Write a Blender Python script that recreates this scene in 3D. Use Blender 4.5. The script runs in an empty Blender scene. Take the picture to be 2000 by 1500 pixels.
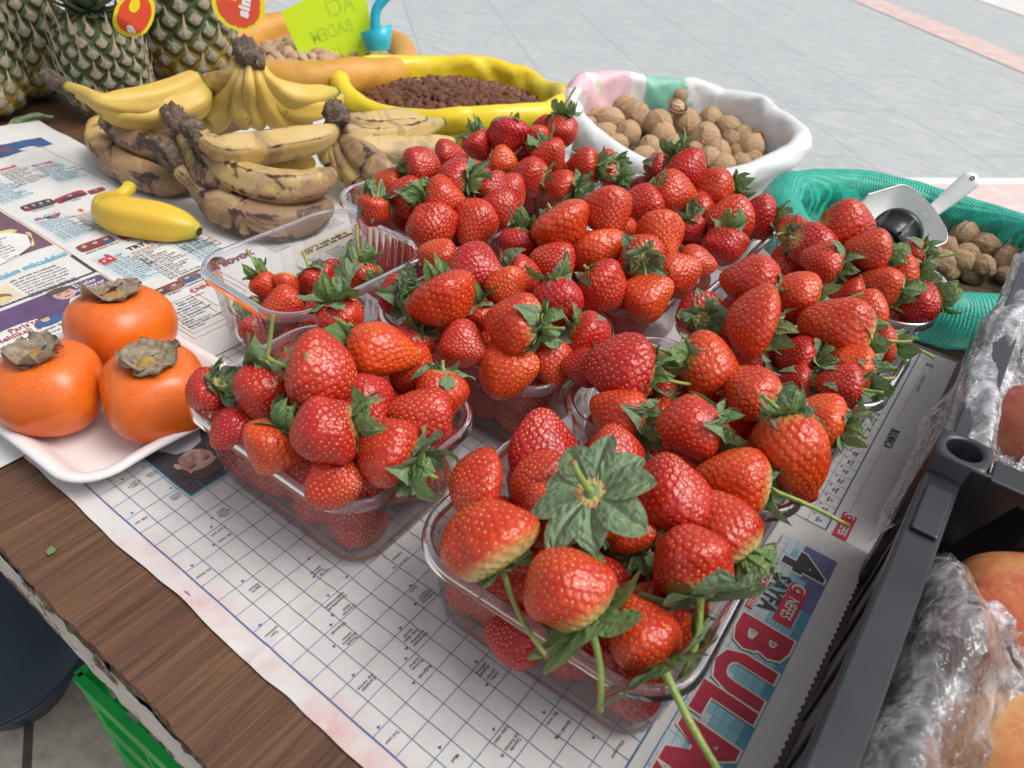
import bpy, math, random
import numpy as np
from mathutils import Vector, Matrix, Quaternion

TZ = 0.75                      # height of the table top above the pavement
scene = bpy.context.scene
COL = scene.collection

# ------------------------------------------------------------------ camera
CAM = np.array([0.414464, -0.117095, 0.386613])
R = np.array([[0.7977571, 0.5984379, 0.0738634], [0.4229823, -0.4681005, -0.7758659], [-0.429732, 0.6501954, -0.6265591]])
FPX = 1428.5
cd = bpy.data.cameras.new('camera'); cam = bpy.data.objects.new('camera', cd); COL.objects.link(cam)
M = Matrix.Identity(4)
for r_ in range(3):
    M[r_][0] = R[0][r_]; M[r_][1] = -R[1][r_]; M[r_][2] = -R[2][r_]; M[r_][3] = CAM[r_] + (TZ if r_ == 2 else 0)
cam.matrix_world = M
cd.sensor_width = 36; cd.lens = 36 * FPX / 2000; cd.clip_start = 0.02; cd.clip_end = 500
cd.dof.use_dof = True; cd.dof.focus_distance = 0.55; cd.dof.aperture_fstop = 11
scene.camera = cam

# ------------------------------------------------------------------ light
SUN_EL, SUN_AZ = 58.0, 25.0     # azimuth of the sun measured from +X towards +Y
wd = bpy.data.worlds.new('World'); scene.world = wd; wd.use_nodes = True
nt = wd.node_tree; nt.nodes.clear()
sky = nt.nodes.new('ShaderNodeTexSky'); sky.sky_type = 'NISHITA'; sky.sun_disc = False
sky.sun_elevation = math.radians(SUN_EL); sky.sun_rotation = math.radians(90 - SUN_AZ)
sky.air_density = 1.0; sky.dust_density = 4.0; sky.ozone_density = 1.0
bg = nt.nodes.new('ShaderNodeBackground'); bg.inputs[1].default_value = 0.13
hs = nt.nodes.new('ShaderNodeHueSaturation'); hs.inputs['Saturation'].default_value = 0.28
wo = nt.nodes.new('ShaderNodeOutputWorld')
nt.links.new(sky.outputs[0], hs.inputs['Color']); nt.links.new(hs.outputs[0], bg.inputs[0]); nt.links.new(bg.outputs[0], wo.inputs[0])
sl = bpy.data.lights.new('sun', 'SUN'); sl.energy = 1.5; sl.angle = math.radians(35); sl.color = (1.0, 0.96, 0.9)
so = bpy.data.objects.new('sun', sl); COL.objects.link(so)
d_ = Vector((math.cos(math.radians(SUN_EL)) * math.cos(math.radians(SUN_AZ)), math.cos(math.radians(SUN_EL)) * math.sin(math.radians(SUN_AZ)), math.sin(math.radians(SUN_EL))))
so.rotation_euler = d_.to_track_quat('Z', 'Y').to_euler(); so.location = (0, 0, 6)
vs = scene.view_settings; vs.view_transform = 'Standard'; vs.look = 'None'; vs.exposure = 0.28; vs.gamma = 1.0
scene.cycles.transparent_max_bounces = 24; scene.cycles.max_bounces = 10; scene.cycles.diffuse_bounces = 3
scene.cycles.glossy_bounces = 3; scene.cycles.use_denoising = True

# ------------------------------------------------------------------ helpers
rnd = random.Random(7); nrg = np.random.default_rng(11)
def at(u, v, z=0.0):
    """the point at height z above the table top seen at pixel (u, v) of the 2000 x 1500 photograph; table coordinates"""
    d = R.T @ np.array([(u - 1000) / FPX, (v - 750) / FPX, 1.0]); s = (z - CAM[2]) / d[2]
    return CAM + s * d
def depth(p): return float(R[2] @ (np.array(p) - CAM))
def W(p): return (float(p[0]), float(p[1]), float(p[2]) + TZ)

def mesh(name, V, F, mats, mi=None, smooth=True, attrs=None):
    me = bpy.data.meshes.new(name)
    V = np.asarray(V, dtype=np.float64)
    if isinstance(F, np.ndarray):
        n, k = F.shape
        me.vertices.add(len(V)); me.vertices.foreach_set('co', V.ravel())
        me.loops.add(n * k); me.loops.foreach_set('vertex_index', F.ravel().astype(np.int32))
        me.polygons.add(n); me.polygons.foreach_set('loop_start', np.arange(0, n * k, k, dtype=np.int32))
    else:
        me.from_pydata(V.tolist(), [], F)
    if not isinstance(mats, (list, tuple)): mats = [mats]
    for m in mats: me.materials.append(m)
    if mi is not None: me.polygons.foreach_set('material_index', np.asarray(mi, dtype=np.int32))
    me.polygons.foreach_set('use_smooth', np.full(len(me.polygons), bool(smooth)))
    if attrs:
        for an, av in attrs.items():
            a = me.attributes.new(an, 'FLOAT', 'POINT'); a.data.foreach_set('value', np.asarray(av, dtype=np.float32))
    me.update(calc_edges=True); me.validate()
    return me
def ob(name, me, parent=None, loc=None, rot=None, label=None, cat=None, group=None, kind=None):
    o = bpy.data.objects.new(name, me); COL.objects.link(o)
    if parent is not None: o.parent = parent
    if loc is not None: o.location = loc
    if rot is not None: o.rotation_euler = rot
    tag(o, label, cat, group, kind)
    return o
def tag(o, label=None, cat=None, group=None, kind=None):
    if label: o['label'] = label
    if cat: o['category'] = cat
    if group: o['group'] = group
    if kind: o['kind'] = kind
    return o
class MB:
    def __init__(s): s.V = []; s.F = []; s.I = []; s.n = 0
    def add(s, V, F, mi=0):
        V = np.asarray(V, float).reshape(-1, 3); s.V.append(V)
        for f in F: s.F.append([int(i) + s.n for i in f]); s.I.append(mi)
        s.n += len(V)
    def box(s, x0, x1, y0, y1, z0, z1, mi=0):
        s.add([(x0,y0,z0),(x1,y0,z0),(x1,y1,z0),(x0,y1,z0),(x0,y0,z1),(x1,y0,z1),(x1,y1,z1),(x0,y1,z1)],
              [(0,3,2,1),(4,5,6,7),(0,1,5,4),(1,2,6,5),(2,3,7,6),(3,0,4,7)], mi)
    def tube(s, pts, rad, n=8, mi=0, cap=True):
        pts = np.asarray(pts, float); m = len(pts)
        rad = np.full(m, rad) if np.isscalar(rad) else np.asarray(rad, float)
        V = ring_sweep(pts, rad, n).reshape(-1, 3)
        F = grid_faces(m, n, wrap=True)
        F = [tuple(f) for f in F]
        if cap: F += [tuple(range(n - 1, -1, -1)), tuple(range((m - 1) * n, m * n))]
        s.add(V, F, mi)
    def mesh(s, name, mats, smooth=True): return mesh(name, np.concatenate(s.V), s.F, mats, s.I, smooth)
def frames(pts):
    m = len(pts); T = np.gradient(pts, axis=0); T /= np.linalg.norm(T, axis=1)[:, None] + 1e-12
    up = np.array([0, 0, 1.0]) if abs(T[0][2]) < 0.9 else np.array([1.0, 0, 0])
    A = np.zeros_like(pts); B = np.zeros_like(pts); a = np.cross(up, T[0]); a /= np.linalg.norm(a)
    for i in range(m):
        a = a - T[i] * (a @ T[i]); a /= np.linalg.norm(a) + 1e-12; A[i] = a; B[i] = np.cross(T[i], a)
    return T, A, B
def ring_sweep(pts, rad, n, sec=None):
    T, A, B = frames(pts); t = np.linspace(0, 2 * np.pi, n, endpoint=False)
    sec = np.ones((len(pts), n)) if sec is None else sec
    c = np.cos(t)[None, :, None] * A[:, None, :] + np.sin(t)[None, :, None] * B[:, None, :]
    return pts[:, None, :] + c * (rad[:, None] * sec)[:, :, None]
def grid_faces(m, n, wrap=False):
    i = np.arange(m - 1)[:, None]; j = np.arange(n if wrap else n - 1)[None, :]; j2 = (j + 1) % n
    return np.stack([i * n + j, i * n + j2, (i + 1) * n + j2, (i + 1) * n + j], -1).reshape(-1, 4)
def spline(P, m):
    P = np.asarray(P, float); k = len(P); t = np.linspace(0, k - 1, m); out = []
    Q = np.vstack([2 * P[0] - P[1], P, 2 * P[-1] - P[-2]])
    for x in t:
        i = min(int(x), k - 2); u = x - i; a, b, c, d = Q[i], Q[i + 1], Q[i + 2], Q[i + 3]
        out.append(0.5 * (2 * b + (c - a) * u + (2 * a - 5 * b + 4 * c - d) * u * u + (3 * b - a - 3 * c + d) * u ** 3))
    return np.array(out)
def wnoise(P, scale, seed, octs=3, ridged=False):
    """smooth pseudo noise from sums of rotated sines, about -1..1"""
    g = np.random.default_rng(seed); P = np.asarray(P, float); out = 0; a = 1.0; tot = 0
    for o in range(octs):
        s_ = 0
        for k in range(5):
            d = g.normal(size=P.shape[-1]); d /= np.linalg.norm(d)
            w = np.sin(P @ d * scale * 6.28 * g.uniform(.7, 1.3) + g.uniform(0, 6.28))
            s_ = s_ + w
        s_ = s_ / 2.2
        if ridged: s_ = 1 - 2 * np.abs(s_)
        out = out + a * s_; tot += a; a *= 0.5; scale *= 2.1
    return out / tot
def crease(P, cell, seed, jit=1.0):
    """crumpled facets: height field made of tilted planes, one for each random cell"""
    g = np.random.default_rng(seed); lo = P.min(0); hi = P.max(0); n = int(np.prod((hi - lo) / cell + 1)) + 4
    C_ = g.uniform(lo - cell, hi + cell, size=(n, P.shape[1])); h = np.empty(len(P)); N = g.normal(size=(n, P.shape[1])) * jit
    for i in range(0, len(P), 4000):
        d = P[i:i + 4000, None, :] - C_[None]; D = (d ** 2).sum(-1); k = D.argmin(1)
        dd = np.take_along_axis(D, np.argsort(D, 1)[:, 1:2], 1)[:, 0]
        h[i:i + 4000] = np.sqrt(dd) - np.sqrt(D[np.arange(len(k)), k]) + 0.6 * (d[np.arange(len(k)), k] * N[k]).sum(1)
    return h / cell
# ------------------------------------------------------------------ materials
class NT:
    def __init__(s, name):
        s.m = bpy.data.materials.new(name); s.m.use_nodes = True; s.t = s.m.node_tree; s.t.nodes.clear()
        s.out = s.n('ShaderNodeOutputMaterial')
    def n(s, typ, **kw):
        x = s.t.nodes.new(typ)
        for k, v in kw.items():
            if k.startswith('_'): setattr(x, k[1:], v)
            else:
                i = x.inputs[int(k[1:])] if k[0] == 'i' and k[1:].isdigit() else x.inputs[k.replace('__', ' ')]
                if hasattr(v, 'is_linked') or isinstance(v, bpy.types.NodeSocket): s.t.links.new(v, i)
                else: i.default_value = v
        return x
    def tex(s, coord='Object', scale=(1, 1, 1), rot=(0, 0, 0)):
        c = s.n('ShaderNodeTexCoord'); m = s.n('ShaderNodeMapping', Vector=c.outputs[coord]); m.inputs['Scale'].default_value = scale; m.inputs['Rotation'].default_value = rot
        return m.outputs[0]
    def noise(s, vec, scale, detail=4, rough=.6):
        return s.n('ShaderNodeTexNoise', Vector=vec, Scale=scale, Detail=detail, Roughness=rough).outputs[0]
    def ramp(s, fac, stops, interp='LINEAR'):
        r = s.n('ShaderNodeValToRGB', i0=fac); e = r.color_ramp; e.interpolation = interp
        while len(e.elements) < len(stops): e.elements.new(0.5)
        for k, (p, c) in enumerate(stops): e.elements[k].position = p; e.elements[k].color = (*c, 1) if len(c) == 3 else c
        return r.outputs[0]
    def mix(s, fac, a, b, typ='MIX'):
        m = s.n('ShaderNodeMix', _data_type='RGBA', _blend_type=typ)
        for k, v in ((0, fac), (6, a), (7, b)):
            sock = m.inputs[k]
            if isinstance(v, bpy.types.NodeSocket): s.t.links.new(v, sock)
            elif k == 0: sock.default_value = v
            else: sock.default_value = (*v, 1) if len(v) == 3 else v
        return m.outputs[2]
    def math(s, op, a, b=0.0, c=0.0, clamp=False):
        m = s.n('ShaderNodeMath', _operation=op, _use_clamp=clamp, i0=a, i1=b)
        if op in ('MULTIPLY_ADD', 'SMOOTH_MIN'):
            if isinstance(c, bpy.types.NodeSocket): s.t.links.new(c, m.inputs[2])
            else: m.inputs[2].default_value = c
        return m.outputs[0]
    def attr(s, name, typ='GEOMETRY'): return s.n('ShaderNodeAttribute', _attribute_name=name, _attribute_type=typ)
    def bump(s, h, strength=.5, dist=.001, normal=None):
        b = s.n('ShaderNodeBump', Height=h, Strength=strength, Distance=dist)
        if normal is not None: s.t.links.new(normal, b.inputs['Normal'])
        return b.outputs[0]
    def bsdf(s, color, rough=.5, normal=None, **kw):
        b = s.n('ShaderNodeBsdfPrincipled')
        for nm, v in (('Base Color', color), ('Roughness', rough), ('Normal', normal)):
            if v is None: continue
            if isinstance(v, bpy.types.NodeSocket): s.t.links.new(v, b.inputs[nm])
            else: b.inputs[nm].default_value = (*v, 1) if nm == 'Base Color' and len(v) == 3 else v
        for k, v in kw.items():
            i = b.inputs[k.replace('__', ' ')]
            if isinstance(v, bpy.types.NodeSocket): s.t.links.new(v, i)
            else: i.default_value = v
        s.last = b
        return b.outputs[0]
    def done(s, sh, disp=None):
        s.t.links.new(sh, s.out.inputs[0]); return s.m
def simple(name, c, rough=.5, c2=None, nscale=20, bump=0, bscale=200, bdist=.0005, **kw):
    t = NT(name); v = t.tex()
    col = c if c2 is None else t.mix(t.ramp(t.noise(v, nscale), [(.35, (0, 0, 0)), (.65, (1, 1, 1))]), c, c2)
    nb = t.bump(t.noise(v, bscale), bump, bdist) if bump else None
    return t.done(t.bsdf(col, rough, nb, **kw))
def film_mat(name, tint, opac, rough, gl=.9, spec=1.45, milk=(.9, .92, .95), coat=1.0, crinkle=0):
    """thin clear plastic: see-through, with fresnel gloss and a little milkiness"""
    t = NT(name)
    tr = t.n('ShaderNodeBsdfTransparent', Color=(*tint, 1)).outputs[0]; nb = None
    if crinkle:
        v = t.tex(); w1 = t.noise(v, crinkle, 3); w2 = t.noise(t.tex('Object', (1, 1, 1), (1, 2, .5)), crinkle * 2.4, 3)
        rg = t.math('ADD', t.math('ABSOLUTE', t.math('SUBTRACT', w1, .5)), t.math('MULTIPLY', t.math('ABSOLUTE', t.math('SUBTRACT', w2, .5)), .5))
        nb = t.bump(rg, .6, .010); w3 = t.noise(t.tex('Object', (1, .55, 1), (.3, 0, .5)), crinkle * .45, 2)
        l1 = t.math('SUBTRACT', 1.0, t.math('MULTIPLY', t.math('ABSOLUTE', t.math('SUBTRACT', w1, .5)), 17), clamp=True); l2 = t.math('SUBTRACT', 1.0, t.math('MULTIPLY', t.math('ABSOLUTE', t.math('SUBTRACT', w3, .5)), 22), clamp=True)
        mk = t.ramp(t.noise(v, crinkle * .22, 3), [(.38, (.15,) * 3), (.62, (1,) * 3)])
        opac = t.math('MULTIPLY_ADD', t.math('MULTIPLY', t.math('ADD', t.math('MULTIPLY', l1, .6), l2, clamp=True), mk), .72, t.math('MULTIPLY', mk, opac), clamp=True)
    gn = t.n('ShaderNodeBsdfGlossy', Color=(gl, gl, gl, 1), Roughness=rough); gloss = gn.outputs[0]
    if nb: t.t.links.new(nb, gn.inputs['Normal'])
    di = t.n('ShaderNodeBsdfDiffuse', Color=(*milk, 1)).outputs[0]; tl = t.n('ShaderNodeBsdfTranslucent', Color=(*milk, 1)).outputs[0]
    d2 = t.n('ShaderNodeMixShader', i0=.4, i1=di, i2=tl).outputs[0]
    a = t.n('ShaderNodeMixShader', i0=opac, i1=tr, i2=d2).outputs[0]
    frn = t.n('ShaderNodeFresnel', IOR=spec); fr = frn.outputs[0]
    if nb: t.t.links.new(nb, frn.inputs['Normal'])
    b = t.n('ShaderNodeMixShader', i0=t.math('MULTIPLY', fr, coat, clamp=True), i1=a, i2=gloss).outputs[0]
    return t.done(b)
# ------------------------------------------------------------------ setting: pavement
def paving_mat():
    t = NT('paving'); v = t.tex('Object', rot=(0, 0, math.radians(42)))
    br = t.n('ShaderNodeTexBrick', Vector=v, Scale=1.0, Color1=(.485, .50, .505, 1), Color2=(.505, .52, .525, 1), Mortar=(.36, .375, .385, 1))
    br.inputs['Mortar Size'].default_value = .006; br.inputs['Brick Width'].default_value = 1.2; br.inputs['Row Height'].default_value = .6; br.inputs['Mortar Smooth'].default_value = .5
    vs_ = t.tex('Object', (1.2, 9, 1), (0, 0, math.radians(42)))
    n1 = t.ramp(t.noise(vs_, 3, 6), [(.3, (.80, .815, .83)), (.7, (1.08, 1.08, 1.07))])
    n2 = t.ramp(t.noise(t.tex(), 14, 5), [(.3, (.88, .885, .89)), (.75, (1.05, 1.05, 1.05))])
    st = t.ramp(t.noise(t.tex('Object', (1, 3.5, 1), (0, 0, math.radians(42))), 9, 3), [(.0, (1, 1, 1)), (.60, (1, 1, 1)), (.70, (.84, .85, .86)), (.8, (.74, .75, .76))])
    c = t.mix(1.0, t.mix(1.0, t.mix(1.0, br.outputs[0], n1, 'MULTIPLY'), n2, 'MULTIPLY'), st, 'MULTIPLY')
    return t.done(t.bsdf(c, .55, t.bump(t.noise(t.tex(), 60, 5), .25, .003)))
m_pav = paving_mat()
def sheet(name, pts, z, m, **kw):
    V = [(x, y, z) for x, y in pts]; return ob(name, mesh(name, V, [tuple(range(len(V)))], m, smooth=False), **kw)
sheet('ground', [(-40, -40), (40, -40), (40, 40), (-40, 40)], 0, m_pav, kind='structure')
def mosaic(name, c1, c2, s):
    t = NT(name); v = t.tex('Object', rot=(0, 0, math.radians(42)))
    br = t.n('ShaderNodeTexBrick', Vector=v, Scale=s, Color1=(*c1, 1), Color2=(*c2, 1), Mortar=(.72, .62, .58, 1)); br.offset = 0
    br.inputs['Mortar Size'].default_value = .03; br.inputs['Brick Width'].default_value = .5; br.inputs['Row Height'].default_value = .5
    n1 = t.ramp(t.noise(t.tex(), 8, 5), [(.3, (.85, .85, .85)), (.7, (1.05, 1.05, 1.05))])
    return t.done(t.bsdf(t.mix(1.0, br.outputs[0], n1, 'MULTIPLY'), .6))
m_pink = mosaic('pink_setts', (.62, .45, .40), (.70, .52, .46), 6)
dx, dy = .743, -.669; nx, ny = .669, .743
def strip(a, d0, d1, w0, w1): return [(a[0] + dx * d + nx * w, a[1] + dy * d + ny * w) for d, w in ((d0, w0), (d1, w0), (d1, w1), (d0, w1))]
sheet('pink_path_band', strip((-1.3, 7.08), -12, 14, 0, .33), .004, m_pink, kind='structure')
sheet('far_pale_paving', strip((-.6, 8.35), -12, 14, 0, 9), .004, simple('pale_paving', (.72, .70, .67), .6, (.66, .65, .63), 6), kind='structure')
# kerb strip and pink slabs to the right, running the other way
def strip2(a, d0, d1, w0, w1):
    ex, ey = .687, .727; fx, fy = .727, -.687
    return [(a[0] + ex * d + fx * w, a[1] + ey * d + fy * w) for d, w in ((d0, w0), (d0, w1), (d1, w1), (d1, w0))]
sheet('kerb_strip', strip2((.066, 3.302), -1.5, 5, 0, .065), .004, simple('kerb_stone', (.78, .77, .74), .6, (.7, .69, .67), 8), kind='structure')
sheet('pink_paving', strip2((.066, 3.302), -1.5, 5, .065, 1.9), .004, mosaic('pink_slabs', (.74, .54, .52), (.78, .58, .56), 1.6), kind='structure')
def beige_mat():
    t = NT('beige_paving'); v = t.tex('Object', rot=(0, 0, .5))
    br = t.n('ShaderNodeTexBrick', Vector=v, Scale=3.0, Color1=(.50, .44, .38, 1), Color2=(.56, .49, .42, 1), Mortar=(.10, .08, .07, 1)); br.offset = .3
    br.inputs['Mortar Size'].default_value = .02; br.inputs['Brick Width'].default_value = 1.2; br.inputs['Row Height'].default_value = .8
    n1 = t.ramp(t.noise(t.tex(), 40, 8), [(.3, (.7, .7, .7)), (.7, (1.15, 1.15, 1.15))])
    return t.done(t.bsdf(t.mix(1.0, br.outputs[0], n1, 'MULTIPLY'), .8, t.bump(t.noise(t.tex(), 120, 5), .4, .004)))
sheet('paving_by_stall', [(-2.2, -2.6), (1.2, -2.6), (1.2, .45), (-2.2, .45)], .004, beige_mat(), kind='structure')

# ------------------------------------------------------------------ table
def wood_mat():
    t = NT('brown_laminate'); a = math.radians(-6)
    v = t.tex('Object', (60, 2.2, 1), (0, 0, a)); v2 = t.tex('Object', (260, 6, 1), (0, 0, a)); v3 = t.tex('Object', (9, 1.2, 1), (0, 0, a))
    g1 = t.ramp(t.noise(v, 3.2, 6, .65), [(.25, (.070, .034, .017)), (.5, (.125, .063, .034)), (.75, (.175, .096, .055))])
    g2 = t.ramp(t.noise(v2, 2, 4, .7), [(.35, (.66, .62, .60)), (.6, (1.14, 1.12, 1.1))])
    g3 = t.ramp(t.noise(v3, 2, 3), [(.3, (.8, .8, .8)), (.7, (1.15, 1.12, 1.1))])
    sp = t.ramp(t.noise(t.tex(), 420, 2), [(.0, (0, 0, 0)), (.73, (0, 0, 0)), (.77, (1, 1, 1))])
    c = t.mix(1.0, t.mix(1.0, g1, g2, 'MULTIPLY'), g3, 'MULTIPLY'); c = t.mix(t.math('MULTIPLY', sp, .35), c, (.42, .34, .28))
    return t.done(t.bsdf(c, t.ramp(t.noise(t.tex(), 30, 4), [(.3, (.38,) * 3), (.7, (.55,) * 3)]), t.bump(t.noise(v2, 2, 4), .25, .0006)))
m_wood = wood_mat()
def chip_mat():
    t = NT('chipped_edge'); v = t.tex('Object', (1, 1, 2.5))
    c = t.ramp(t.noise(v, 90, 7, .75), [(.3, (.035, .022, .014)), (.48, (.14, .095, .06)), (.62, (.30, .22, .15)), (.75, (.42, .34, .26))])
    return t.done(t.bsdf(c, .9, t.bump(t.noise(v, 160, 6), .9, .004)))
def peel_mat():
    t = NT('peeling_paint'); v = t.tex('Object', (1, 1, 1.6))
    f = t.ramp(t.noise(v, 26, 8, .7), [(.43, (0, 0, 0)), (.46, (1, 1, 1))])
    rust = t.ramp(t.noise(v, 60, 5), [(.3, (.03, .016, .01)), (.7, (.15, .06, .03))])
    pa = t.ramp(t.noise(v, 14, 5), [(.3, (.42, .38, .33)), (.7, (.62, .57, .50))])
    return t.done(t.bsdf(t.mix(f, rust, pa), .7, t.bump(f, .8, .0015)))
tb = ob('market_table', None, label='long market table with brown wood grain top and broken chipboard front edge', cat='table', loc=(0, 0, TZ))
YF, YB, XL, XR = -.060, .600, -1.6, 1.5
# top: subdivided front edge with chips
n = 900; xs = np.linspace(XL, XR, n); ch = wnoise(xs[:, None], 45, 3, 4) * .0007 + wnoise(xs[:, None], 7, 5, 2) * .0010
yf = YF + ch
V = []; F = []
prof = [(.0, 0.0, 'm'), (.0, .0, 'w')]
P0 = np.c_[xs, np.full(n, YB), np.zeros(n)]; P1 = np.c_[xs, yf, np.zeros(n)]
me = mesh('table_top', np.vstack([P1, P0]), np.stack([np.arange(n - 1), np.arange(1, n), np.arange(1, n) + n, np.arange(n - 1) + n], -1), m_wood, smooth=False)
ob('table_top', me, tb)
jj = 14; zz = np.linspace(-.0006, -.019, jj); Vv = np.zeros((jj, n, 3))
for k in range(jj):
    q = np.c_[xs, np.full(n, zz[k])]; inn = .0035 * abs(math.sin(math.pi * k / (jj - 1))) ** .5
    Vv[k] = np.c_[xs, yf + .0004 + inn * .9 + wnoise(q, 60, 9, 4) * (.0012 if k else 0), np.full(n, zz[k])]
ob('chipped_edge', mesh('chipped_edge', Vv.reshape(-1, 3), grid_faces(jj, n), chip_mat(), smooth=False), tb)
b = MB(); b.box(XL, XR, YF + .012, YB, -.019, -.0008); ob('core_board', b.mesh('core_board', simple('dark_core', (.03, .02, .014), .9), False), tb)
Vv = np.zeros((10, n, 3)); zz = np.linspace(-.0235, -.060, 10)
for k in range(10):
    q = np.c_[xs, np.full(n, zz[k])]; Vv[k] = np.c_[xs, np.full(n, YF - .001) + wnoise(q, 40, 12, 4) * .0008 + (.002 if k in (0, 9) else 0), np.full(n, zz[k]) + (wnoise(q, 25, 14, 4) * .0012 if k == 0 else 0)]
ob('painted_rail', mesh('painted_rail', Vv.reshape(-1, 3), grid_faces(10, n), peel_mat(), smooth=False), tb)
b = MB(); b.box(XL, XR, YF + .003, YB - .03, -.0225, -.0195); b.box(XL, XR, YF + .0045, YF + .03, -.059, -.023); ob('rail_back', b.mesh('rail_back', simple('old_wood', (.10, .07, .05), .9, (.05, .035, .025), 60), False), tb)
m_leg = simple('leg_paint', (.3, .27, .23), .7, (.2, .17, .14), 30)
for x, y in ((-1.5, .0), (1.4, .0), (-1.5, .52), (1.4, .52)):
    b = MB(); b.box(x, x + .045, y, y + .045, -TZ, -.0605); ob('leg', b.mesh('leg', m_leg, False), tb)

# things below the table at the lower left
def lathe(prof, n=48, lump=None):
    prof = np.asarray(prof, float); t = np.linspace(0, 2 * np.pi, n, endpoint=False)
    V = np.stack([prof[:, 0][:, None] * np.cos(t), prof[:, 0][:, None] * np.sin(t), np.repeat(prof[:, 1][:, None], n, 1)], -1)
    return V, grid_faces(len(prof), n, True)
q = at(-15, 1258, -.62); rt = 190 / FPX * depth(q)
t0 = ob('plastic_tub', None, label='dark blue grey round plastic tub standing on the pavement below the table edge', cat='tub', loc=(q[0], q[1], 0)); t0.scale = (rt / .186, rt / .186, (TZ - .62) / .3045)
V, F = lathe([(.001, .004), (.085, .004), (.09, .02), (.165, .27), (.178, .30), (.186, .303), (.186, .293), (.182, .29)], 64)
ob('tub_body', mesh('tub_body', V.reshape(-1, 3), F, simple('tub_plastic', (.035, .052, .075), .45, (.028, .042, .06), 8)), t0)
V, F = lathe([(.0005, .298), (.10, .2985), (.168, .297), (.176, .3045), (.1775, .30)], 64)
ob('lid', mesh('lid', V.reshape(-1, 3), F, simple('tub_lid', (.034, .05, .072), .4, (.03, .046, .065), 14)), t0)
# green plastic crate
def slat_crate(name, L, Wd, H, m, nrow=4, bar=.012, post=.02, **kw):
    e = ob(name, None, **kw)
    def side(x0, y0, x1, y1, nm):
        b = MB(); d = np.array([x1 - x0, y1 - y0]); ln = np.hypot(*d); d = d / ln; nrm = np.array([-d[1], d[0]]) * .003
        def bx(s0, s1, z0, z1, th=1.0):
            A = np.array([x0, y0]) + d * s0; B = np.array([x0, y0]) + d * s1; V = []
            for z in (z0, z1):
                for P_, sg in ((A, -th), (B, -th), (B, th), (A, th)): V.append((*(P_ + nrm * sg), z))
            b.add(V, [(0, 3, 2, 1), (4, 5, 6, 7), (0, 1, 5, 4), (1, 2, 6, 5), (2, 3, 7, 6), (3, 0, 4, 7)])
        for k in range(nrow): z = H * k / (nrow - .4); bx(post, ln - post, z, z + H * .12)
        bx(0, ln, H - .014, H, 1.8); bx(0, post, 0, H - .0142); bx(ln - post, ln, 0, H - .0142)
        for s in np.linspace(post, ln - post, 6)[1:-1]: bx(s - .004, s + .004, .0, H - .0143, .7)
        ob(nm, b.mesh(nm, m, False), e)
    side(0, 0, L, 0, 'side_wall'); side(L, 0, L, Wd, 'side_wall'); side(L, Wd, 0, Wd, 'side_wall'); side(0, Wd, 0, 0, 'side_wall')
    b = MB(); b.box(.004, L - .004, .004, Wd - .004, .002, .006); ob('bottom', b.mesh('bottom', m, False), e)
    return e
gq = at(150, 1318, -.46)
m_green = simple('green_plastic', (.02, .50, .09), .35, (.015, .36, .06), 12, bump=.1, bscale=60)
slat_crate('produce_crate', .5, .32, TZ - .46, m_green, label='bright green slatted plastic crate on the pavement under the table', cat='crate', loc=(gq[0], gq[1], .0), rot=(0, 0, math.radians(3)))
# small green leaf scrap on the wood, withered leaf by pineapples
# ------------------------------------------------------------------ newspapers
def thing(name, p, **kw): return ob(name, None, loc=W(p), **kw)
def paper_mat(name, c, c2):
    t = NT(name); v = t.tex()
    k = t.mix(t.ramp(t.noise(v, 55, 6, .7), [(.3, (0, 0, 0)), (.7, (1, 1, 1))]), c, c2)
    k = t.mix(t.math('MULTIPLY', t.ramp(t.noise(v, 700, 2), [(.55, (0,) * 3), (.75, (1,) * 3)]), .12), k, (.45, .43, .41))
    vc = t.attr('stain')
    blot = t.ramp(t.noise(v, 130, 5, .7), [(.35, (0,) * 3), (.7, (1,) * 3)])
    patch = t.ramp(t.noise(v, 16, 3), [(.35, (.25,) * 3), (.6, (1,) * 3)])
    f = t.math('MULTIPLY', t.math('MULTIPLY', vc.outputs['Fac'], t.mix(.6, (1, 1, 1), blot)), patch)
    k = t.mix(t.math('MULTIPLY', f, .75, clamp=True), k, (.62, .30, .30))
    return t.done(t.bsdf(k, .8, t.bump(t.noise(v, 90, 5), .22, .0015)))
INKS = {}
def ink(name, c, rough=.75):
    if name not in INKS: INKS[name] = simple('ink_' + name, c, rough, tuple(min(1, x * 1.18 + .01) for x in c), 60)
    return INKS[name]
ink('black', (.045, .042, .045)); ink('blue', (.07, .12, .28)); ink('red', (.50, .03, .045)); ink('dred', (.33, .03, .05)); ink('cyan', (.10, .42, .55))
ink('white', (.62, .61, .60)); ink('paleblue', (.46, .56, .60)); ink('purple', (.10, .055, .13)); ink('plum', (.14, .07, .10)); ink('yellow', (.62, .52, .16))
ink('orange', (.55, .16, .04)); ink('grey', (.30, .29, .29)); ink('navy', (.04, .09, .22)); ink('skin', (.50, .30, .24)); ink('skin2', (.34, .18, .14)); ink('dark', (.055, .05, .055))
ink('teal', (.22, .44, .52)); ink('teal2', (.10, .27, .38)); ink('violet', (.14, .13, .28)); ink('maroon', (.20, .04, .05)); ink('cream', (.60, .52, .36)); ink('grass', (.12, .36, .16))
ink('lav', (.22, .18, .34)); ink('brown', (.20, .12, .08)); ink('green', (.16, .35, .2)); ink('line', (.12, .17, .30)); ink('shirt', (.45, .50, .58)); ink('hair', (.09, .06, .05)); ink('magenta', (.36, .04, .14)); ink('cream2', (.66, .60, .50)); ink('red2', (.40, .022, .05))
TXT = {}
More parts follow.
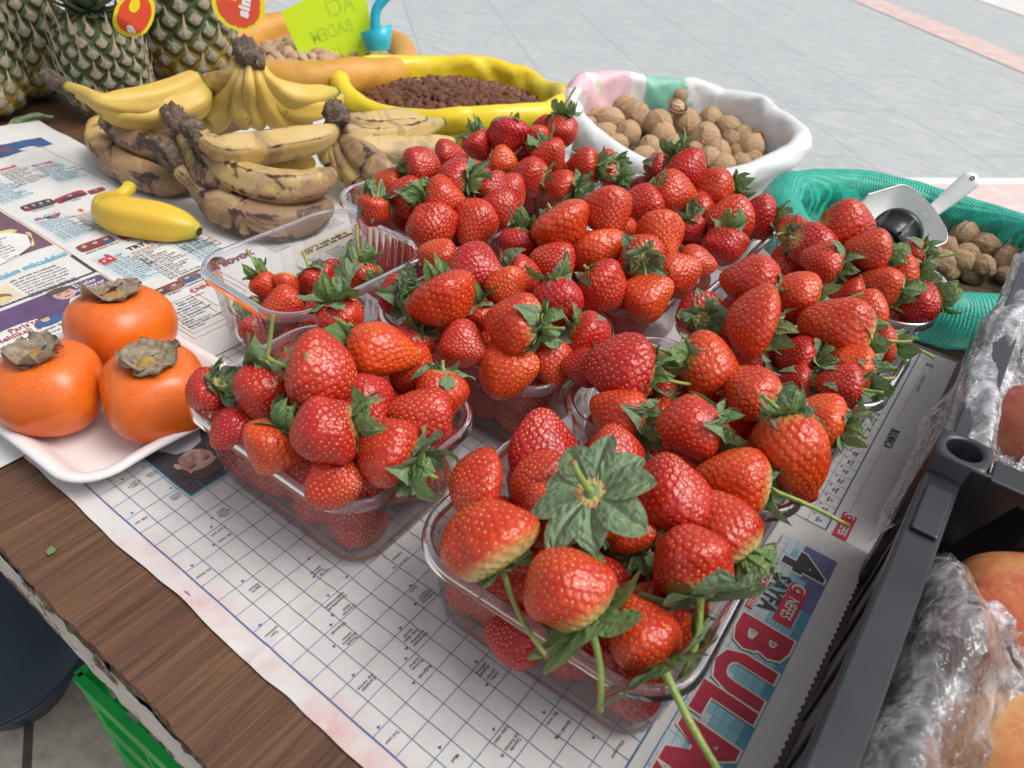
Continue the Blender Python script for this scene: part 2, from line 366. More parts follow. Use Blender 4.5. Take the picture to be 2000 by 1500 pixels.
def glyphs(s, bold=False, align='CENTER', cond=1.0, ital=0.0):
    key = (s, bold, align, cond, ital)
    if key in TXT: return TXT[key]
    cu = bpy.data.curves.new('t', 'FONT'); cu.body = s; cu.size = 1; cu.align_x = align; cu.align_y = 'CENTER'; cu.resolution_u = 2; cu.fill_mode = 'FRONT'; cu.shear = ital
    cu.space_line = .82; cu.space_character = 1 + .055 * int(bold)
    cu.offset = .022 if bold == 1 else (.045 if bold == 2 else (.07 if bold == 3 else 0.004))
    o = bpy.data.objects.new('t', cu); COL.objects.link(o); dg = bpy.context.evaluated_depsgraph_get(); me = o.evaluated_get(dg).to_mesh()
    n = len(me.vertices); V = np.zeros(n * 3); me.vertices.foreach_get('co', V); V = V.reshape(-1, 3)[:, :2]; V[:, 0] *= cond
    F = [tuple(p.vertices) for p in me.polygons]; bpy.data.objects.remove(o); bpy.data.curves.remove(cu)
    TXT[key] = (V, F); return TXT[key]
class Page:
    """a printed sheet: everything is laid out in table metres, R = reading direction, U = up direction of the print"""
    def __init__(s, Rd, Ud, hf):
        s.R = np.array(Rd, float); s.U = np.array(Ud, float); s.hf = hf; s.b = {}
    def put(s, V2, F, inkn, lift=1):
        V2 = np.asarray(V2, float).reshape(-1, 2); z = s.hf(V2) + .00012 + .00016 * lift
        if inkn not in s.b: s.b[inkn] = [[], [], 0]
        B = s.b[inkn]; B[0].append(np.c_[V2, z]); B[1] += [tuple(int(i) + B[2] for i in f) for f in F]; B[2] += len(V2)
    def loc(s, c, q): q = np.asarray(q, float).reshape(-1, 2); return np.asarray(c[:2])[None] + q[:, :1] * s.R + q[:, 1:] * s.U
    def text(s, c, body, size, inkn='black', bold=False, rot=0, cond=1.0, lift=3, align='CENTER', ital=0.0):
        V, F = glyphs(body, bold, align, cond, ital); V = V * size; a = math.radians(rot)
        V = np.c_[V[:, 0] * math.cos(a) - V[:, 1] * math.sin(a), V[:, 0] * math.sin(a) + V[:, 1] * math.cos(a)]
        s.put(s.loc(c, V), F, inkn, lift)
    def poly(s, c, pts, inkn, lift=1, sub=0):
        pts = np.asarray(pts, float); 
        if sub: pts = np.vstack([pts[i] + (pts[(i + 1) % len(pts)] - pts[i]) * k / sub for i in range(len(pts)) for k in range(sub)])
        cc = pts.mean(0); n = len(pts); rings = 4 if sub else 1; V = [cc]; F = []
        for r in range(1, rings + 1):
            for p_ in pts: V.append(cc + (p_ - cc) * r / rings)
        for i in range(n):
            j = (i + 1) % n; F.append((0, 1 + i, 1 + j))
            for r in range(rings - 1): F.append((1 + r * n + i, 1 + (r + 1) * n + i, 1 + (r + 1) * n + j, 1 + r * n + j))
        s.put(s.loc(c, V), F, inkn, lift)
    def rect(s, c, w, h, inkn, lift=1, nx=None, rot=0):
        nx_ = max(1, int(w / .008)); ny_ = max(1, int(h / .008)); X, Y = np.meshgrid(np.linspace(-w / 2, w / 2, nx_ + 1), np.linspace(-h / 2, h / 2, ny_ + 1))
        V = np.c_[X.ravel(), Y.ravel()]; a = math.radians(rot); V = np.c_[V[:, 0] * math.cos(a) - V[:, 1] * math.sin(a), V[:, 0] * math.sin(a) + V[:, 1] * math.cos(a)]
        s.put(s.loc(c, V), grid_faces(ny_ + 1, nx_ + 1), inkn, lift)
    def ell(s, c, w, h, inkn, lift=1, n=20, rot=0):
        t = np.linspace(0, 2 * np.pi, n, endpoint=False); a = math.radians(rot); q = np.c_[np.cos(t) * w / 2, np.sin(t) * h / 2]
        s.poly(c, np.c_[q[:, 0] * math.cos(a) - q[:, 1] * math.sin(a), q[:, 0] * math.sin(a) + q[:, 1] * math.cos(a)], inkn, lift)
    def line(s, p, q, w, inkn='line', lift=2):
        p = np.asarray(p[:2], float); q = np.asarray(q[:2], float); L = np.linalg.norm(q - p); k = max(1, int(L / .006)); t = np.linspace(0, 1, k + 1)[:, None]
        n = np.array([-(q - p)[1], (q - p)[0]]) / L * w / 2; M_ = p + (q - p) * t
        s.put(np.vstack([M_ + n, M_ - n]), [(i, i + 1, i + 1 + k + 1, i + k + 1) for i in range(k)], inkn, lift)
    def body(s, c, w, lines, size, seed=0, inkn='black', ragged=.12, lead=1.25, words=None, lift=2, lead_bold=True):
        """columns of small body type: real words set in lines"""
        g = random.Random(seed); ws = words or WORDS
        for k in range(lines):
            tgt = w * (1 - g.random() * ragged); l = ''
            while len(l) * size * .52 < tgt: l += g.choice(ws) + ' '
            l = l[:max(3, int(tgt / (size * .52)))]
            s.text(s.loc(c, [(-w / 2, -k * size * lead)])[0], l, size, inkn, bold=(1 if lead_bold and k == 0 else 0), align='LEFT', lift=lift)
    def build(s, parent, org, name='print'):
        mats = []; V = []; F = []; I = []; n = 0
        for k, (vv, ff, c) in s.b.items():
            vv = np.concatenate(vv) - np.asarray(org); V.append(vv); F += [tuple(i + n for i in f) for f in ff]; I += [len(mats)] * len(ff); n += len(vv); mats.append(INKS[k])
        return ob(name, mesh(name, np.concatenate(V), F, mats, I, smooth=False), parent)
WORDS = "servisinin bir mensubu gönderilir burada olayla karşılaşır ve bu ipuçları çözmek yolunda genç için Almanya çok kısa sürede polis hayatını her şey zaman aile üyesi büyük karar verir sonra evine döner şehir içinde yalnız kalan yaşamaya başlar eski arkadaşı ile birlikte onun peşine düşer".split()
def sheet_mesh(x0, x1, y0, y1, hf, m, nx_, ny_, stainf=None, edge=None):
    X, Y = np.meshgrid(np.linspace(x0, x1, nx_), np.linspace(y0, y1, ny_)); q = np.c_[X.ravel(), Y.ravel()]
    if edge: q = edge(q)
    z = hf(q); top = np.c_[q, z]; st = stainf(q) if stainf else np.zeros(len(q))
    return top, grid_faces(ny_, nx_), st
# --- sheet with the crossword: reads towards the viewer's left (-Y), letter tops towards +X
X0, X1, Y0, Y1 = -.062, .4445, -.013, .592
def h1(q):
    q = np.atleast_2d(q); x, y = q[:, 0], q[:, 1]
    h = .0016 + .0006 * wnoise(q, 6, 21, 2) + .0005 * np.sin((x * .80 + y * .55) * 2 * np.pi / .036 + 1.5 * np.sin(y * 40)) * np.clip(1 - np.abs(y - .05) / .10, 0, 1)
    h = h - .0028 * np.clip((y - .585) / .01, 0, 1) + .0011 * np.exp(-((y - .297) / .003) ** 2) + .0007 * np.exp(-((x - .19) / .003) ** 2)
    return np.maximum(h, .0009)
def e1(q):
    q = q.copy(); m_ = q[:, 1] < Y0 + .004; q[m_, 1] += wnoise(q[m_][:, :1], 9, 5, 3) * .0012
    m_ = q[:, 0] > X1 - .004; q[m_, 0] += np.where((q[m_, 1] / .0026).astype(int) % 2, .0005, -.0005)
    return q
def st1(q): return np.clip(1 - (q[:, 1] - Y0) / .022, 0, 1) ** .7 * np.clip(.45 + wnoise(q, 14, 77, 3), 0, 1) * 1.5
V, F, st = sheet_mesh(X0, X1, Y0, Y1, h1, None, 400, 480, st1, e1)
m_paper = paper_mat('newsprint', (.60, .59, .57), (.68, .67, .65))
pg = thing('newspaper', (.19, .29, 0), label='newspaper page with crossword grid and BULMACA heading under the strawberry punnets', cat='newspaper', group='newspaper sheets laid over the table')
org = (.19, .29, 0)
ob('sheet', mesh('sheet', V - org, F, m_paper, attrs={'stain': st}), pg)
P = Page((0, -1), (1, 0), h1)
CX, CY = .016, .01239
for j in range(0, 22): P.line((-.056, j * CY), (23.93 * CX, j * CY), .0009 if j == 0 else .00045, 'blue' if j == 0 else 'line')
for i in range(-3, 24): P.line((i * CX, 0), (i * CX, 21 * CY), .00045, 'line')
P.line((.383, -.006), (.383, .29), .0011, 'blue'); P.line((.3905, -.006), (.3905, .275), .0006, 'blue')
clues = [(300, 930, 'Geniş\nolmayan', 2), (265, 950, 'İçten\ngürülmüş\nağaç', 3), (345, 973, 'İngiliz\nuzunluk\nölçüsü', 3), (278, 1020, 'Zilli def', 1), (437, 1005, 'Selin\ngetirdiği\nkumlu\ntoprak', 4),
    (428, 1041, 'Kuzu sesi', 1), (440, 1055, 'Bir nota', 1), (399, 1125, 'En başta', 1), (499, 1152, 'Japon\nlavtası', 2), (534, 1240, 'Geri\nçevirme', 2), (620, 1118, 'Yatma,\nyatırma', 2), (634, 1120, 'Uyruk', 1), (657, 1178, 'Osmanlılarda\nbaşkomutan', 2),
    (680, 1192, 'Erzurum\nilçesi', 2), (662, 1230, 'Yıkanmak', 1), (683, 1250, 'Notada\nduraklama\nzamanı', 3), (718, 1338, 'Karşılıklı\nalıp verme', 2), (800, 1243, 'Eski dilde\nsancak', 2), (818, 1250, 'Kiloamper\nkısaltması', 2), (812, 1300, 'Kuvvet,\nkudret', 2), (830, 1315, 'Bağırsak', 1),
    (776, 1090, 'Lübnan', 1), (789, 1100, 'Çok iri', 1), (808, 1155, 'Şarkı', 1), (832, 1168, 'Kalburdan\ngeçirilmiş\nbuğday', 3), (767, 1445, 'Gol pası', 1), (889, 1485, 'Mavi', 1), (943, 1310, 'Argoda\nzelleme', 2), (962, 1322, 'Adlar,\nisimler', 2),
    (980, 1437, 'İsyan eden', 1), (1003, 1455, 'Giyside\nsüs kıvrımı', 2), (1078, 1406, 'Bir nota', 1), (1100, 1428, 'Ekmek ucu', 1), (1205, 1468, 'Kiloamper', 1)]
for u, v, s_, nl in clues: P.text(at(u, v), s_, .0028 if nl < 3 else .0025, 'black', 0)
for u, v, a in [(241, 940, 0), (282, 916, 90), (335, 956, 90), (260, 1006, 0), (415, 1015, 90), (414, 1032, 0), (418, 1068, 90), (377, 1109, 0), (475, 1138, 0), (509, 1225, 0), (604, 1094, 0), (614, 1129, 90), (642, 1168, 0), (650, 1205, 90), (647, 1224, 0), (653, 1266, 90),
    (691, 1322, 0), (782, 1231, 0), (794, 1270, 90), (793, 1290, 0), (808, 1337, 90), (770, 1112, 90), (802, 1148, 0), (811, 1184, 90), (740, 1425, 0), (859, 1464, 0), (930, 1296, 0), (951, 1340, 90), (964, 1427, 0), (981, 1479, 90), (1062, 1394, 0), (1086, 1443, 90), (678, 1132, 90), (1158, 1445, 90)]:
    P.poly(at(u, v), [(math.cos(math.radians(t_ + (180 if a == 0 else 90))) * .0013, math.sin(math.radians(t_ + (180 if a == 0 else 90))) * .0013) for t_ in (0, 120, 240)], 'blue', 3)
# portrait photo, upside down for the viewer as in the print
c0 = np.array([.034, .084]); P.rect((.034, .0655), .053, .056, 'dark', 2)
P.line((.0615, .039), (.0615, .094), .0008, 'cyan', 4); P.line((.006, .0385), (.062, .0385), .0006, 'cyan', 4)
# (reading frame of this photo: head axis along +X)
fc = at(385, 902)
def F_(dx_, dy_): return np.array([fc[0] + dx_, fc[1] + dy_])
P.poly(F_(-.019, .004), [(-.016, -.006), (-.010, .004), (.0, .007), (.010, .004), (.016, -.007), (.012, -.012), (-.012, -.012)], 'shirt', 3)
P.ell(F_(.003, .0), .0235, .031, 'skin', 4, 24); P.ell(F_(-.004, -.0125), .004, .007, 'skin', 5); P.ell(F_(.0135, 0), .0265, .015, 'hair', 5, 18); P.ell(F_(.006, .0125), .004, .012, 'hair', 5); P.ell(F_(.006, -.0125), .004, .012, 'hair', 5); P.ell(F_(-.002, -.006), .009, .018, 'skin2', 5, 16)
P.ell(F_(.0065, 0.001), .019, .009, 'skin', 6, 16)
P.ell(F_(.004, .0055), .0055, .002, 'hair', 7); P.ell(F_(.004, -.0055), .0055, .002, 'hair', 7); P.ell(F_(.0015, .005), .004, .0012, 'skin2', 7); P.ell(F_(.0015, -.005), .004, .0012, 'skin2', 7)
P.ell(F_(-.0025, .0), .0035, .006, 'skin2', 7); P.ell(F_(-.0075, 0), .009, .0016, 'skin2', 7); P.ell(F_(-.0055, 0), .010, .0016, 'grey', 7); P.ell(F_(-.001, .008), .004, .012, 'skin2', 5)
# header
hx = .4215; P.line((hx, .562), (hx, .455), .0004, 'grey'); P.line((hx, .415), (hx, .328), .0004, 'grey')
P.text((.4245, .568), '12', .0085, 'black', 1, cond=.7); P.text((.4245, .532), '22 KASIM 2025 CUMARTESİ', .0042, 'grey', 1, cond=.62); P.text((.4235, .434), 'BULMACA', .0095, 'black', 1, cond=.62)
def flag_logo(c, k):
    P.rect(c, 3.1 * k, 1.05 * k, 'red', 3); cc = P.loc(c, [(-1.22 * k, 0)])[0]
    P.ell(cc, .72 * k, .78 * k, 'white', 4); P.ell(P.loc(cc, [(.1 * k, 0)])[0], .56 * k, .62 * k, 'red', 5)
    P.poly(P.loc(cc, [(.16 * k, 0)])[0], [(math.cos(t_) * (.19 if i % 2 == 0 else .08) * k, math.sin(t_) * (.19 if i % 2 == 0 else .08) * k) for i, t_ in enumerate(np.linspace(0, 2 * np.pi, 10, endpoint=False))], 'white', 6)
    P.text(P.loc(c, [(.34 * k, 0)])[0], 'NEFES', .86 * k, 'white', 1, cond=.66, lift=6)
flag_logo((.4225, .3125), .0092)
# small crossword by the header
sx0, sx1, sy0, sy1 = .300, .413, .300, .585
P.line((sx1, sy0), (sx1, sy1), .0011, 'blue'); P.line((sx0, sy0), (sx1, sy0), .0009, 'blue')
for i in range(1, 8): P.line((sx1 - i * .0138, sy0), (sx1 - i * .0138, sy1), .0003, 'line')
for j in range(1, 22): P.line((sx0, sy0 + j * .0126), (sx1, sy0 + j * .0126), .0003, 'line')
g_ = random.Random(3); sc_ = ['Boyut\nolan', 'Bir nota\nAra', 'Şart\nedatı', 'Su\ntaşıtı', 'Ritm\nsaz', 'Eski\nkap', 'Tavır\nnefer', 'Kısa\nşiir', 'Bir tür\nağaç', 'Uzak\nülke']
for j in range(0, 22):
    for i in range(0, 7):
        if (i == 0) or g_.random() < .3:
            c = (sx1 - (i + .5) * .0138, sy0 + (j + .5) * .0126)
            P.text(c, g_.choice(sc_), .0027, 'black', 1)
            P.poly((c[0] - .0045, c[1] + .004), [(math.cos(t_) * .0011, math.sin(t_) * .0011) for t_ in (0, 2.1, 4.2)], 'blue', 3)
# banner
bx0, bx1, by0, by1 = .3905, .4285, -.012, .277
nbx, nby = 7, 38
for i in range(nbx):
    for j in range(nby):
        fx = (i + .5) / nbx; fy = j / nby
        k = 'violet' if (fy > .80 and fx > .72) or (fy > .88 and fx > .55) or (fy > .93 and fx > .4) else ('teal2' if fx > .86 - .25 * max(0, fy - .55) else ('teal' if fx > .30 + .3 * abs(math.sin(j * .7)) * .4 else ('paleblue' if fx > .12 or j % 3 else 'white')))
        w_ = (bx1 - bx0) / nbx; l_ = (by1 - by0) / nby
        if k != 'white': P.rect((bx0 + (i + .5) * w_, by0 + (j + .5) * l_), l_ * 1.0, w_ * 1.0, k, 1)
for i in range(1, nbx): P.line((bx0 + i * (bx1 - bx0) / nbx, by0), (bx0 + i * (bx1 - bx0) / nbx, by1), .0003, 'teal2', 2)
for j in range(0, nby, 3): P.line((bx0, by0 + j * (by1 - by0) / nby), (bx1, by0 + j * (by1 - by0) / nby), .0003, 'teal2', 2)
P.text((.4105, .259), '4', .037, 'white', 3, lift=3, cond=1.0); P.text((.4105, .259), '4', .036, 'black', 2, lift=4, cond=.98)
P.text((.4035, .2255), 'SAYFA', .0148, 'white', 3, lift=3, cond=.70); P.text((.4035, .2255), 'SAYFA', .0146, 'black', 2, lift=5, cond=.74)
P.rect((.3948, .226), .0455, .0046, 'red', 3); P.text((.3948, .226), 'BULMACA GAZETESİ', .0047, 'white', 1, lift=5, cond=.92)
flag_logo((.4155, .2235), .0113)
cs = [('B', .188, .0385), ('U', .1575, .0385), ('L', .1325, .0385), ('M', .1005, .0385), ('A', .0665, .0385), ('C', .037, .0385), ('A', .0095, .0385)]
for ch_, y_, sz in cs:
    P.text((.4083, y_ - .0004), ch_, sz * 1.10, 'dark', 3, lift=3, cond=1.04); P.text((.4085, y_), ch_, sz * 1.115, 'cream2', 3, lift=4, cond=1.01); P.text((.4085, y_), ch_, sz * 1.10, 'red2', 2, lift=6, cond=1.0)
P.line((.3870, .2975), (.4445, .2975), .0002, 'grey', 2)
P.build(pg, org)

# --- television page on the left: reads away from the viewer (+Y), letter tops towards -X
X0, X1, Y0, Y1 = -.655, -.056, -.045, .300
def h2(q):
    q = np.atleast_2d(q); x, y = q[:, 0], q[:, 1]
    h = .0034 + .0009 * wnoise(q, 7, 31, 2) + .0005 * np.sin((x * .5 + y) * 2 * np.pi / .05) * np.clip((-.2 - x) / .2, 0, 1)
    return h + .003 * np.clip((-.60 - x) / .05, 0, 1)
def e2(q):
    q = q.copy(); m_ = q[:, 0] < X0 + .006; q[m_, 0] += wnoise(q[m_][:, 1:], 12, 15, 4) * .005
    return q
V, F, st = sheet_mesh(X0, X1, Y0, Y1, h2, None, 190, 110, None, e2)
org2 = (-.33, .12, 0)
pg2 = thing('newspaper', org2, label='colour newspaper page of television listings lying under the persimmons and yellow banana', cat='newspaper', group='newspaper sheets laid over the table')
ob('sheet', mesh('sheet', V - org2, F, m_paper, attrs={'stain': st}), pg2)
P = Page((0, 1), (-1, 0), h2)
tv = ["07.30: ATV'de", 'Hafta Sonu', '10.00: Dizi (T)', '13.00: Sinema', '16.30: Dizi', 'Tarihi (T)', '19.00: Ana Haber', '20.00: Dizi', '00.15: Dizi (T)', '02.30: Program', '08.25: Zahide', '12.00: Haberler', '18.00: Haber']
def column(xa, ya, w, nl, logo, lc, seed, bgc=None, size=.0036):
    """xa: X of the column's top, ya: left edge"""
    if bgc: P.rect((xa + nl * size * .56 + .004, ya + w / 2), w + .004, nl * size * 1.12 + .02, bgc, 1)
    if logo: P.text((xa, ya + w * .45), logo, .0098, lc, 2, cond=.95); P.text((xa + .0085, ya + w * .42), '(0212) 354 30 00', .0033, 'orange', 1); P.line((xa + .0105, ya + .002), (xa + .0105, ya + w * .8), .0005, 'orange', 3)
    g = random.Random(seed)
    for k in range(nl):
        P.text((xa + .0135 + k * size * 1.12, ya), g.choice(tv) + ' ' + g.choice(['', 'Kuşağı', 'Özel', 'Bülteni', 'ile Gün']), size, 'black', k % 2, align='LEFT', lift=2)
def picture(c, w, h, base, blobs, seed, rnd_=True):
    P.poly(c, [(w / 2 * math.copysign(abs(math.cos(t_)) ** .35, math.cos(t_)), h / 2 * math.copysign(abs(math.sin(t_)) ** .35, math.sin(t_))) for t_ in np.linspace(0, 2 * np.pi, 28, endpoint=False)] if rnd_ else [(-w / 2, -h / 2), (w / 2, -h / 2), (w / 2, h / 2), (-w / 2, h / 2)], base, 2, 0 if rnd_ else 4)
    g = random.Random(seed)
    for k in range(blobs):
        x_ = (k + .6) / (blobs + .2) * w - w / 2
        P.ell(P.loc(c, [(x_, -h * .18)])[0], w / blobs * .9, h * .62, g.choice(['dark', 'maroon', 'navy', 'brown']), 3, 12); P.ell(P.loc(c, [(x_, h * .13)])[0], min(w / blobs * .42, h * .34), h * .40, 'skin', 4, 12); P.ell(P.loc(c, [(x_, h * .29)])[0], min(w / blobs * .46, h * .38), h * .17, 'hair', 5, 10)
for args in [(-.262, .188, .032, 16, 'TRT1', 'black', 1, None), (-.268, .160, .026, 13, 'a', 'red', 2, 'paleblue'), (-.385, .160, .027, 13, 'show', 'magenta', 3, 'paleblue'), (-.375, .192, .030, 12, '8', 'orange', 4, None),
             (-.500, .158, .028, 11, 'NOW', 'orange', 5, 'paleblue'), (-.530, .190, .028, 12, 'kanal', 'red', 6, None), (-.515, .224, .028, 13, 'tv100', 'red', 7, 'paleblue'), (-.275, .228, .025, 12, None, 'red', 8, 'paleblue'),
             (-.245, .228, .026, 9, None, 'red', 18, 'paleblue')]: column(*args)
# square logo, TRT square, coloured round logo
c = at(212, 515); P.rect(c, .0135, .0125, 'red', 4); P.ell(c, .0085, .0065, 'white', 5); P.text(c, 'a', .010, 'red', 3, lift=7); P.text(P.loc(c, [(.0125, .002)])[0], 'tv', .007, 'grey', 0, ital=.3)
c = at(308, 478); P.rect(c, .006, .0085, 'orange', 6); P.text(c, '1', .0075, 'white', 2, lift=8)
c = at(104, 426)
for k, kn in enumerate(['red', 'orange', 'yellow', 'grass', 'cyan', 'navy', 'lav', 'magenta']): P.ell(P.loc(c, [(math.cos(k * .785) * .0052, math.sin(k * .785) * .0042)])[0], .0062, .0055, kn, 5 + k)
P.text(c, 'show', .0058, 'white', 2, lift=14)
for u, v, w_, h_, base, nb, sd, cap in [(76, 405, .033, .016, 'dark', 4, 1, 'Zümrüdüanka'), (140, 390, .033, .015, 'dred', 1, 2, 'Açıkça'), (190, 484, .036, .016, 'maroon', 3, 3, 'Güldür Güldür Show'), (265, 463, .032, .014, 'magenta', 1, 4, 'Bir Şansım Olsun'), (380, 545, .030, .015, 'brown', 2, 5, 'Cennetin Çocukları'),
                                    (330, 570, .030, .014, 'maroon', 2, 6, 'Doktor'), (190, 378, .018, .010, 'maroon', 1, 8, ''), (420, 518, .022, .012, 'purple', 1, 9, '')]:
    c = at(u, v); picture(c, w_, h_, base, nb, sd)
    if cap: P.text(P.loc(c, [(0, -h_ * .5 - .0035)])[0], cap, .0038, 'black', 1)
# Haberturk / CNN boxes lower right
for (xa, xb, ya, yb) in [(-.150, -.096, .150, .184), (-.160, -.118, .190, .222), (-.165, -.088, .146, .228)]:
    for p_, q_ in (((xa, ya), (xb, ya)), ((xb, ya), (xb, yb)), ((xb, yb), (xa, yb)), ((xa, yb), (xa, ya))): P.line(p_, q_, .0005, 'orange', 2)
P.text((-.1465, .1565), 'HABER\nTÜRK', .0052, 'red', 1, lift=4); P.text((-.154, .197), 'CNN', .0085, 'red', 1, lift=4)
for k, l in enumerate(['Bülten 08.00: Bursa', 'Hafta sonu', '11.15: Mucize Hayat', '12.00: Haber Bülteni', '14.15: HT Sinema', '15.15: Dünyada Nasıl?', '18.00: Ana Haber', 'Bülteni', '20.00: Habertürk', 'Manşet 22.00: Gerçek', 'Fikri Ne?']):
    P.text((-.1455 + k * .0043, .1525 if k > 1 else .166), l, .0037, 'black', k % 2, align='LEFT')
P.line((-.60, .1505), (-.165, .1505), .0006, 'orange', 2); P.line((-.57, .262), (-.21, .262), .0005, 'orange', 2)
# left half: stories
P.rect((-.40, .106), .085, .155, 'plum', 1); P.rect((-.52, .10), .09, .06, 'plum', 1); P.poly((-.355, .112), [(-.050, -.022), (-.03, .020), (.0, .031), (.024, .026), (.033, .004), (.024, -.022), (.0, -.034), (-.03, -.036)], 'yellow', 2)
P.poly((-.352, .1105), [(-.050, -.020), (-.03, .017), (.0, .028), (.022, .023), (.030, .004), (.022, -.019), (.0, -.031), (-.03, -.033)], 'white', 3)
P.body((-.372, .108), .048, 9, .0048, 5, lift=5)
P.text((-.402, .082), "Ahmet'e\nhediye diliyorum", .0115, 'yellow', 1, cond=.72, lift=5); P.poly((-.33, .05), [(-.05, -.03), (-.04, .03), (.02, .02), (.04, -.03)], 'cream', 4, 3)
P.text((-.2975, .1), 'Hayatta kalım mücadelesi', .0132, 'cyan', 1, cond=.68, lift=5)
P.line((-.290, .149), (-.2475, .149), .0028, 'black', 4); P.line((-.2475, .1505), (-.2475, -.05), .0022, 'black', 4)
P.body((-.284, .117), .058, 9, .0044, 9); P.rect((-.266, .062), .045, .033, 'cream', 2); P.ell((-.262, .064), .03, .018, 'brown', 3); P.ell((-.258, .070), .014, .010, 'yellow', 4)
P.text((-.250, .068), 'SİNEMA', .007, 'white', 2, lift=6); P.rect((-.250, .046), .012, .007, 'dred', 5)
P.rect((-.205, .118), .062, .070, 'purple', 2); P.rect((-.218, .085), .125, .046, 'purple', 1); P.text((-.2265, .131), 'İkizler\nkarışıyor\nbaşlar', .0088, 'white', 1, cond=.85, lift=5)
c = at(128, 582); P.ell(c, .018, .022, 'skin', 4, 20); P.ell(P.loc(c, [(-.001, .0085)])[0], .022, .010, 'hair', 5, 16); P.ell(P.loc(c, [(-.004, .001)])[0], .004, .0015, 'hair', 6); P.ell(P.loc(c, [(.004, .001)])[0], .004, .0015, 'hair', 6); P.ell(P.loc(c, [(0, -.006)])[0], .006, .0014, 'dred', 6); P.poly(P.loc(c, [(.004, -.016)])[0], [(-.012, -.006), (-.004, .005), (.006, .005), (.013, -.006)], 'shirt', 3)
P.ell((-.158, .055), .118, .105, 'white', 3, 30); P.text((-.2005, .062), "Paris'te\ntehlikeli görev", .0098, 'dred', 1, cond=.8, lift=5)
P.body((-.187, .062), .082, 15, .0050, 12, lift=5)
c = at(92, 633); P.ell(P.loc(c, [(.002, -.004)])[0], .026, .014, 'navy', 7); P.ell(c, .007, .008, 'skin', 8); P.ell(P.loc(c, [(0, .004)])[0], .0085, .0045, 'hair', 9)
c = at(450, 518); P.text(c, 'EN BÜYÜK', .010, 'maroon', 3, ital=.2, lift=6)
# cut-out title at the far left
P.poly((-.535, .075), [(-.09, -.045), (-.06, .020), (.02, .045), (.055, .050), (.078, .030), (.100, .0), (.085, -.02), (.0, -.03)], 'navy', 2, 3)
P.poly((-.535, .073), [(-.088, -.036), (-.05, .012), (.02, .036), (.048, .040), (.068, .022), (.085, .0), (.075, -.012), (.0, -.02)], 'white', 3, 3); P.body((-.565, .07), .085, 8, .005, 33, lift=5)
P.poly((-.510, .10), [(-.09, -.016), (-.05, -.004), (.05, .010), (.075, .008), (.072, -.010), (.03, -.018), (-.04, -.026)], 'red', 4, 3)
P.text((-.516, .157), 'n', .030, 'white', 2, lift=7); P.text((-.508, .118), 'zy', .030, 'white', 2, lift=7); P.ell((-.519, .138), .018, .011, 'shirt', 6)
P.poly((-.585, .215), [(-.05, -.02), (.06, -.02), (.06, .01), (.0, .02), (-.05, .02)], 'navy', 2, 3); P.ell((-.588, .178), .02, .014, 'skin', 4); P.rect((-.585, .21), .05, .022, 'plum', 3)
P.build(pg2, org2)

# --- darker sheet showing below the bananas and the half-empty punnet
def h3(q): q = np.atleast_2d(q); return .0009 + .0 * q[:, 0]
def h3(q):
    q = np.atleast_2d(q); return .0008 + .0004 * (wnoise(q, 8, 44, 2) + 1)
V, F, st = sheet_mesh(-.46, -.064, .20, .594, h3, None, 60, 60)
org3 = (-.25, .4, 0)
pg3 = thing('newspaper', org3, label='grey newspaper page of dense text showing between the banana bunches and the half empty punnet', cat='newspaper', group='newspaper sheets laid over the table')
ob('sheet', mesh('sheet', V - org3, F, m_paper, attrs={'stain': st}), pg3)
P = Page((.0, 1), (-1, .0), h3)
P.rect((-.30, .345), .08, .13, 'grey', 1); P.body((-.355, .345), .07, 22, .0048, 51, inkn='white', lift=3); P.text((-.30, .385), 'Cumhuriyet', .008, 'black', 2)
P.text((-.225, .44), 'duran', .012, 'white', 3, lift=5); P.rect((-.225, .45), .10, .05, 'dark', 1); P.body((-.21, .45), .08, 8, .0045, 53, inkn='white', lift=3)
for k in range(3): P.body((-.20 + .0, .33 + k * .05), .044, 24, .0043, 60 + k)
P.build(pg3, org3)
def h4(q): q = np.atleast_2d(q); return .0030 + .0003 * (wnoise(q, 8, 45, 2) + 1)
V, F, st = sheet_mesh(-.31, -.050, .285, .50, h4, None, 50, 40)
org4 = (-.18, .39, 0)
pg4 = thing('newspaper', org4, label='narrow newspaper page with short headline seen through the clear half empty punnet', cat='newspaper', group='newspaper sheets laid over the table')
ob('sheet', mesh('sheet', V - org4, F, m_paper, attrs={'stain': st}), pg4)
P = Page((0, 1), (-1, 0), h4)
c = at(640, 480); P.text(c, "AKP'li vekil değil ki\nCHP olarak biz çözelim", .0065, 'black', 2, ital=.15)
P.poly(c, [(-.037, -.011), (.037, -.009), (.037, .011), (-.037, .009)], 'cream', 1)
for k in range(3): P.body((c[0] + .014, c[1] - .035 + k * .036), .032, 12, .0038, 70 + k); P.body((c[0] - .06, c[1] - .035 + k * .036), .032, 9, .0038, 80 + k)
P.build(pg4, org4)
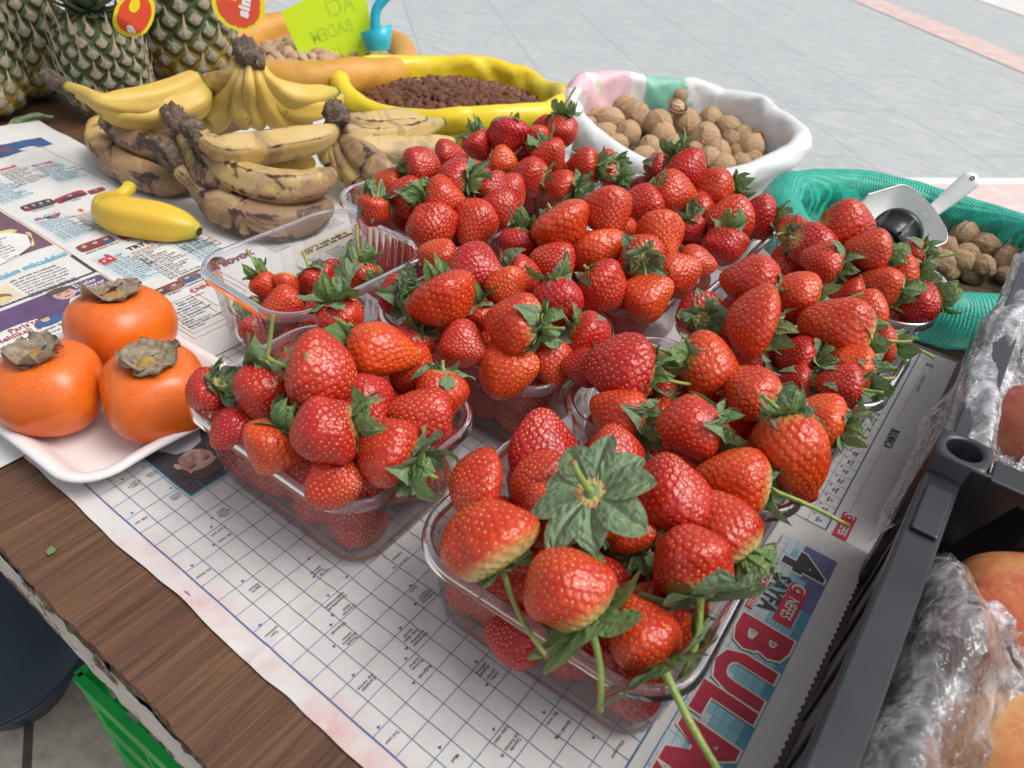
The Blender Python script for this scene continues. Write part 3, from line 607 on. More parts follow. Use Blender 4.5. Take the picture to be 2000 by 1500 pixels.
# ------------------------------------------------------------------ clear punnets
m_clear = film_mat('clear_plastic', (.975, .975, .98), .065, .05, .95, 1.38, (.9, .9, .93), coat=.62)
m_rim = film_mat('clear_plastic_rim', (.90, .885, .93), .15, .06, 1.0, 1.42, (.78, .76, .84), coat=.9)
def rrect(a, b_, rc, n=9, m=22):
    """rounded rectangle outline, evenly walked, with the running length"""
    P_ = []
    for k, (sx, sy, a0) in enumerate(((1, 1, 0), (-1, 1, 90), (-1, -1, 180), (1, -1, 270))):
        for i in range(n + 1):
            t = math.radians(a0 + 90 * i / n); P_.append((sx * (a - rc) + rc * math.cos(t), sy * (b_ - rc) + rc * math.sin(t)))
        nxt = (( -1, 1), (-1, -1), (1, -1), (1, 1))[k]; t = math.radians(a0 + 90)
        q0 = np.array(P_[-1]); q1 = np.array((nxt[0] * (a - rc) + rc * math.cos(t), nxt[1] * (b_ - rc) + rc * math.sin(t)))
        for i in range(1, m): P_.append(tuple(q0 + (q1 - q0) * i / m))
    return np.array(P_)
PA, PB, PH = .0827, .0645, .0715
def punnet_meshes():
    levels = []   # (z, inset)
    base_in = .0125
    prof = [(.004, .034), (.0016, .026), (.0012, .0185), (.003, .0145), (.008, base_in)] + [(.008 + (PH - .014) * k / 10, base_in * (1 - k / 10) + .0062 * k / 10) for k in range(1, 11)]
    V = []
    for k, (z, ins) in enumerate(prof):
        o = rrect(PA - ins, PB - ins, max(.006, .034 - ins)); 
        c = np.arange(len(o)); rib = np.where(c % 3 == 0, .0011, 0) if 4 <= k <= 13 else 0
        d = o / np.linalg.norm(o, axis=1)[:, None]; V.append(np.c_[o + d * (np.asarray(rib) if np.ndim(rib) else np.zeros(len(o)))[:, None], np.full(len(o), z)])
    n = len(V[0]); nl = len(V); V = np.concatenate(V); F = [tuple(f) for f in grid_faces(nl, n, True)]
    # floor with a few ribs
    V = np.vstack([V, [[0, 0, .0035]]]); F += [(len(V) - 1, (i + 1) % n, i) for i in range(n)]
    body = mesh('punnet_wall', V, F, m_clear)
    rp = [(PH - .0058, .0062), (PH - .002, .0060), (PH, .0052), (PH + .0006, .0036), (PH + .0002, .0018), (PH - .0012, .0006), (PH - .0035, .0), (PH - .0060, -.0004)]
    V = [np.c_[rrect(PA - ins, PB - ins, .034 - ins), np.full(n, z)] for z, ins in rp]
    rim = mesh('punnet_rim', np.concatenate(V), grid_faces(len(rp), n, True), m_rim)
    return body, rim
me_wall, me_rim = punnet_meshes()
PUN = {'A': (.1245, .1146, 0.7, 'foremost left punnet, beside the persimmons'), 'B': (.313, .1276, 2.4, 'foremost punnet, nearest the camera'), 'C': (-.0252, .2337, 88, 'half empty punnet in front of the bananas'),
       'D': (.1415, .2658, 1.6, 'middle punnet in the second row'), 'E': (-.024, .378, -4.6, 'punnet behind the half empty one, beside the bananas'), 'F': (.150, .402, 1, 'middle punnet in the third row'),
       'G': (-.020, .530, 3, 'back left punnet next to the raisin sack'), 'H': (.155, .540, 0, 'back middle punnet below the white walnut sack'), 'I': (.3132, .2693, -.9, 'right punnet in the second row, above the foremost one'),
       'J': (.327, .408, -1, 'right punnet in the third row'), 'K': (.328, .545, 1, 'back right punnet in front of the green net sack')}
PLAB = {'A': 'clear plastic punnet heaped with strawberries just right of the persimmon tray', 'B': 'clear plastic punnet of strawberries closest to the camera, beside the BULMACA heading', 'C': 'half empty clear punnet whose strawberries lie low, in front of the brown bananas',
        'D': 'clear punnet of strawberries at the centre, directly behind the one beside the persimmons', 'E': 'clear punnet of strawberries right beside the banana tips and behind the half empty one', 'F': 'clear punnet of strawberries in the middle column, third from the front',
        'G': 'clear punnet of strawberries closest to the yellow raisin sack', 'H': 'clear punnet of strawberries nearest the white walnut sack', 'I': 'clear punnet of leafy strawberries behind the foremost one, along the crossword page edge',
        'J': 'clear punnet of leafy strawberries third in the right column', 'K': 'clear punnet of strawberries nearest the white scoop and green net sack'}
pun0 = None
for k, (x, y, yw, _) in PUN.items():
    e = ob('punnet', None, loc=W((x, y, .0022)), rot=(0, 0, math.radians(yw)), label=PLAB[k], cat='punnet', group='clear punnets of strawberries')
    ob('wall', me_wall, e); ob('rim', me_rim, e)

# ------------------------------------------------------------------ strawberries
def berry_mat():
    t = NT('strawberry_skin'); oi = t.n('ShaderNodeObjectInfo'); sp = t.n('ShaderNodeSeparateColor', i0=oi.outputs['Color'])
    ripe, pale, rn = sp.outputs[0], sp.outputs[1], sp.outputs[2]
    v = t.tex()
    red = t.mix(ripe, (.60, .042, .005), (.37, .0052, .012))
    red = t.mix(t.ramp(t.noise(v, .9, 3), [(.38, (0,) * 3), (.62, (1,) * 3)]), red, t.mix(ripe, (.68, .085, .010), (.47, .010, .018)))
    sh = t.attr('shoulder').outputs['Fac']
    nb = t.noise(v, 1.1, 3)
    w = t.math('ADD', t.math('ADD', sh, t.math('MULTIPLY', nb, .30)), t.math('MULTIPLY', pale, .95))
    c = t.mix(t.ramp(t.math('MULTIPLY', w, .6), [(.49, (0,) * 3), (.58, (.35,) * 3), (.70, (1,) * 3)]), red, (.62, .50, .19))
    sd = t.attr('seed').outputs['Fac']; c = t.mix(t.ramp(sd, [(.35, (0,) * 3), (.62, (1,) * 3)]), c, t.mix(t.ramp(t.noise(v, 4, 1), [(.4, (0,) * 3), (.6, (1,) * 3)]), (.74, .46, .10), (.62, .28, .05)))
    nn = t.bump(t.noise(v, 9, 3), .12, .02)
    return t.done(t.bsdf(c, .19, nn, Coat__Weight=.12, Coat__Roughness=.05, Specular__IOR__Level=.5, Subsurface__Weight=.08, Subsurface__Radius=(.004, .0012, .0006), Subsurface__Scale=.6))
m_berry = berry_mat()
def berry_mesh(seed, length=1.18, flat=1.0, lobes=0, lobeamp=.0, tipw=.0, nu=136, nv=112, nseed=330):
    """unit berry: widest radius about 1, calyx towards +Z"""
    g = np.random.default_rng(seed)
    th = np.linspace(0, np.pi, nv); ph = np.linspace(0, 2 * np.pi, nu, endpoint=False); T, Ph = np.meshgrid(th, ph, indexing='ij')
    def surf(T, Ph):
        r = np.sin(T) ** .90 * (1 + .27 * np.cos(T) - .10 * np.cos(2 * T) * (1 if not tipw else .3) + tipw * np.sin(T / 2) ** 2)
        z = np.cos(T) * length; z = np.where(z > 0, z * .80 - .12 * np.exp(-(T / .38) ** 2), z)
        D = np.stack([np.sin(T) * np.cos(Ph), np.sin(T) * np.sin(Ph), np.cos(T)], -1)
        lump = 1 + .085 * wnoise(D, .32, seed * 7 + 1, 1) + .045 * wnoise(D, .75, seed * 7 + 2, 1)
        if lobes: lump = lump + lobeamp * (np.abs(np.cos(Ph * lobes / 2 + seed)) - .6) * np.sin(T) * np.clip(T / 1.6, .3, 1.1)
        x = r * np.cos(Ph) * lump; y = r * np.sin(Ph) * lump * flat; z = z * (1 + .06 * wnoise(D, .35, seed * 7 + 3, 1))
        return np.stack([x, y, z], -1)
    P_ = surf(T, Ph)
    # seeds on a golden spiral, spacing by area
    tt = np.linspace(.02, np.pi, 400); rr = np.linalg.norm(np.diff(surf(tt, tt * 0), axis=0), axis=1); cum = np.r_[0, np.cumsum(rr * np.maximum(.05, np.sin(tt[1:]) ** .8))]; cum /= cum[-1]
    k = (np.arange(nseed) + .5) / nseed; St = np.interp(k, cum, tt) + g.normal(0, .014, nseed); Sp = (np.arange(nseed) * 2.399963 + g.normal(0, .03, nseed)) % (2 * np.pi)
    Sq = surf(St, Sp); ax = surf(St + .01, Sp) - Sq; ax /= np.linalg.norm(ax, axis=1)[:, None]
    V = P_.reshape(-1, 3); d2 = ((V[:, None, :] - Sq[None]) ** 2).sum(-1); kk = d2.argmin(1); dl = V - Sq[kk]; al = (dl * ax[kk]).sum(1); pe = np.sqrt(np.maximum(0, (dl ** 2).sum(1) - al ** 2))
    dist = np.sqrt((al / 1.35) ** 2 + (pe / .85) ** 2); u = dist / .092
    G = np.gradient(P_, axis=0); H = np.roll(P_, -1, 1) - np.roll(P_, 1, 1); N = np.cross(H, G); N /= np.linalg.norm(N, axis=2)[:, :, None] + 1e-9
    if (N * P_).sum() < 0: N = -N
    dis = -.062 * np.exp(-(u / .85) ** 2) + .046 * np.exp(-(u / .36) ** 2) 
    fade = np.clip(np.sin(T) / .12, 0, 1).ravel(); V = V + N.reshape(-1, 3) * (dis * fade)[:, None]
    seed_m = np.clip(1.3 - u / .38, 0, 1) * fade
    sh = np.clip(1 - th / 1.35, 0, 1); sh = np.repeat(sh[:, None], nu, 1).ravel()
    return mesh('berry', V, grid_faces(nv, nu, True)[:, ::-1].copy(), m_berry, attrs={'seed': seed_m, 'shoulder': sh})
BM = [berry_mesh(1), berry_mesh(2, 1.05, .92), berry_mesh(3, 1.35, .95), berry_mesh(4, 1.10, .78, 2, .16), berry_mesh(5, 1.0, 1.0, 3, .12, .12), berry_mesh(6, 1.22, .88), berry_mesh(7, .92, .95, 5, .07, .12), berry_mesh(8, 1.5, .85, 2, .10)]
BL = [1.18, 1.05, 1.35, 1.10, 1.0, 1.22, .92, 1.5]
def leaf_mat():
    t = NT('sepal_green'); v = t.tex(); oi = t.n('ShaderNodeObjectInfo')
    g1 = t.mix(oi.outputs['Random'], (.07, .16, .035), (.17, .32, .085)); c = t.mix(t.ramp(t.noise(v, 2.2, 4), [(.3, (0,) * 3), (.7, (1,) * 3)]), g1, (.28, .40, .16))
    vein = t.attr('vein').outputs['Fac']; c = t.mix(t.math('MULTIPLY', vein, .55), c, (.20, .30, .11)); c = t.mix(t.attr('base').outputs['Fac'], c, (.30, .40, .11))
    tipb = t.math('MULTIPLY', t.attr('tipb').outputs['Fac'], t.ramp(t.noise(v, 1.3, 2), [(.5, (0,) * 3), (.62, (1,) * 3)])); c = t.mix(tipb, c, (.30, .17, .10))
    gm = t.n('ShaderNodeNewGeometry'); c = t.mix(gm.outputs['Backfacing'], c, t.mix(.75, c, (.25, .36, .21)))
    b = t.bsdf(c, .48, t.bump(t.math('ADD', vein, t.math('MULTIPLY', t.noise(v, 9, 4), .6)), .5, .02))
    tl = t.n('ShaderNodeBsdfTranslucent', Color=c).outputs[0]
    return t.done(t.n('ShaderNodeMixShader', i0=.22, i1=b, i2=tl).outputs[0])
m_leaf = leaf_mat()
def stem_mat():
    t = NT('stem_green'); v = t.tex('Generated'); s = t.n('ShaderNodeSeparateXYZ', i0=t.tex('Object'))
    c = t.mix(t.ramp(t.noise(t.tex(), 3, 3), [(.3, (0,) * 3), (.7, (1,) * 3)]), (.22, .32, .06), (.34, .42, .12))
    e = t.attr('end').outputs['Fac']; c = t.mix(e, c, (.30, .17, .07)); return t.done(t.bsdf(c, .45, t.bump(t.noise(t.tex(), 6, 3), .2, .02)))
m_stem = stem_mat()
def leaf_patch(L, w, droop, curl, base, azim, seed, twist=0.0, nl=11, nw=7, rip=1.0, blunt=False):
    """one sepal, starting at 'base' radius, growing outwards; returns verts and attributes"""
    u = np.linspace(0, 1, nl)[:, None]; s = np.linspace(-1, 1, nw)[None, :]
    wid = w * np.sin(np.pi * (u * .93 + .03) ** .72) ** .8 * (1 - .25 * u ** 3)
    if blunt: wid = w * np.clip(np.sin(np.pi * (u * .97 + .02) ** 1.12), 0, 1) ** .62
    wid = wid * (1 + .06 * rip * np.sin(u * 25 + seed))
    x = base + L * (u * np.cos(droop * u)) + 0 * s; z = L * (-np.sin(droop * u) * u) + 0 * s + .10 * L * np.sin(np.pi * u)
    y = wid * s; z = z + curl * (np.abs(s) ** 1.6) * wid * (1 + .4 * rip * np.sin(u * 9 + seed)) + .03 * rip * L * np.sin(u * 11 + s * 3 + seed)
    y2 = y * np.cos(twist * u) - (z * 0) ; z = z + y * np.sin(twist * u)
    P_ = np.stack([x * np.cos(azim) - y2 * np.sin(azim), x * np.sin(azim) + y2 * np.cos(azim), z], -1)
    vein = np.clip(1 - np.abs(s) * 5, 0, 1) * (1 - u * .6) + .5 * np.clip(np.sin((u * 1.0 - np.abs(s) * .35) * 34), 0, 1) ** 3 * (np.abs(s) > .1)
    return P_.reshape(-1, 3), vein.ravel() + 0 * u.ravel()[0], (np.clip(1 - u * 4.5, 0, 1) + 0 * s).ravel(), (np.clip(u * 4 - 3, 0, 1) + 0 * s).ravel()
def calyx_mesh(seed, n=9, L=1.0, openness=.25, messy=.25):
    g = random.Random(seed); V = []; ve = []; ba = []; tp = []; F = []; c = 0
    for k in range(n):
        az = 2 * math.pi * (k + g.uniform(-.22, .22)) / n; lay = k % 2
        p_, v1, b1, t1 = leaf_patch(L * g.uniform(.72, 1.12) * (.85 if lay else 1), g.uniform(.25, .40) * L, -openness + g.uniform(-messy * 2.2, messy * 2.8) + (.35 if lay else 0), g.uniform(-.5, .7), .10, az, g.uniform(0, 9), g.uniform(-.9, .9))
        p_[:, 2] += .02 * lay; V.append(p_); ve.append(v1); ba.append(b1); tp.append(t1); F.append(grid_faces(11, 7) + c); c += len(p_)
    # hub
    Vh, Fh = lathe([(.001, .12), (.10, .10), (.16, .03), (.20, -.03), (.10, -.06)], 12); Vh = Vh.reshape(-1, 3); V.append(Vh); ve.append(np.zeros(len(Vh))); ba.append(np.ones(len(Vh))); tp.append(np.zeros(len(Vh))); F.append(Fh + c)
    return mesh('calyx', np.concatenate(V), np.concatenate(F), m_leaf, attrs={'vein': np.concatenate(ve), 'base': np.concatenate(ba), 'tipb': np.concatenate(tp)})
def wide_calyx(seed):
    g = random.Random(seed); V = []; ve = []; ba = []; tp = []; F = []; c = 0
    for k in range(9):
        az = 2 * math.pi * (k + g.uniform(-.12, .12)) / 9; p_, v1, b1, t1 = leaf_patch(g.uniform(.95, 1.15) * (.8 if k % 3 == 2 else 1), g.uniform(.27, .35), g.uniform(-.12, .22), g.uniform(-.1, .25), .12, az, g.uniform(0, 9), g.uniform(-.15, .15), rip=.2, blunt=True)
        p_[:, 2] += .07 * (k % 2) * np.linalg.norm(p_[:, :2], axis=1); V.append(p_); ve.append(v1); ba.append(b1); tp.append(t1); F.append(grid_faces(11, 7) + c); c += len(p_)
    Vh, Fh = lathe([(.001, .10), (.10, .09), (.17, .03), (.20, -.03), (.10, -.06)], 12); Vh = Vh.reshape(-1, 3); V.append(Vh); ve.append(np.zeros(len(Vh))); ba.append(np.ones(len(Vh))); tp.append(np.zeros(len(Vh))); F.append(Fh + c)
    return mesh('calyx', np.concatenate(V), np.concatenate(F), m_leaf, attrs={'vein': np.concatenate(ve), 'base': np.concatenate(ba), 'tipb': np.concatenate(tp)})
CM = [calyx_mesh(1, 11, .95, .15, .25), calyx_mesh(2, 13, 1.05, .55, .4), calyx_mesh(3, 10, .9, -.2, .3), calyx_mesh(4, 14, 1.05, .3, .5), calyx_mesh(5, 12, 1.15, .05, .5), calyx_mesh(6, 12, .95, .95, .3), wide_calyx(4), wide_calyx(9)]
def stem_mesh(L, bend, rad=.060, seed=0):
    t = np.linspace(0, 1, 9); P_ = np.c_[bend * L * t ** 2, .2 * bend * L * np.sin(t * 3), L * t * (1 - .15 * bend * t)]; r = rad * (1.15 - .25 * t); r[-1] *= 1.25; r[0] *= 1.5
    b = ring_sweep(P_, r, 8); V = b.reshape(-1, 3); n = len(V); V = np.vstack([V, P_[-1] + [0, 0, .01]]); F = [tuple(f) for f in grid_faces(9, 8, True)] + [(64 + i, 64 + (i + 1) % 8, n) for i in range(8)]
    e = np.zeros(len(V)); e[64:] = 1
    return mesh('stem', V, F, m_stem, attrs={'end': e})
SM = {0: stem_mesh(.35, .1), 1: stem_mesh(.8, .2), 2: stem_mesh(1.5, .25), 3: stem_mesh(2.4, .22), 4: stem_mesh(1.5, -.3)}
# rows: punnet, u, v, half width px, height, tip direction in the picture (deg, 0 right 90 down), tilt of the tip to the viewer, shape, ripeness, paleness, calyx, stem, words
B = []
def bb(p, u, v, r, z, a, k, s, ripe, pale, cal, st, lab): B.append((p, u, v, r, z, a, k, s, ripe, pale, cal, st, lab))
# punnet A
bb('A', 622, 730, 71, .118, 15, 25, 0, .75, 0, 2, 1, 'large round glossy strawberry crowning the heap beside the persimmons')
bb('A', 408, 765, 42, .082, 150, 10, 1, .85, 0, 5, 0, 'dark strawberry on the far left rim touching a persimmon')
bb('A', 514, 757, 54, .098, 100, 20, 5, .85, 0, 4, 2, 'dark red strawberry behind the long pale stem, beside a folded leaf')
bb('A', 738, 684, 56, .105, 12, 15, 7, .25, 0, 4, 1, 'long orange strawberry lying flat on top of the left heap')
bb('A', 800, 718, 46, .088, 70, 10, 0, .35, 0, -1, 0, 'orange strawberry tucked behind the long flat one')
bb('A', 716, 785, 53, .100, 60, 35, 2, .9, 0, -1, 0, 'deep red strawberry between the crowning one and the one by the rim')
bb('A', 640, 842, 64, .108, 165, 35, 0, .8, 0, 5, 0, 'rounded red strawberry in the middle of the left heap beside a pale stem')
bb('A', 757, 880, 57, .098, 205, 25, 2, .7, .25, 1, 1, 'cone shaped strawberry whose green cap hangs over the right rim')
bb('A', 860, 768, 52, .090, 100, 15, 5, .6, 0, 2, 0, 'strawberry with upright leaves at the right corner of the left heap')
bb('A', 826, 815, 60, .095, 190, 25, 1, .65, 0, -1, 0, 'broad strawberry just inside the right hand rim of the left heap')
bb('A', 655, 936, 60, .082, 5, 30, 3, .7, 0, -1, 0, 'wide two lobed strawberry resting on the near rim of the left heap')
bb('A', 535, 870, 53, .086, 120, 25, 1, .3, 0, 5, 3, 'orange strawberry with a long pale stem pointing at the persimmons')
bb('A', 458, 838, 42, .074, 140, 10, 2, .95, 0, -1, 0, 'dark strawberry low against the left wall of the heap beside the persimmons')
bb('A', 768, 812, 26, .075, 30, 10, 0, .8, 0, -1, 0, 'small strawberry glimpsed in the gap at the right of the left heap')
bb('A', 662, 625, 44, .092, 80, 10, 5, .7, 0, 1, 1, 'strawberry with spread leaves at the back edge of the left heap')
# punnet B
bb('B', 950, 1055, 86, .098, 238, 18, 4, .3, .62, 0, 3, 'big knobbly orange strawberry with a pale green shoulder at the left of the foremost heap')
bb('B', 930, 948, 61, .090, 200, 15, 6, .45, 0, -1, 0, 'blunt strawberry behind the big knobbly one')
bb('B', 1062, 872, 66, .088, 262, 10, 3, .9, 0, -1, 0, 'wide crimson strawberry with a cleft top at the back of the foremost heap')
bb('B', 1050, 945, 57, .096, 200, 25, 6, .6, 0, -1, 0, 'red strawberry half covered by the big leaf rosette')
bb('B', 1085, 1010, 66, .100, 230, 35, 5, .55, .5, 5, 0, 'strawberry with white shoulder below the leaf rosette')
bb('B', 1196, 885, 52, .090, 265, 5, 1, .75, 0, -1, 0, 'strawberry peeping out behind the leaf rosette')
bb('B', 1308, 968, 68, .098, 262, 20, 2, .85, .1, -1, 0, 'tall crimson strawberry right of the leaf rosette')
bb('B', 1408, 1035, 64, .090, 236, 12, 2, .5, .48, 5, 1, 'pointed strawberry at the right corner of the foremost heap with pale shoulder')
bb('B', 1352, 1103, 73, .102, 262, 2, 0, .6, .42, 6, 2, 'upright cone strawberry at the right of the foremost heap')
bb('B', 1108, 1150, 81, .105, 236, 0, 0, .35, .58, 7, 2, 'large strawberry with a creamy yellow shoulder at the front of the foremost heap')
bb('B', 1262, 1242, 68, .088, 242, 2, 5, .5, .12, 7, 3, 'strawberry behind the broad pale cap and thick stem at the front rim')
bb('B', 1240, 1040, 46, .082, 250, 20, 1, .25, .3, 3, 2, 'small orange strawberry sunk in the middle of the foremost heap')
bb('B', 1172, 985, 62, .108, 55, -38, 1, .5, .2, 6, 1, 'strawberry hidden under the large flat rosette of grey green leaves')
bb('B', 1010, 1245, 50, .048, 200, 10, 2, .9, 0, -1, 0, 'dark strawberry below the near left rim of the foremost punnet')
bb('B', 1290, 1180, 34, .070, 200, 10, 1, .9, 0, -1, 0, 'deep red strawberry in the shade between the two front caps')
# punnet I
bb('I', 1218, 722, 63, .100, 190, 25, 5, .85, .2, 3, 2, 'dark crimson strawberry with a scarred side at the left of the right hand heap')
bb('I', 1142, 718, 38, .084, 185, 5, 2, .95, 0, -1, 0, 'very dark strawberry behind the scarred one')
bb('I', 1215, 810, 52, .086, 205, 15, 5, .4, .1, 3, 1, 'orange red strawberry at the left corner near a bent dark leaf')
bb('I', 1380, 710, 54, .096, 15, 10, 2, .35, .15, 4, 2, 'pointed orange strawberry with its tip to the right')
bb('I', 1352, 835, 62, .100, 185, 30, 0, .75, .1, 3, 2, 'round dark red strawberry in the middle of the right hand heap')
bb('I', 1472, 765, 54, .092, 215, 10, 5, .5, .4, 4, 1, 'strawberry with a cream neck beneath three upright leaves')
bb('I', 1546, 882, 72, .098, 75, 20, 7, .12, .2, 3, 1, 'very large bright orange lumpy strawberry at the right rim')
bb('I', 1438, 942, 63, .090, 190, 20, 2, .35, .42, 4, 3, 'cone strawberry lying sideways on the near rim, long stem reaching over the newspaper')
bb('I', 1604, 818, 54, .088, 200, 15, 1, .12, .15, 3, 1, 'orange strawberry beside big leaves over the newspaper')
bb('I', 1342, 905, 38, .076, 180, 5, 1, .5, 0, -1, 0, 'small strawberry between the round dark one and the near rim')
bb('I', 1290, 770, 36, .076, 200, 5, 1, .8, .1, 4, 0, 'strawberry almost buried in leaves in the right hand heap')
bb('I', 1565, 955, 30, .066, 150, 5, 1, .3, .3, -1, 0, 'small strawberry under the large orange one at the rim')
# punnet J
bb('J', 1472, 628, 62, .100, 200, 20, 6, .55, 0, 4, 1, 'glossy heart shaped strawberry with its narrow end to the lower left')
bb('J', 1640, 640, 60, .100, 195, 20, 5, .5, .38, 3, 2, 'strawberry with pale yellow shoulder and bright stem, third heap of the right column')
bb('J', 1470, 553, 50, .104, 195, 15, 2, .65, 0, 2, 2, 'red strawberry with an upright green stem behind it')
bb('J', 1556, 578, 48, .098, 195, 10, 5, .45, .2, 4, 2, 'rough seeded strawberry under two grey green leaves')
bb('J', 1662, 722, 48, .084, 200, 15, 0, .15, .35, 3, 1, 'orange strawberry above the small crimson one at the right')
bb('J', 1644, 755, 42, .078, 190, 15, 1, .95, 0, 4, 1, 'small crimson strawberry near the newspaper edge')
bb('J', 1722, 674, 35, .078, 180, 5, 1, .75, .3, 4, 2, 'short strawberry whose big leaf hangs beside the page number')
bb('J', 1562, 700, 42, .080, 190, 5, 1, .85, 0, 3, 1, 'dark strawberry beneath the star shaped pale cap')
bb('J', 1558, 748, 34, .070, 180, 5, 1, .9, 0, 4, 0, 'dark strawberry by the purple rim in the right column')
bb('J', 1690, 610, 40, .092, 190, 5, 2, .4, .2, -1, 0, 'strawberry pressed behind the pale shouldered one')
bb('J', 1462, 690, 34, .078, 170, 5, 1, .7, .1, 4, 1, 'strawberry under the pink petal and pale leaves')
bb('J', 1362, 612, 40, .080, 250, -35, 1, .8, 0, 1, 0, 'strawberry hidden by a wide drooping cap in the third row')
# punnet K
bb('K', 1650, 446, 46, .116, 5, 20, 2, .6, 0, 2, 0, 'smooth glossy strawberry on top, just left of the black cup')
bb('K', 1698, 493, 44, .104, 190, 20, 1, .55, .2, 3, 2, 'strawberry with leafy cap directly below the black cup')
bb('K', 1558, 455, 34, .094, 350, 5, 3, .5, 0, 2, 1, 'flat strawberry crossed by a thin stem near the green net')
bb('K', 1588, 483, 46, .096, 20, 15, 5, .8, 0, 2, 0, 'dark red strawberry below the crossing stem')
bb('K', 1610, 512, 42, .088, 200, 15, 3, .75, .1, 3, 0, 'strawberry with white glints under the smooth glossy one')
bb('K', 1538, 502, 28, .080, 190, 5, 1, .5, .3, 4, 1, 'small strawberry beneath broad leaves at the left of the back right heap')
bb('K', 1722, 560, 40, .088, 200, 10, 5, .3, .3, 4, 1, 'orange strawberry at the right side of the back right heap')
bb('K', 1795, 592, 40, .080, 170, 20, 0, .95, 0, 5, 0, 'dark round strawberry against the green net sack')
bb('K', 1758, 545, 40, .088, 180, 10, 1, .4, .2, 3, 1, 'strawberry under a cluster of grey green leaves by the walnuts')
bb('K', 1660, 580, 32, .078, 200, 5, 1, .5, .4, 1, 3, 'strawberry behind a long horizontal stem')
bb('K', 1782, 500, 30, .086, 180, 0, 1, .5, .2, 3, 2, 'strawberry at the back corner beside the scoop')
# punnet H
bb('H', 1343, 328, 36, .118, 60, 25, 2, .85, 0, 5, 1, 'topmost strawberry in front of the white walnut sack')
bb('H', 1284, 325, 26, .100, 190, 0, 1, .85, 0, 4, 1, 'strawberry behind a sideways stem at the foot of the walnut sack')
bb('H', 1312, 376, 42, .104, 10, 15, 5, .45, 0, 2, 0, 'bright strawberry with leaves at its left, back middle heap')
bb('H', 1394, 376, 40, .104, 170, 20, 2, .5, .1, 5, 1, 'strawberry with a star of leaves at its right, below the walnuts')
bb('H', 1362, 414, 36, .092, 30, 10, 1, .8, 0, 2, 0, 'crimson strawberry in the middle of the back middle heap')
bb('H', 1428, 432, 42, .092, 180, 15, 5, .65, 0, -1, 0, 'strawberry leaning against a paler one at the right of the back middle heap')
bb('H', 1482, 425, 38, .088, 190, 10, 1, .9, 0, 3, 0, 'pinkish strawberry closest to the green net at the left')
bb('H', 1415, 477, 40, .084, 100, 20, 0, .75, 0, 4, 1, 'round strawberry with shallow grooves at the near corner of the back middle heap')
bb('H', 1350, 446, 28, .080, 60, 5, 1, .9, 0, 3, 1, 'small strawberry half behind leaves, back middle heap')
# punnet F
bb('F', 1183, 413, 47, .116, 80, 20, 1, .6, .05, -1, 0, 'round matt strawberry on top of the third row middle heap')
bb('F', 1094, 443, 52, .106, 60, 20, 4, .2, .05, 2, 0, 'orange knobbly strawberry with leaves on top, third row middle heap')
bb('F', 1290, 458, 50, .106, 80, 15, 3, .25, .05, -1, 0, 'orange double strawberry with a dent at its middle')
bb('F', 1258, 402, 36, .098, 190, 5, 2, .95, 0, -1, 0, 'crimson strawberry behind the double orange one')
bb('F', 1012, 477, 34, .086, 100, 15, 2, .95, 0, 4, 0, 'dark narrow strawberry hanging at the left rim of the third row')
bb('F', 1083, 513, 42, .094, 190, 20, 1, .7, 0, -1, 0, 'red strawberry with a fleck of dry leaf beside it')
bb('F', 1166, 492, 46, .094, 70, 15, 6, .2, 0, -1, 0, 'orange strawberry at the centre of the third row middle heap')
bb('F', 1250, 497, 43, .104, 265, -25, 1, .5, .35, 3, 1, 'strawberry showing its cap and short stem to the viewer')
bb('F', 1176, 557, 45, .092, 50, 25, 0, .85, 0, 2, 0, 'dark glossy round strawberry near the rim of the third row')
bb('F', 1260, 580, 46, .084, 330, 20, 5, .25, 0, -1, 0, 'orange red strawberry lying on the near rim of the third row middle heap')
bb('F', 1322, 540, 40, .086, 330, 15, 5, .4, 0, -1, 0, 'strawberry on the right rim of the third row middle heap')
bb('F', 1356, 514, 32, .084, 10, 10, 2, .45, 0, -1, 0, 'pointed strawberry tip at the right corner of the third row middle heap')
bb('F', 1213, 456, 34, .092, 60, 0, 1, .45, 0, -1, 0, 'strawberry wedged between the round matt one and the double one')
# punnet D
bb('D', 866, 585, 60, .108, 60, 25, 6, .35, .05, 4, 0, 'large strawberry with a shoulder bump at the left of the central heap')
bb('D', 925, 526, 48, .108, 20, 20, 5, .9, .1, -1, 0, 'shiny crimson strawberry on top of the central heap')
bb('D', 856, 505, 38, .092, 200, 10, 1, .2, 0, -1, 0, 'orange strawberry behind the shiny crimson one')
bb('D', 1010, 632, 54, .108, 190, 20, 5, .5, .45, 3, 1, 'strawberry with a white neck and cap to the right in the central heap')
bb('D', 1090, 588, 46, .100, 80, 20, 2, .85, .1, 4, 0, 'magenta strawberry right of the white necked one')
bb('D', 986, 562, 40, .098, 60, 20, 1, .2, .1, -1, 0, 'orange strawberry in the middle of the central heap')
bb('D', 1015, 534, 38, .094, 10, 10, 5, .7, 0, 2, 0, 'red strawberry at the back of the central heap')
bb('D', 903, 676, 46, .090, 20, 30, 1, .65, 0, -1, 0, 'rounded strawberry above the near left rim of the central heap')
bb('D', 990, 722, 56, .082, 350, 25, 5, .3, 0, -1, 0, 'orange red strawberry on the near rim of the central heap')
bb('D', 1080, 708, 42, .080, 80, 25, 5, .4, 0, -1, 0, 'strawberry beside the orange red one at the near corner of the central heap')
bb('D', 1148, 657, 43, .088, 30, 20, 0, .75, 0, 4, 1, 'strawberry at the right rim of the central heap with a stem across it')
bb('D', 932, 618, 36, .084, 70, 5, 1, .75, .1, 1, 0, 'dark strawberry squeezed behind the white necked one')
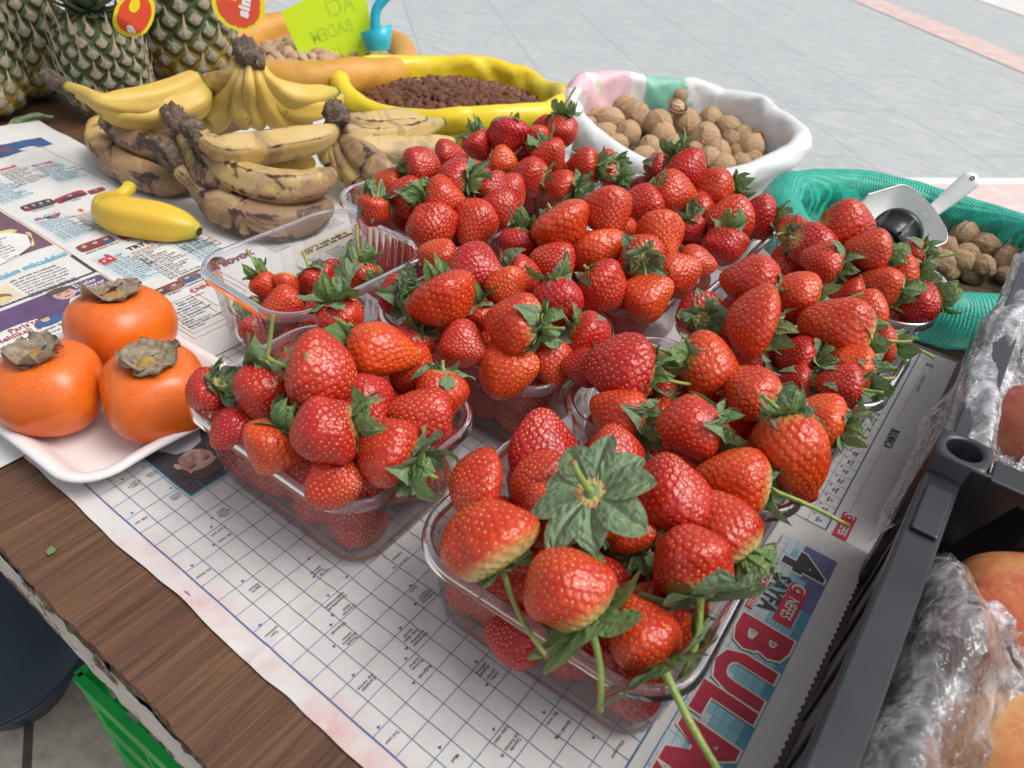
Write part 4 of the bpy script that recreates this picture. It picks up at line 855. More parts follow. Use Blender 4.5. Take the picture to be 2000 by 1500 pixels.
bb('D', 812, 668, 36, .078, 120, 10, 1, .8, 0, 4, 1, 'strawberry beneath leaves on the left rim of the central heap')
bb('D', 775, 572, 38, .088, 200, -15, 1, .9, 0, 1, 2, 'strawberry covered by a large leafy cap left of the central heap')
# punnet E
bb('E', 730, 409, 32, .088, 110, 20, 0, .55, 0, 4, 1, 'small round strawberry overhanging the left corner by the bananas')
bb('E', 844, 441, 44, .088, 90, 25, 0, .8, 0, -1, 0, 'large dark strawberry at the near rim of the heap by the bananas')
bb('E', 926, 433, 42, .088, 110, 20, 5, .65, .1, -1, 0, 'strawberry with a stem resting on it in the heap by the bananas')
bb('E', 976, 410, 36, .090, 60, 15, 5, .75, 0, -1, 0, 'dull red strawberry at the right rim of the heap by the bananas')
bb('E', 822, 326, 36, .112, 340, 20, 0, .75, 0, 4, 0, 'strawberry with leaves to its left at the top of the heap by the bananas')
bb('E', 892, 347, 42, .114, 190, 10, 3, .85, .3, 3, 1, 'wide shiny crimson strawberry with cream neck topping the heap by the bananas')
bb('E', 760, 362, 32, .094, 190, 5, 1, .35, 0, -1, 0, 'orange strawberry nearest the banana tips')
bb('E', 795, 385, 36, .092, 190, 5, 2, .7, .2, 3, 0, 'strawberry beside two round leaves in the heap by the bananas')
bb('E', 864, 388, 38, .098, 10, 20, 2, .5, .15, 4, 0, 'pointed strawberry with its cap to the left in the heap by the bananas')
bb('E', 930, 345, 34, .096, 20, 10, 1, .7, 0, -1, 0, 'pinkish strawberry right of the wide crimson one')
bb('E', 962, 372, 34, .096, 40, 10, 1, .8, 0, -1, 0, 'rosy strawberry high at the right of the heap by the bananas')
bb('E', 996, 372, 30, .090, 60, 5, 2, .75, 0, -1, 0, 'strawberry at the back right corner of the heap by the bananas')
bb('E', 876, 310, 32, .098, 350, 0, 1, .8, 0, -1, 0, 'strawberry behind the wide crimson one')
bb('E', 985, 425, 26, .080, 80, 5, 1, .8, 0, 3, 0, 'lower strawberry at the right rim next to the dark narrow one')
# punnet G
bb('G', 990, 261, 35, .110, 100, 15, 0, .9, 0, 2, 0, 'large dark strawberry standing highest near the raisins')
bb('G', 932, 281, 29, .096, 60, 10, 1, .9, 0, 4, 0, 'dark strawberry at the back left corner by the yellow sack')
bb('G', 1045, 275, 28, .102, 80, 10, 1, .6, .1, -1, 0, 'strawberry between the two tallest of the back left heap')
bb('G', 1098, 253, 32, .112, 90, 15, 0, .7, 0, 3, 2, 'round bright strawberry with a thin stem pointing at the walnuts')
bb('G', 1073, 303, 33, .104, 60, 20, 1, .65, .1, 4, 0, 'blunt strawberry in the middle of the back left heap')
bb('G', 981, 315, 27, .092, 20, 10, 1, .2, .1, -1, 0, 'small orange strawberry in the back left heap')
bb('G', 1036, 346, 33, .090, 190, 15, 2, .7, .2, 4, 0, 'strawberry with a pale tip end and leaf at its right, back left heap')
bb('G', 1144, 325, 30, .096, 190, 10, 5, .55, .1, 5, 1, 'strawberry with the dense bunch of leaves below the walnut sack')
bb('G', 1098, 363, 34, .088, 195, 15, 5, .75, .3, 3, 0, 'strawberry with yellowish base near the gap of dark leaves')
bb('G', 1030, 303, 22, .086, 60, 0, 1, .85, 0, -1, 0, 'small dark strawberry deep in the back left heap')
bb('G', 1062, 243, 20, .096, 60, 0, 1, .8, 0, -1, 0, 'strawberry furthest back in the back left heap')
bb('G', 1185, 318, 24, .090, 190, 0, 1, .6, .2, 5, 0, 'small strawberry under the leaves beside the walnut sack')
bb('G', 1195, 345, 24, .082, 190, 0, 1, .6, .3, 1, 1, 'leafiest strawberry at the right of the back left heap')
# punnet C
bb('C', 518, 557, 27, .050, 60, 15, 0, .5, 0, 5, 2, 'small seedy strawberry beside the upright stem in the half empty punnet')
bb('C', 563, 556, 26, .050, 90, 10, 1, .5, .5, -1, 0, 'strawberry with a greenish shoulder in the half empty punnet')
bb('C', 617, 547, 34, .052, 60, 20, 1, .75, 0, 2, 1, 'strawberry under a thin green stalk in the half empty punnet')
bb('C', 700, 537, 36, .050, 100, 10, 3, .7, 0, 3, 2, 'flat topped strawberry at the far end of the half empty punnet')
bb('C', 556, 598, 40, .056, 150, 20, 1, .65, 0, -1, 0, 'seedy strawberry against the near wall of the half empty punnet')
bb('C', 652, 603, 54, .062, 10, 20, 3, .75, 0, -1, 0, 'largest strawberry of the half empty punnet, behind the rim')
bb('C', 508, 640, 38, .028, 60, 20, 1, .7, .2, 4, 0, 'strawberry seen low through the wall of the half empty punnet')
bb('C', 745, 562, 26, .046, 60, 10, 1, .8, 0, 3, 1, 'strawberry in the far corner of the half empty punnet')

# keep berries from running through each other: slide them along the line of sight, size follows
pos = np.array([at(b_[1], b_[2], b_[4]) for b_ in B]); ray = pos - CAM; dist0 = np.linalg.norm(ray, axis=1); ray = ray / dist0[:, None]
rad0 = np.array([b_[3] / FPX * depth(p_) for b_, p_ in zip(B, pos)]); dist = dist0.copy()
for it in range(60):
    P_ = CAM + ray * dist[:, None]; r_ = rad0 * dist / dist0
    D = P_[:, None] - P_[None]; L = np.linalg.norm(D, axis=2) + np.eye(len(B)); ov = (r_[:, None] + r_[None]) * .86 - L; np.fill_diagonal(ov, -1)
    ii, jj_ = np.where(np.triu(ov > 0)); 
    if not len(ii): break
    for i, j in zip(ii, jj_):
        s = .25 * ov[i, j] * (1 if dist[i] > dist[j] else -1)
        if P_[i][2] - s * .0 > .02: dist[i] += s
        dist[j] -= s
    dist = np.clip(dist, dist0 - .022, dist0 + .030)
pos = CAM + ray * dist[:, None]; rads = rad0 * dist / dist0
right, down, fwd = R[0], R[1], R[2]
GRP = {k: 'strawberries in the %s' % PUN[k][3].split(',')[0] for k in PUN}
def berry(p_, r_, zdir, spin, s, ripe, pale, cal, st, lab, grp, stspin=0, calscale=1.0):
    zdir = np.array(zdir, float); zdir /= np.linalg.norm(zdir); q = Vector(zdir).to_track_quat('Z', 'Y') @ Quaternion((0, 0, 1), spin)
    calscale = calscale * (1.35 if cal >= 6 else 1)
    e = ob('strawberry', None, loc=W(p_), label=lab, cat='strawberry', group=grp); e.rotation_mode = 'QUATERNION'; e.rotation_quaternion = q; e.scale = (r_, r_, r_)
    f = ob('fruit_body', BM[s], e); f.color = (min(1, max(0, ripe + rnd.uniform(-.12, .12))), max(pale, rnd.uniform(.0, .22)), rnd.random(), 1); f.scale = (rnd.uniform(.98, 1.15), rnd.uniform(.96, 1.12), rnd.uniform(.97, 1.10))
    off = BL[s] * .12 * 0
    if cal >= 0:
        zt = BL[s] * .80 - .20; c = ob('calyx', CM[cal], e, (0, 0, zt)); c.rotation_euler = (0, 0, rnd.random() * 6.28); cs = calscale * min(1.45, .0225 / max(r_, .009)) ; c.scale = (cs,) * 3
        t_ = ob('stem', SM[st], e, (0, 0, zt + .05)); t_.rotation_euler = (rnd.uniform(-.35, .35), rnd.uniform(-.35, .35), rnd.random() * 6.28); t_.scale = (cs * .95,) * 3
    return e
for k, b_ in enumerate(B):
    a = math.radians(b_[5]); t_ = math.radians(b_[6] - (28 if 0 <= b_[10] < 6 or b_[6] > 0 and b_[10] >= 0 else 0)); tip = math.cos(t_) * (math.cos(a) * right + math.sin(a) * down) - math.sin(t_) * fwd
    berry(pos[k], rads[k], -tip, rnd.random() * 6.28, b_[7], b_[8], b_[9], b_[10], b_[11], b_[12], GRP[b_[0]])
# lower layers seen through the walls
SHORT = {'A': 'punnet beside the persimmons', 'B': 'foremost punnet', 'C': 'half empty punnet', 'D': 'central punnet', 'E': 'punnet beside the bananas', 'F': 'third row middle punnet', 'G': 'punnet nearest the raisins', 'H': 'punnet nearest the white sack', 'I': 'second row right punnet', 'J': 'third row right punnet', 'K': 'punnet nearest the green net'}
LOWN = {'A': 16, 'B': 16, 'C': 4, 'D': 12, 'E': 12, 'I': 12, 'F': 8, 'J': 8, 'K': 6, 'H': 6, 'G': 6}
for k, n_ in LOWN.items():
    x, y, yw, desc = PUN[k]; a = math.radians(yw); g = random.Random(ord(k)); spots = []
    for sy in (-1, 1):
        for sx in (-.046, -.016, .017, .047): spots += [(sx, sy * .0275, .0215), (sx * 1.05, sy * .031, .050)]
    spots.sort(key=lambda q_: q_[1] - q_[0] * .4)
    if k == 'C': spots = [(-.045, -.028, .02), (-.045, .028, .02), (.04, .03, .02), (.0, .028, .02)]
    spots = spots[:n_]; nf = n_
    if k != 'C': spots = spots + [(sx, sy, .063) for sx in (-.047, -.016, .016, .047) for sy in (-.021, .021)]
    if k in 'ABD': spots = spots + [(-.034, -.019, .036), (.002, -.020, .036), (.035, -.018, .036), (.048, .004, .034), (-.050, .0, .034), (.0, .021, .036)]
    for sx, sy, z in spots:
        wx_, wy_ = sx, sy; sx += g.uniform(-.003, .003); sy += g.uniform(-.002, .002); r_low = g.uniform(.0175, .0195); p_ = (x + sx * math.cos(a) - sy * math.sin(a), y + sx * math.sin(a) + sy * math.cos(a), z)
        ix, iy = -(sx * math.cos(a) - sy * math.sin(a)), -(sx * math.sin(a) + sy * math.cos(a)); zd = (ix * 22 + g.uniform(-.7, .7), iy * 34 + g.uniform(-.7, .7), g.uniform(-.3, .8))
        if .033 < z < .037: zd = (-zd[0], -zd[1], .1)
        wl_ = '%s %s' % ('near' if sy < -.005 else 'far', 'left end' if sx < -.03 else ('right end' if sx > .03 else ('left middle' if sx < 0 else 'right middle'))); berry(p_, r_low, zd, g.random() * 6, g.choice([0, 1, 2, 5]), g.uniform(.5, .95), g.choice([0, 0, .3]), g.choice([0, 1, 3, 4, 4]) if z < .06 else -1, 0, 'strawberry in the %s, %s, %s' % (SHORT[k], wl_, 'on the floor' if z < .03 else ('between layers' if z < .04 else ('second layer' if z < .06 else 'under the top'))), 'strawberries under the heap in the %s' % desc.split(',')[0], calscale=.85)
# ------------------------------------------------------------------ foam tray and persimmons
m_foam = simple('white_foam', (.80, .79, .78), .45, (.76, .74, .73), 30, bump=.15, bscale=900, bdist=.0004)
def foam_mat():
    t = NT('stained_foam'); v = t.tex(); f = t.math('MULTIPLY', t.ramp(t.noise(v, 14, 3), [(.4, (0,) * 3), (.68, (1,) * 3)]), .55)
    return t.done(t.bsdf(t.mix(f, (.80, .79, .79), (.82, .70, .68)), .42, t.bump(t.noise(v, 900, 2), .15, .0004)))
tr = thing('foam_tray', (-.060, .056, .0045), label='white foam tray with pinkish stains holding three persimmons', cat='tray')
tr.rotation_euler = (0, 0, math.radians(2))
ta, tb_ = .086, .073
prof = [(.0, .030, .0), (.0, .022, .0), (.0045, .0165, .0), (.011, .0125, .0), (.0165, .0075, .0), (.0178, .0035, .0), (.0172, .0008, .0), (.0150, .0, .0), (.0142, .0006, .0)]
V = [np.c_[rrect(ta - ins, tb_ - ins, .034 - ins, 9, 16), np.full(len(rrect(ta, tb_, .034, 9, 16)), z + .0012)] for z, ins, _ in prof]
outp = [(.0142, .0006), (.0135, .006), (.009, .0105), (.003, .0145), (.0, .0185), (-.0012, .024)]
V2 = [np.c_[rrect(ta - ins, tb_ - ins, .034 - ins, 9, 16), np.full(len(V[0]), z + .0008)] for z, ins in outp]
n = len(V[0]); VV = np.vstack(V + V2); VV[:, 2] += .0012 * wnoise(VV[:, :2], 8, 5, 1) * (VV[:, 2] > .012)
F = [tuple(f)[::-1] for f in grid_faces(len(V), n, True)] + [tuple(f + len(V) * n)[::-1] for f in grid_faces(len(V2), n, True)]
VV = np.vstack([VV, [[0, 0, .0009]], [[0, 0, -.0005]]]); c0_ = len(VV) - 2
F += [(c0_, i, (i + 1) % n) for i in range(n)]; bs = len(V) * n + (len(V2) - 1) * n; F += [(c0_ + 1, bs + (i + 1) % n, bs + i) for i in range(n)]
ob('tray_body', mesh('tray_body', VV, F, foam_mat()), tr)
def pers_mat():
    t = NT('persimmon_skin'); v = t.tex(); z = t.n('ShaderNodeSeparateXYZ', i0=v).outputs[2]
    c = t.mix(t.ramp(t.noise(v, 38, 5), [(.3, (0,) * 3), (.7, (1,) * 3)]), (.70, .115, .006), (.80, .18, .014))
    bl = t.math('MULTIPLY', t.ramp(t.noise(v, 700, 3), [(.45, (0,) * 3), (.75, (1,) * 3)]), t.ramp(t.math('ADD', t.math('MULTIPLY', z, 28), t.noise(v, 30, 3)), [(.9, (0,) * 3), (1.6, (1,) * 3)]))
    c = t.mix(t.math('MULTIPLY', bl, .30), c, (.82, .38, .24))
    sc = t.ramp(t.noise(t.tex('Object', (1, 1, 3.5)), 45, 2), [(.80, (0,) * 3), (.84, (1,) * 3)]); c = t.mix(t.math('MULTIPLY', sc, .7), c, (.12, .05, .02))
    c = t.mix(t.ramp(t.noise(v, 16, 4), [(.45, (0,) * 3), (.75, (.6,) * 3)]), c, (.55, .06, .006))
    return t.done(t.bsdf(c, t.math('MULTIPLY_ADD', bl, .25, .26), t.bump(t.noise(v, 300, 3), .08, .0004), Subsurface__Weight=.08, Subsurface__Radius=(.01, .003, .001), Subsurface__Scale=.4))
def dry_mat():
    t = NT('dried_calyx'); v = t.tex(); c = t.ramp(t.noise(v, 160, 6, .7), [(.25, (.10, .07, .045)), (.5, (.27, .21, .14)), (.72, (.42, .36, .27))])
    return t.done(t.bsdf(c, .75, t.bump(t.noise(t.tex('Object', (1, 1, 1)), 400, 5), .8, .0012)))
m_pers = pers_mat(); m_dry = dry_mat(); m_ped = simple('calyx_centre', (.48, .27, .07), .6, (.30, .17, .05), 80)
def persimmon(c, r, h, sq, seed, tilt, label):
    e = ob('persimmon', None, loc=W(c), label=label, cat='persimmon', group='persimmons on the foam tray'); e.rotation_euler = tilt
    nv, nu = 60, 96; T, Ph = np.meshgrid(np.linspace(0, np.pi, nv), np.linspace(0, 2 * np.pi, nu, endpoint=False), indexing='ij')
    rr = np.sin(T) ** .80; z = np.cos(T); z = np.sign(z) * np.abs(z) ** .92; z = z - .20 * np.exp(-(T / .36) ** 2) + .05 * np.exp(-((np.pi - T) / .3) ** 2)
    lob = 1 + sq * np.cos(4 * Ph + seed) * np.sin(T) + .035 * wnoise(np.stack([np.sin(T) * np.cos(Ph), np.sin(T) * np.sin(Ph), np.cos(T)], -1), .45, seed, 2)
    V = np.stack([r * rr * np.cos(Ph) * lob, r * rr * np.sin(Ph) * lob, h * z * (1 + .03 * np.cos(2 * Ph + seed))], -1)
    ob('fruit_body', mesh('fruit_body', V.reshape(-1, 3), grid_faces(nv, nu, True)[:, ::-1].copy(), m_pers), e)
    Vs = []; Fs = []; cc = 0; g = random.Random(seed)
    for k in range(4):
        nl, nw = 22, 19; u = np.linspace(0, 1, nl)[:, None]; s = np.linspace(-1, 1, nw)[None, :]; w = .37 * r * (np.sin(np.pi * (u * .80 + .16)) ** .6) * (1 - .35 * u ** 3); L = r * g.uniform(.36, .50)
        x = .13 * r + L * u * (1 - .10 * s * s) + 0 * s; y = w * s * g.uniform(.9, 1.1); zb = h * .80 + .008 * np.sin(u * 2) * 0
        q = np.stack([np.broadcast_to(x, y.shape) / r * 3, y / r * 3], -1)
        z_ = .0028 + .0095 * g.uniform(.4, 1.3) * u ** 1.6 * np.abs(s) ** .8 * g.choice([1, 1, .4]) + .0030 * wnoise(q.reshape(-1, 2), .5, seed * 9 + k, 4).reshape(y.shape) + .006 * np.clip(u - .7, 0, 1) * g.uniform(-1.5, 3)
        rad_ = np.sqrt(x ** 2 + y ** 2) / r; surf = h * (np.cos(np.arcsin(np.clip(rad_, 0, .98) ** 1.2)) - .20 * np.exp(-(np.arcsin(np.clip(rad_, 0, .98) ** 1.2) / .36) ** 2))
        a = k * math.pi / 2 + seed; Vs.append(np.stack([x * math.cos(a) - y * math.sin(a), x * math.sin(a) + y * math.cos(a), surf + z_], -1).reshape(-1, 3)); Fs.append(grid_faces(nl, nw) + cc); cc += nl * nw
    ob('calyx', mesh('calyx', np.concatenate(Vs), np.concatenate(Fs), m_dry), e)
    V, F = lathe([(.0005, .0), (.0035, .0008), (.0075, .0004), (.0105, -.003)], 20); V = V.reshape(-1, 3); V[:, 2] += h * .80 + .0022 + .0006 * wnoise(V, 60, seed, 2)
    ob('stem_scar', mesh('stem_scar', V, F, m_ped), e)
zt = .0065
c = at(100, 757, .037); persimmon((c[0], c[1], .037), .0355, .0315, .045, 1, (math.radians(2), math.radians(-3), .3), 'persimmon at the left edge of the photo with a broad dried calyx facing up')
c = at(306, 763, .039); persimmon((c[0], c[1], .037), .0370, .0320, .06, 2, (math.radians(3), math.radians(2), .9), 'squarish persimmon touching the strawberry punnet, calyx torn open')
c = at(238, 638, .036); persimmon((c[0], c[1], .0365), .0395, .031, .03, 3, (math.radians(-6), math.radians(-6), .1), 'persimmon at the back of the tray nearest the yellow banana, calyx curled')

# ------------------------------------------------------------------ bananas
def banana_mat():
    t = NT('banana_skin'); v = t.tex(); oi = t.n('ShaderNodeObjectInfo'); sp = t.n('ShaderNodeSeparateColor', i0=oi.outputs['Color']); age, brown, grn = sp.outputs
    u = t.attr('along').outputs['Fac']; r = t.attr('ridge').outputs['Fac']
    fresh = t.mix(t.noise(v, 18, 4), (.76, .50, .035), (.70, .44, .05)); old = t.mix(t.ramp(t.noise(v, 22, 4), [(.3, (0,) * 3), (.7, (1,) * 3)]), (.56, .39, .13), (.50, .36, .22)); c = t.mix(age, fresh, old)
    vb = t.tex('Object', (1, 1, 1)); w = t.n('ShaderNodeTexNoise', Vector=vb, Scale=13.0, Detail=8.0, Roughness=.68, Distortion=1.2).outputs[0]
    th = t.math('MULTIPLY_ADD', brown, -.34, .74)
    tan = t.math('SMOOTH_MIN', t.math('MULTIPLY', t.math('SUBTRACT', w, t.math('SUBTRACT', th, .07)), 7, clamp=False), 1, .2)
    f1 = t.math('MULTIPLY', t.math('SUBTRACT', w, t.math('SUBTRACT', th, .11)), 8, clamp=True); c = t.mix(t.math('MULTIPLY', f1, .85), c, (.25, .145, .09))
    w2 = t.n('ShaderNodeTexNoise', Vector=t.tex('Object', (1, 1, 1), (.4, 1, 2)), Scale=24.0, Detail=9.0, Roughness=.7, Distortion=.8).outputs[0]
    f2 = t.math('MULTIPLY', t.math('SUBTRACT', w2, t.math('SUBTRACT', t.math('SUBTRACT', th, .01), t.math('MULTIPLY', t.math('MULTIPLY', r, age), .13))), 14, clamp=True); c = t.mix(f2, c, (.05, .028, .022))
    c = t.mix(t.math('MULTIPLY', t.math('MULTIPLY', t.math('MULTIPLY', t.math('SUBTRACT', r, .72), 4, clamp=True), age), t.ramp(t.noise(v, 30, 3), [(.42, (0,) * 3), (.58, (.9,) * 3)])), c, (.075, .042, .03))
    sp2 = t.math('MULTIPLY', t.math('SUBTRACT', t.noise(t.tex('Object', (1, 1, 1)), 90, 3), .72), 18, clamp=True); c = t.mix(t.math('MULTIPLY', sp2, .6), c, (.22, .12, .05))
    gr = t.math('MULTIPLY', grn, t.ramp(u, [(.0, (.8,) * 3), (.14, (.1,) * 3), (.78, (0,) * 3), (1, (1,) * 3)])); c = t.mix(gr, c, (.36, .44, .05))
    bt = t.attr('tipd').outputs['Fac']; c = t.mix(bt, c, (.045, .03, .02))
    return t.done(t.bsdf(c, t.math('MULTIPLY_ADD', age, .10, .42), t.bump(t.noise(v, 200, 3), .08, .0005)))
m_ban = banana_mat()
def stub_mat():
    t = NT('dry_stalk'); v = t.tex(); c = t.ramp(t.noise(v, 130, 7, .75), [(.28, (.035, .022, .018)), (.5, (.13, .085, .06)), (.72, (.33, .25, .18))])
    return t.done(t.bsdf(c, .85, t.bump(t.noise(v, 260, 6), 1.0, .003)))
m_stub = stub_mat()
def banana_shape(pts, rr, age, brown, grn, parent, org, seed, tipd=.03, stald=.0, name='banana'):
    m_, n = 56, 30; P_ = spline(pts, m_); r = np.maximum(spline(np.array(rr)[:, None] * [1, 1, 1], m_)[:, 0], .0022); ang = np.linspace(0, 2 * np.pi, n, endpoint=False)
    pent = 1 + .070 * np.cos(5 * ang + seed)[None, :] * np.clip((r / r.max()), 0, 1)[:, None]
    r = r * .93; V = ring_sweep(P_, r, n, pent); V = V + (.0005 * wnoise(V.reshape(-1, 3), 25, seed, 2)).reshape(m_, n)[:, :, None] * 1.0
    u = np.linspace(0, 1, m_); V = V.reshape(-1, 3); al = np.repeat(u, n); rid = np.tile(np.clip(np.cos(5 * ang + seed), 0, 1) ** 6, m_)
    td = np.clip((al - (1 - tipd)) / tipd * 1.6, 0, 1) + (np.clip((stald - al) / max(stald, 1e-3) * 1.5, 0, 1) if stald else 0)
    V = np.vstack([V, P_[-1] , P_[0]]); F = [tuple(f) for f in grid_faces(m_, n, True)] + [((m_ - 1) * n + i, (m_ - 1) * n + (i + 1) % n, m_ * n) for i in range(n)] + [((i + 1) % n, i, m_ * n + 1) for i in range(n)]
    o = ob(name, mesh(name, V - np.array(org), F, m_ban, attrs={'along': np.r_[al, 1, 0], 'ridge': np.r_[rid, 0, 0], 'tipd': np.r_[td, 1, 1 if stald else 0]}), parent); o.color = (age, brown, grn, 1)
    return o
def stub(pts, rr, parent, org, seed, name='stalk'):
    m_, n = 30, 30; P_ = spline(pts, m_); r = spline(np.array(rr)[:, None] * [1, 1, 1], m_)[:, 0]; ang = np.linspace(0, 2 * np.pi, n, endpoint=False)
    sec = 1 + .30 * wnoise(np.stack([np.tile(np.cos(ang) * 1.0, (m_, 1)), np.tile(np.sin(ang), (m_, 1)), np.repeat(np.linspace(0, .8, m_)[:, None], n, 1)], -1), .9, seed, 4, True)
    V = ring_sweep(P_, r, n, sec).reshape(-1, 3); F = [tuple(f) for f in grid_faces(m_, n, True)]; V = np.vstack([V, P_[0], P_[-1]]); F += [((i + 1) % n, i, m_ * n) for i in range(n)] + [((m_ - 1) * n + i, (m_ - 1) * n + (i + 1) % n, m_ * n + 1) for i in range(n)]
    return ob(name, mesh(name, V - np.array(org), F, m_stub), parent)
def px(L): return [tuple(at(u, v, z)) for u, v, z in L]
S1 = .001
org = at(285, 415, 0); e = thing('banana', org, label='single bright yellow banana with greenish tip lying alone on the newspaper', cat='banana')
banana_shape(px([(252, 366, .040), (243, 376, .040), (226, 384, .036), (208, 396, .027), (214, 412, .021), (246, 424, .0205), (300, 433, .020), (345, 441, .018), (378, 449, .015), (389, 453, .014)]),
             [.0075, .0068, .0072, .0125, .0185, .0215, .0212, .0185, .0110, .0046], .0, .03, .8, e, org, 3, .012)
def bunch(c, label, fingers, stubs, grp='bananas at the back of the table'):
    org = at(*c); org[2] = 0; e = thing('banana_bunch', org, label=label, cat='bananas', group=grp)
    for k, f in enumerate(fingers): banana_shape(px(f[0]), f[1], f[2], f[3], f[4], e, org, k * 3 + 1, stald=.03)
    for k, s in enumerate(stubs): stub(px(s[0]), s[1], e, org, k + 5)
bunch((280, 300, 0), 'bunch of yellow bananas over spotted brown ones, stalk pointing at the pineapples', [
    ([(128, 172, .098), (160, 186, .098), (196, 205, .094), (225, 216, .085), (280, 222, .076), (340, 216, .076), (385, 198, .082), (402, 170, .090)], [.0060, .0068, .0095, .0165, .0190, .0192, .0175, .0085], .45, .22, .55),
    ([(130, 168, .104), (165, 180, .104), (200, 197, .100), (240, 202, .092), (300, 196, .088), (350, 180, .090), (385, 158, .096), (396, 150, .100)], [.0060, .0066, .009, .0150, .0180, .0180, .0140, .005], .4, .12, .8),
    ([(200, 232, .040), (188, 250, .036), (198, 285, .026), (240, 325, .021), (300, 350, .020), (350, 358, .018), (385, 356, .016)], [.007, .012, .0175, .0195, .0190, .0155, .006], .75, .62, .1),
    ([(205, 236, .058), (240, 262, .050), (290, 285, .046), (345, 292, .048), (372, 285, .05)], [.009, .016, .018, .016, .007], .8, .75, 0)],
    [([(96, 150, .096), (112, 162, .098), (134, 174, .100), (150, 182, .100)], [.0095, .0085, .0085, .006])])
bunch((520, 380, 0), 'bruised tan and brown banana bunch with three dried stalk ends behind the half empty punnet', [
    ([(395, 262, .086), (408, 280, .084), (440, 292, .078), (500, 290, .076), (570, 280, .078), (625, 268, .080), (658, 252, .084)], [.0085, .0120, .0165, .0185, .0180, .0150, .0065], .8, .42, .1),
    ([(385, 258, .078), (398, 290, .072), (425, 318, .060), (470, 345, .054), (530, 366, .052), (590, 366, .052), (630, 352, .054), (650, 336, .056)], [.0075, .0095, .0150, .0190, .0205, .0190, .0150, .0065], .85, .50, 0),
    ([(325, 300, .058), (350, 330, .050), (385, 362, .036), (415, 392, .026), (460, 420, .023), (530, 433, .022), (590, 424, .022), (630, 405, .023), (640, 396, .024)], [.0075, .0085, .0115, .0170, .0205, .0215, .0205, .0150, .006], .95, .60, 0),
    ([(345, 240, .070), (365, 275, .066), (385, 315, .055), (420, 350, .044), (470, 368, .040)], [.0085, .0110, .0155, .0180, .0120], .8, .66, 0),
    ([(500, 318, .046), (550, 322, .044), (590, 322, .044), (612, 314, .046)], [.012, .0165, .013, .006], .4, .1, .4)],
    [([(338, 222, .078), (345, 240, .077), (356, 262, .072)], [.0125, .0110, .0095]), ([(372, 246, .088), (385, 262, .087), (400, 284, .083)], [.0115, .0110, .0105]), ([(316, 284, .064), (330, 302, .061), (350, 328, .053)], [.0115, .0125, .0100])])
bunch((500, 240, 0), 'upright bunch of yellow bananas hanging from one dark crown before the almond sack', [
    ([(476, 108, .130), (462, 150, .112), (448, 180, .092), (435, 208, .070), (412, 236, .052), (388, 250, .046)], [.006, .0065, .0085, .0165, .0170, .0060], .5, .15, .9),
    ([(482, 110, .130), (470, 160, .108), (466, 195, .085), (470, 225, .066), (480, 250, .050)], [.006, .0065, .0095, .0140, .006], .5, .25, .2),
    ([(490, 112, .130), (486, 165, .108), (488, 200, .082), (498, 228, .062), (512, 250, .048)], [.006, .0065, .0110, .0155, .006], .45, .3, .2),
    ([(496, 112, .130), (506, 160, .108), (522, 196, .084), (545, 226, .062), (580, 240, .050), (606, 240, .046)], [.006, .0070, .0145, .0185, .0160, .006], .35, .12, .3),
    ([(470, 108, .130), (450, 140, .116), (425, 160, .098), (408, 172, .084), (398, 190, .070)], [.006, .0070, .0130, .0150, .006], .6, .3, .7),
    ([(500, 110, .130), (520, 150, .112), (545, 175, .096), (580, 190, .086), (625, 186, .082), (660, 178, .082)], [.006, .0080, .0130, .0165, .0130, .005], .35, .08, .7),
    ([(498, 112, .128), (518, 168, .100), (550, 200, .080), (600, 212, .070), (650, 200, .068), (668, 188, .068)], [.006, .0085, .0150, .0180, .0120, .005], .3, .1, .5),
    ([(535, 232, .060), (560, 232, .058), (580, 224, .060), (588, 214, .064)], [.010, .0120, .0080, .0035], .5, .1, .9)],
    [([(478, 92, .136), (484, 106, .134), (488, 124, .128)], [.0125, .0150, .0110]), ([(476, 104, .134), (500, 112, .132), (508, 132, .124)], [.008, .0085, .006])])
bunch((760, 320, 0), 'bunch of greyish tan bananas fanning out towards the yellow sack', [
    ([(662, 226, .090), (690, 240, .080), (720, 246, .068), (760, 242, .062), (800, 238, .060), (835, 240, .060)], [.0075, .0120, .0165, .0175, .0140, .006], .95, .40, 0),
    ([(664, 232, .086), (690, 258, .072), (730, 270, .060), (780, 264, .054), (830, 248, .052), (868, 238, .054)], [.0075, .0120, .0175, .0185, .0140, .0055], .95, .38, .4),
    ([(664, 238, .080), (690, 272, .064), (730, 292, .052), (790, 294, .044), (850, 284, .042), (890, 276, .042)], [.0075, .0120, .0180, .0185, .0140, .0055], .95, .36, .6),
    ([(662, 240, .078), (678, 268, .066), (700, 300, .054), (735, 330, .046), (780, 345, .04)], [.0085, .0125, .0185, .0190, .010], .9, .55, .0),
    ([(658, 242, .074), (662, 275, .060), (678, 315, .044), (704, 352, .030), (722, 374, .022)], [.0075, .0105, .0165, .0180, .007], .7, .50, .1),
    ([(652, 240, .074), (648, 270, .060), (652, 300, .048), (664, 330, .036), (678, 350, .03)], [.0065, .0085, .0125, .0140, .006], .55, .45, .4),
    ([(646, 242, .07), (636, 270, .06), (636, 300, .048), (644, 325, .04)], [.006, .0075, .0110, .006], .5, .45, .5)],
    [([(655, 204, .100), (656, 220, .095), (660, 244, .084)], [.0080, .0135, .0135]), ([(648, 232, .090), (664, 236, .086), (676, 244, .082)], [.010, .012, .008])])

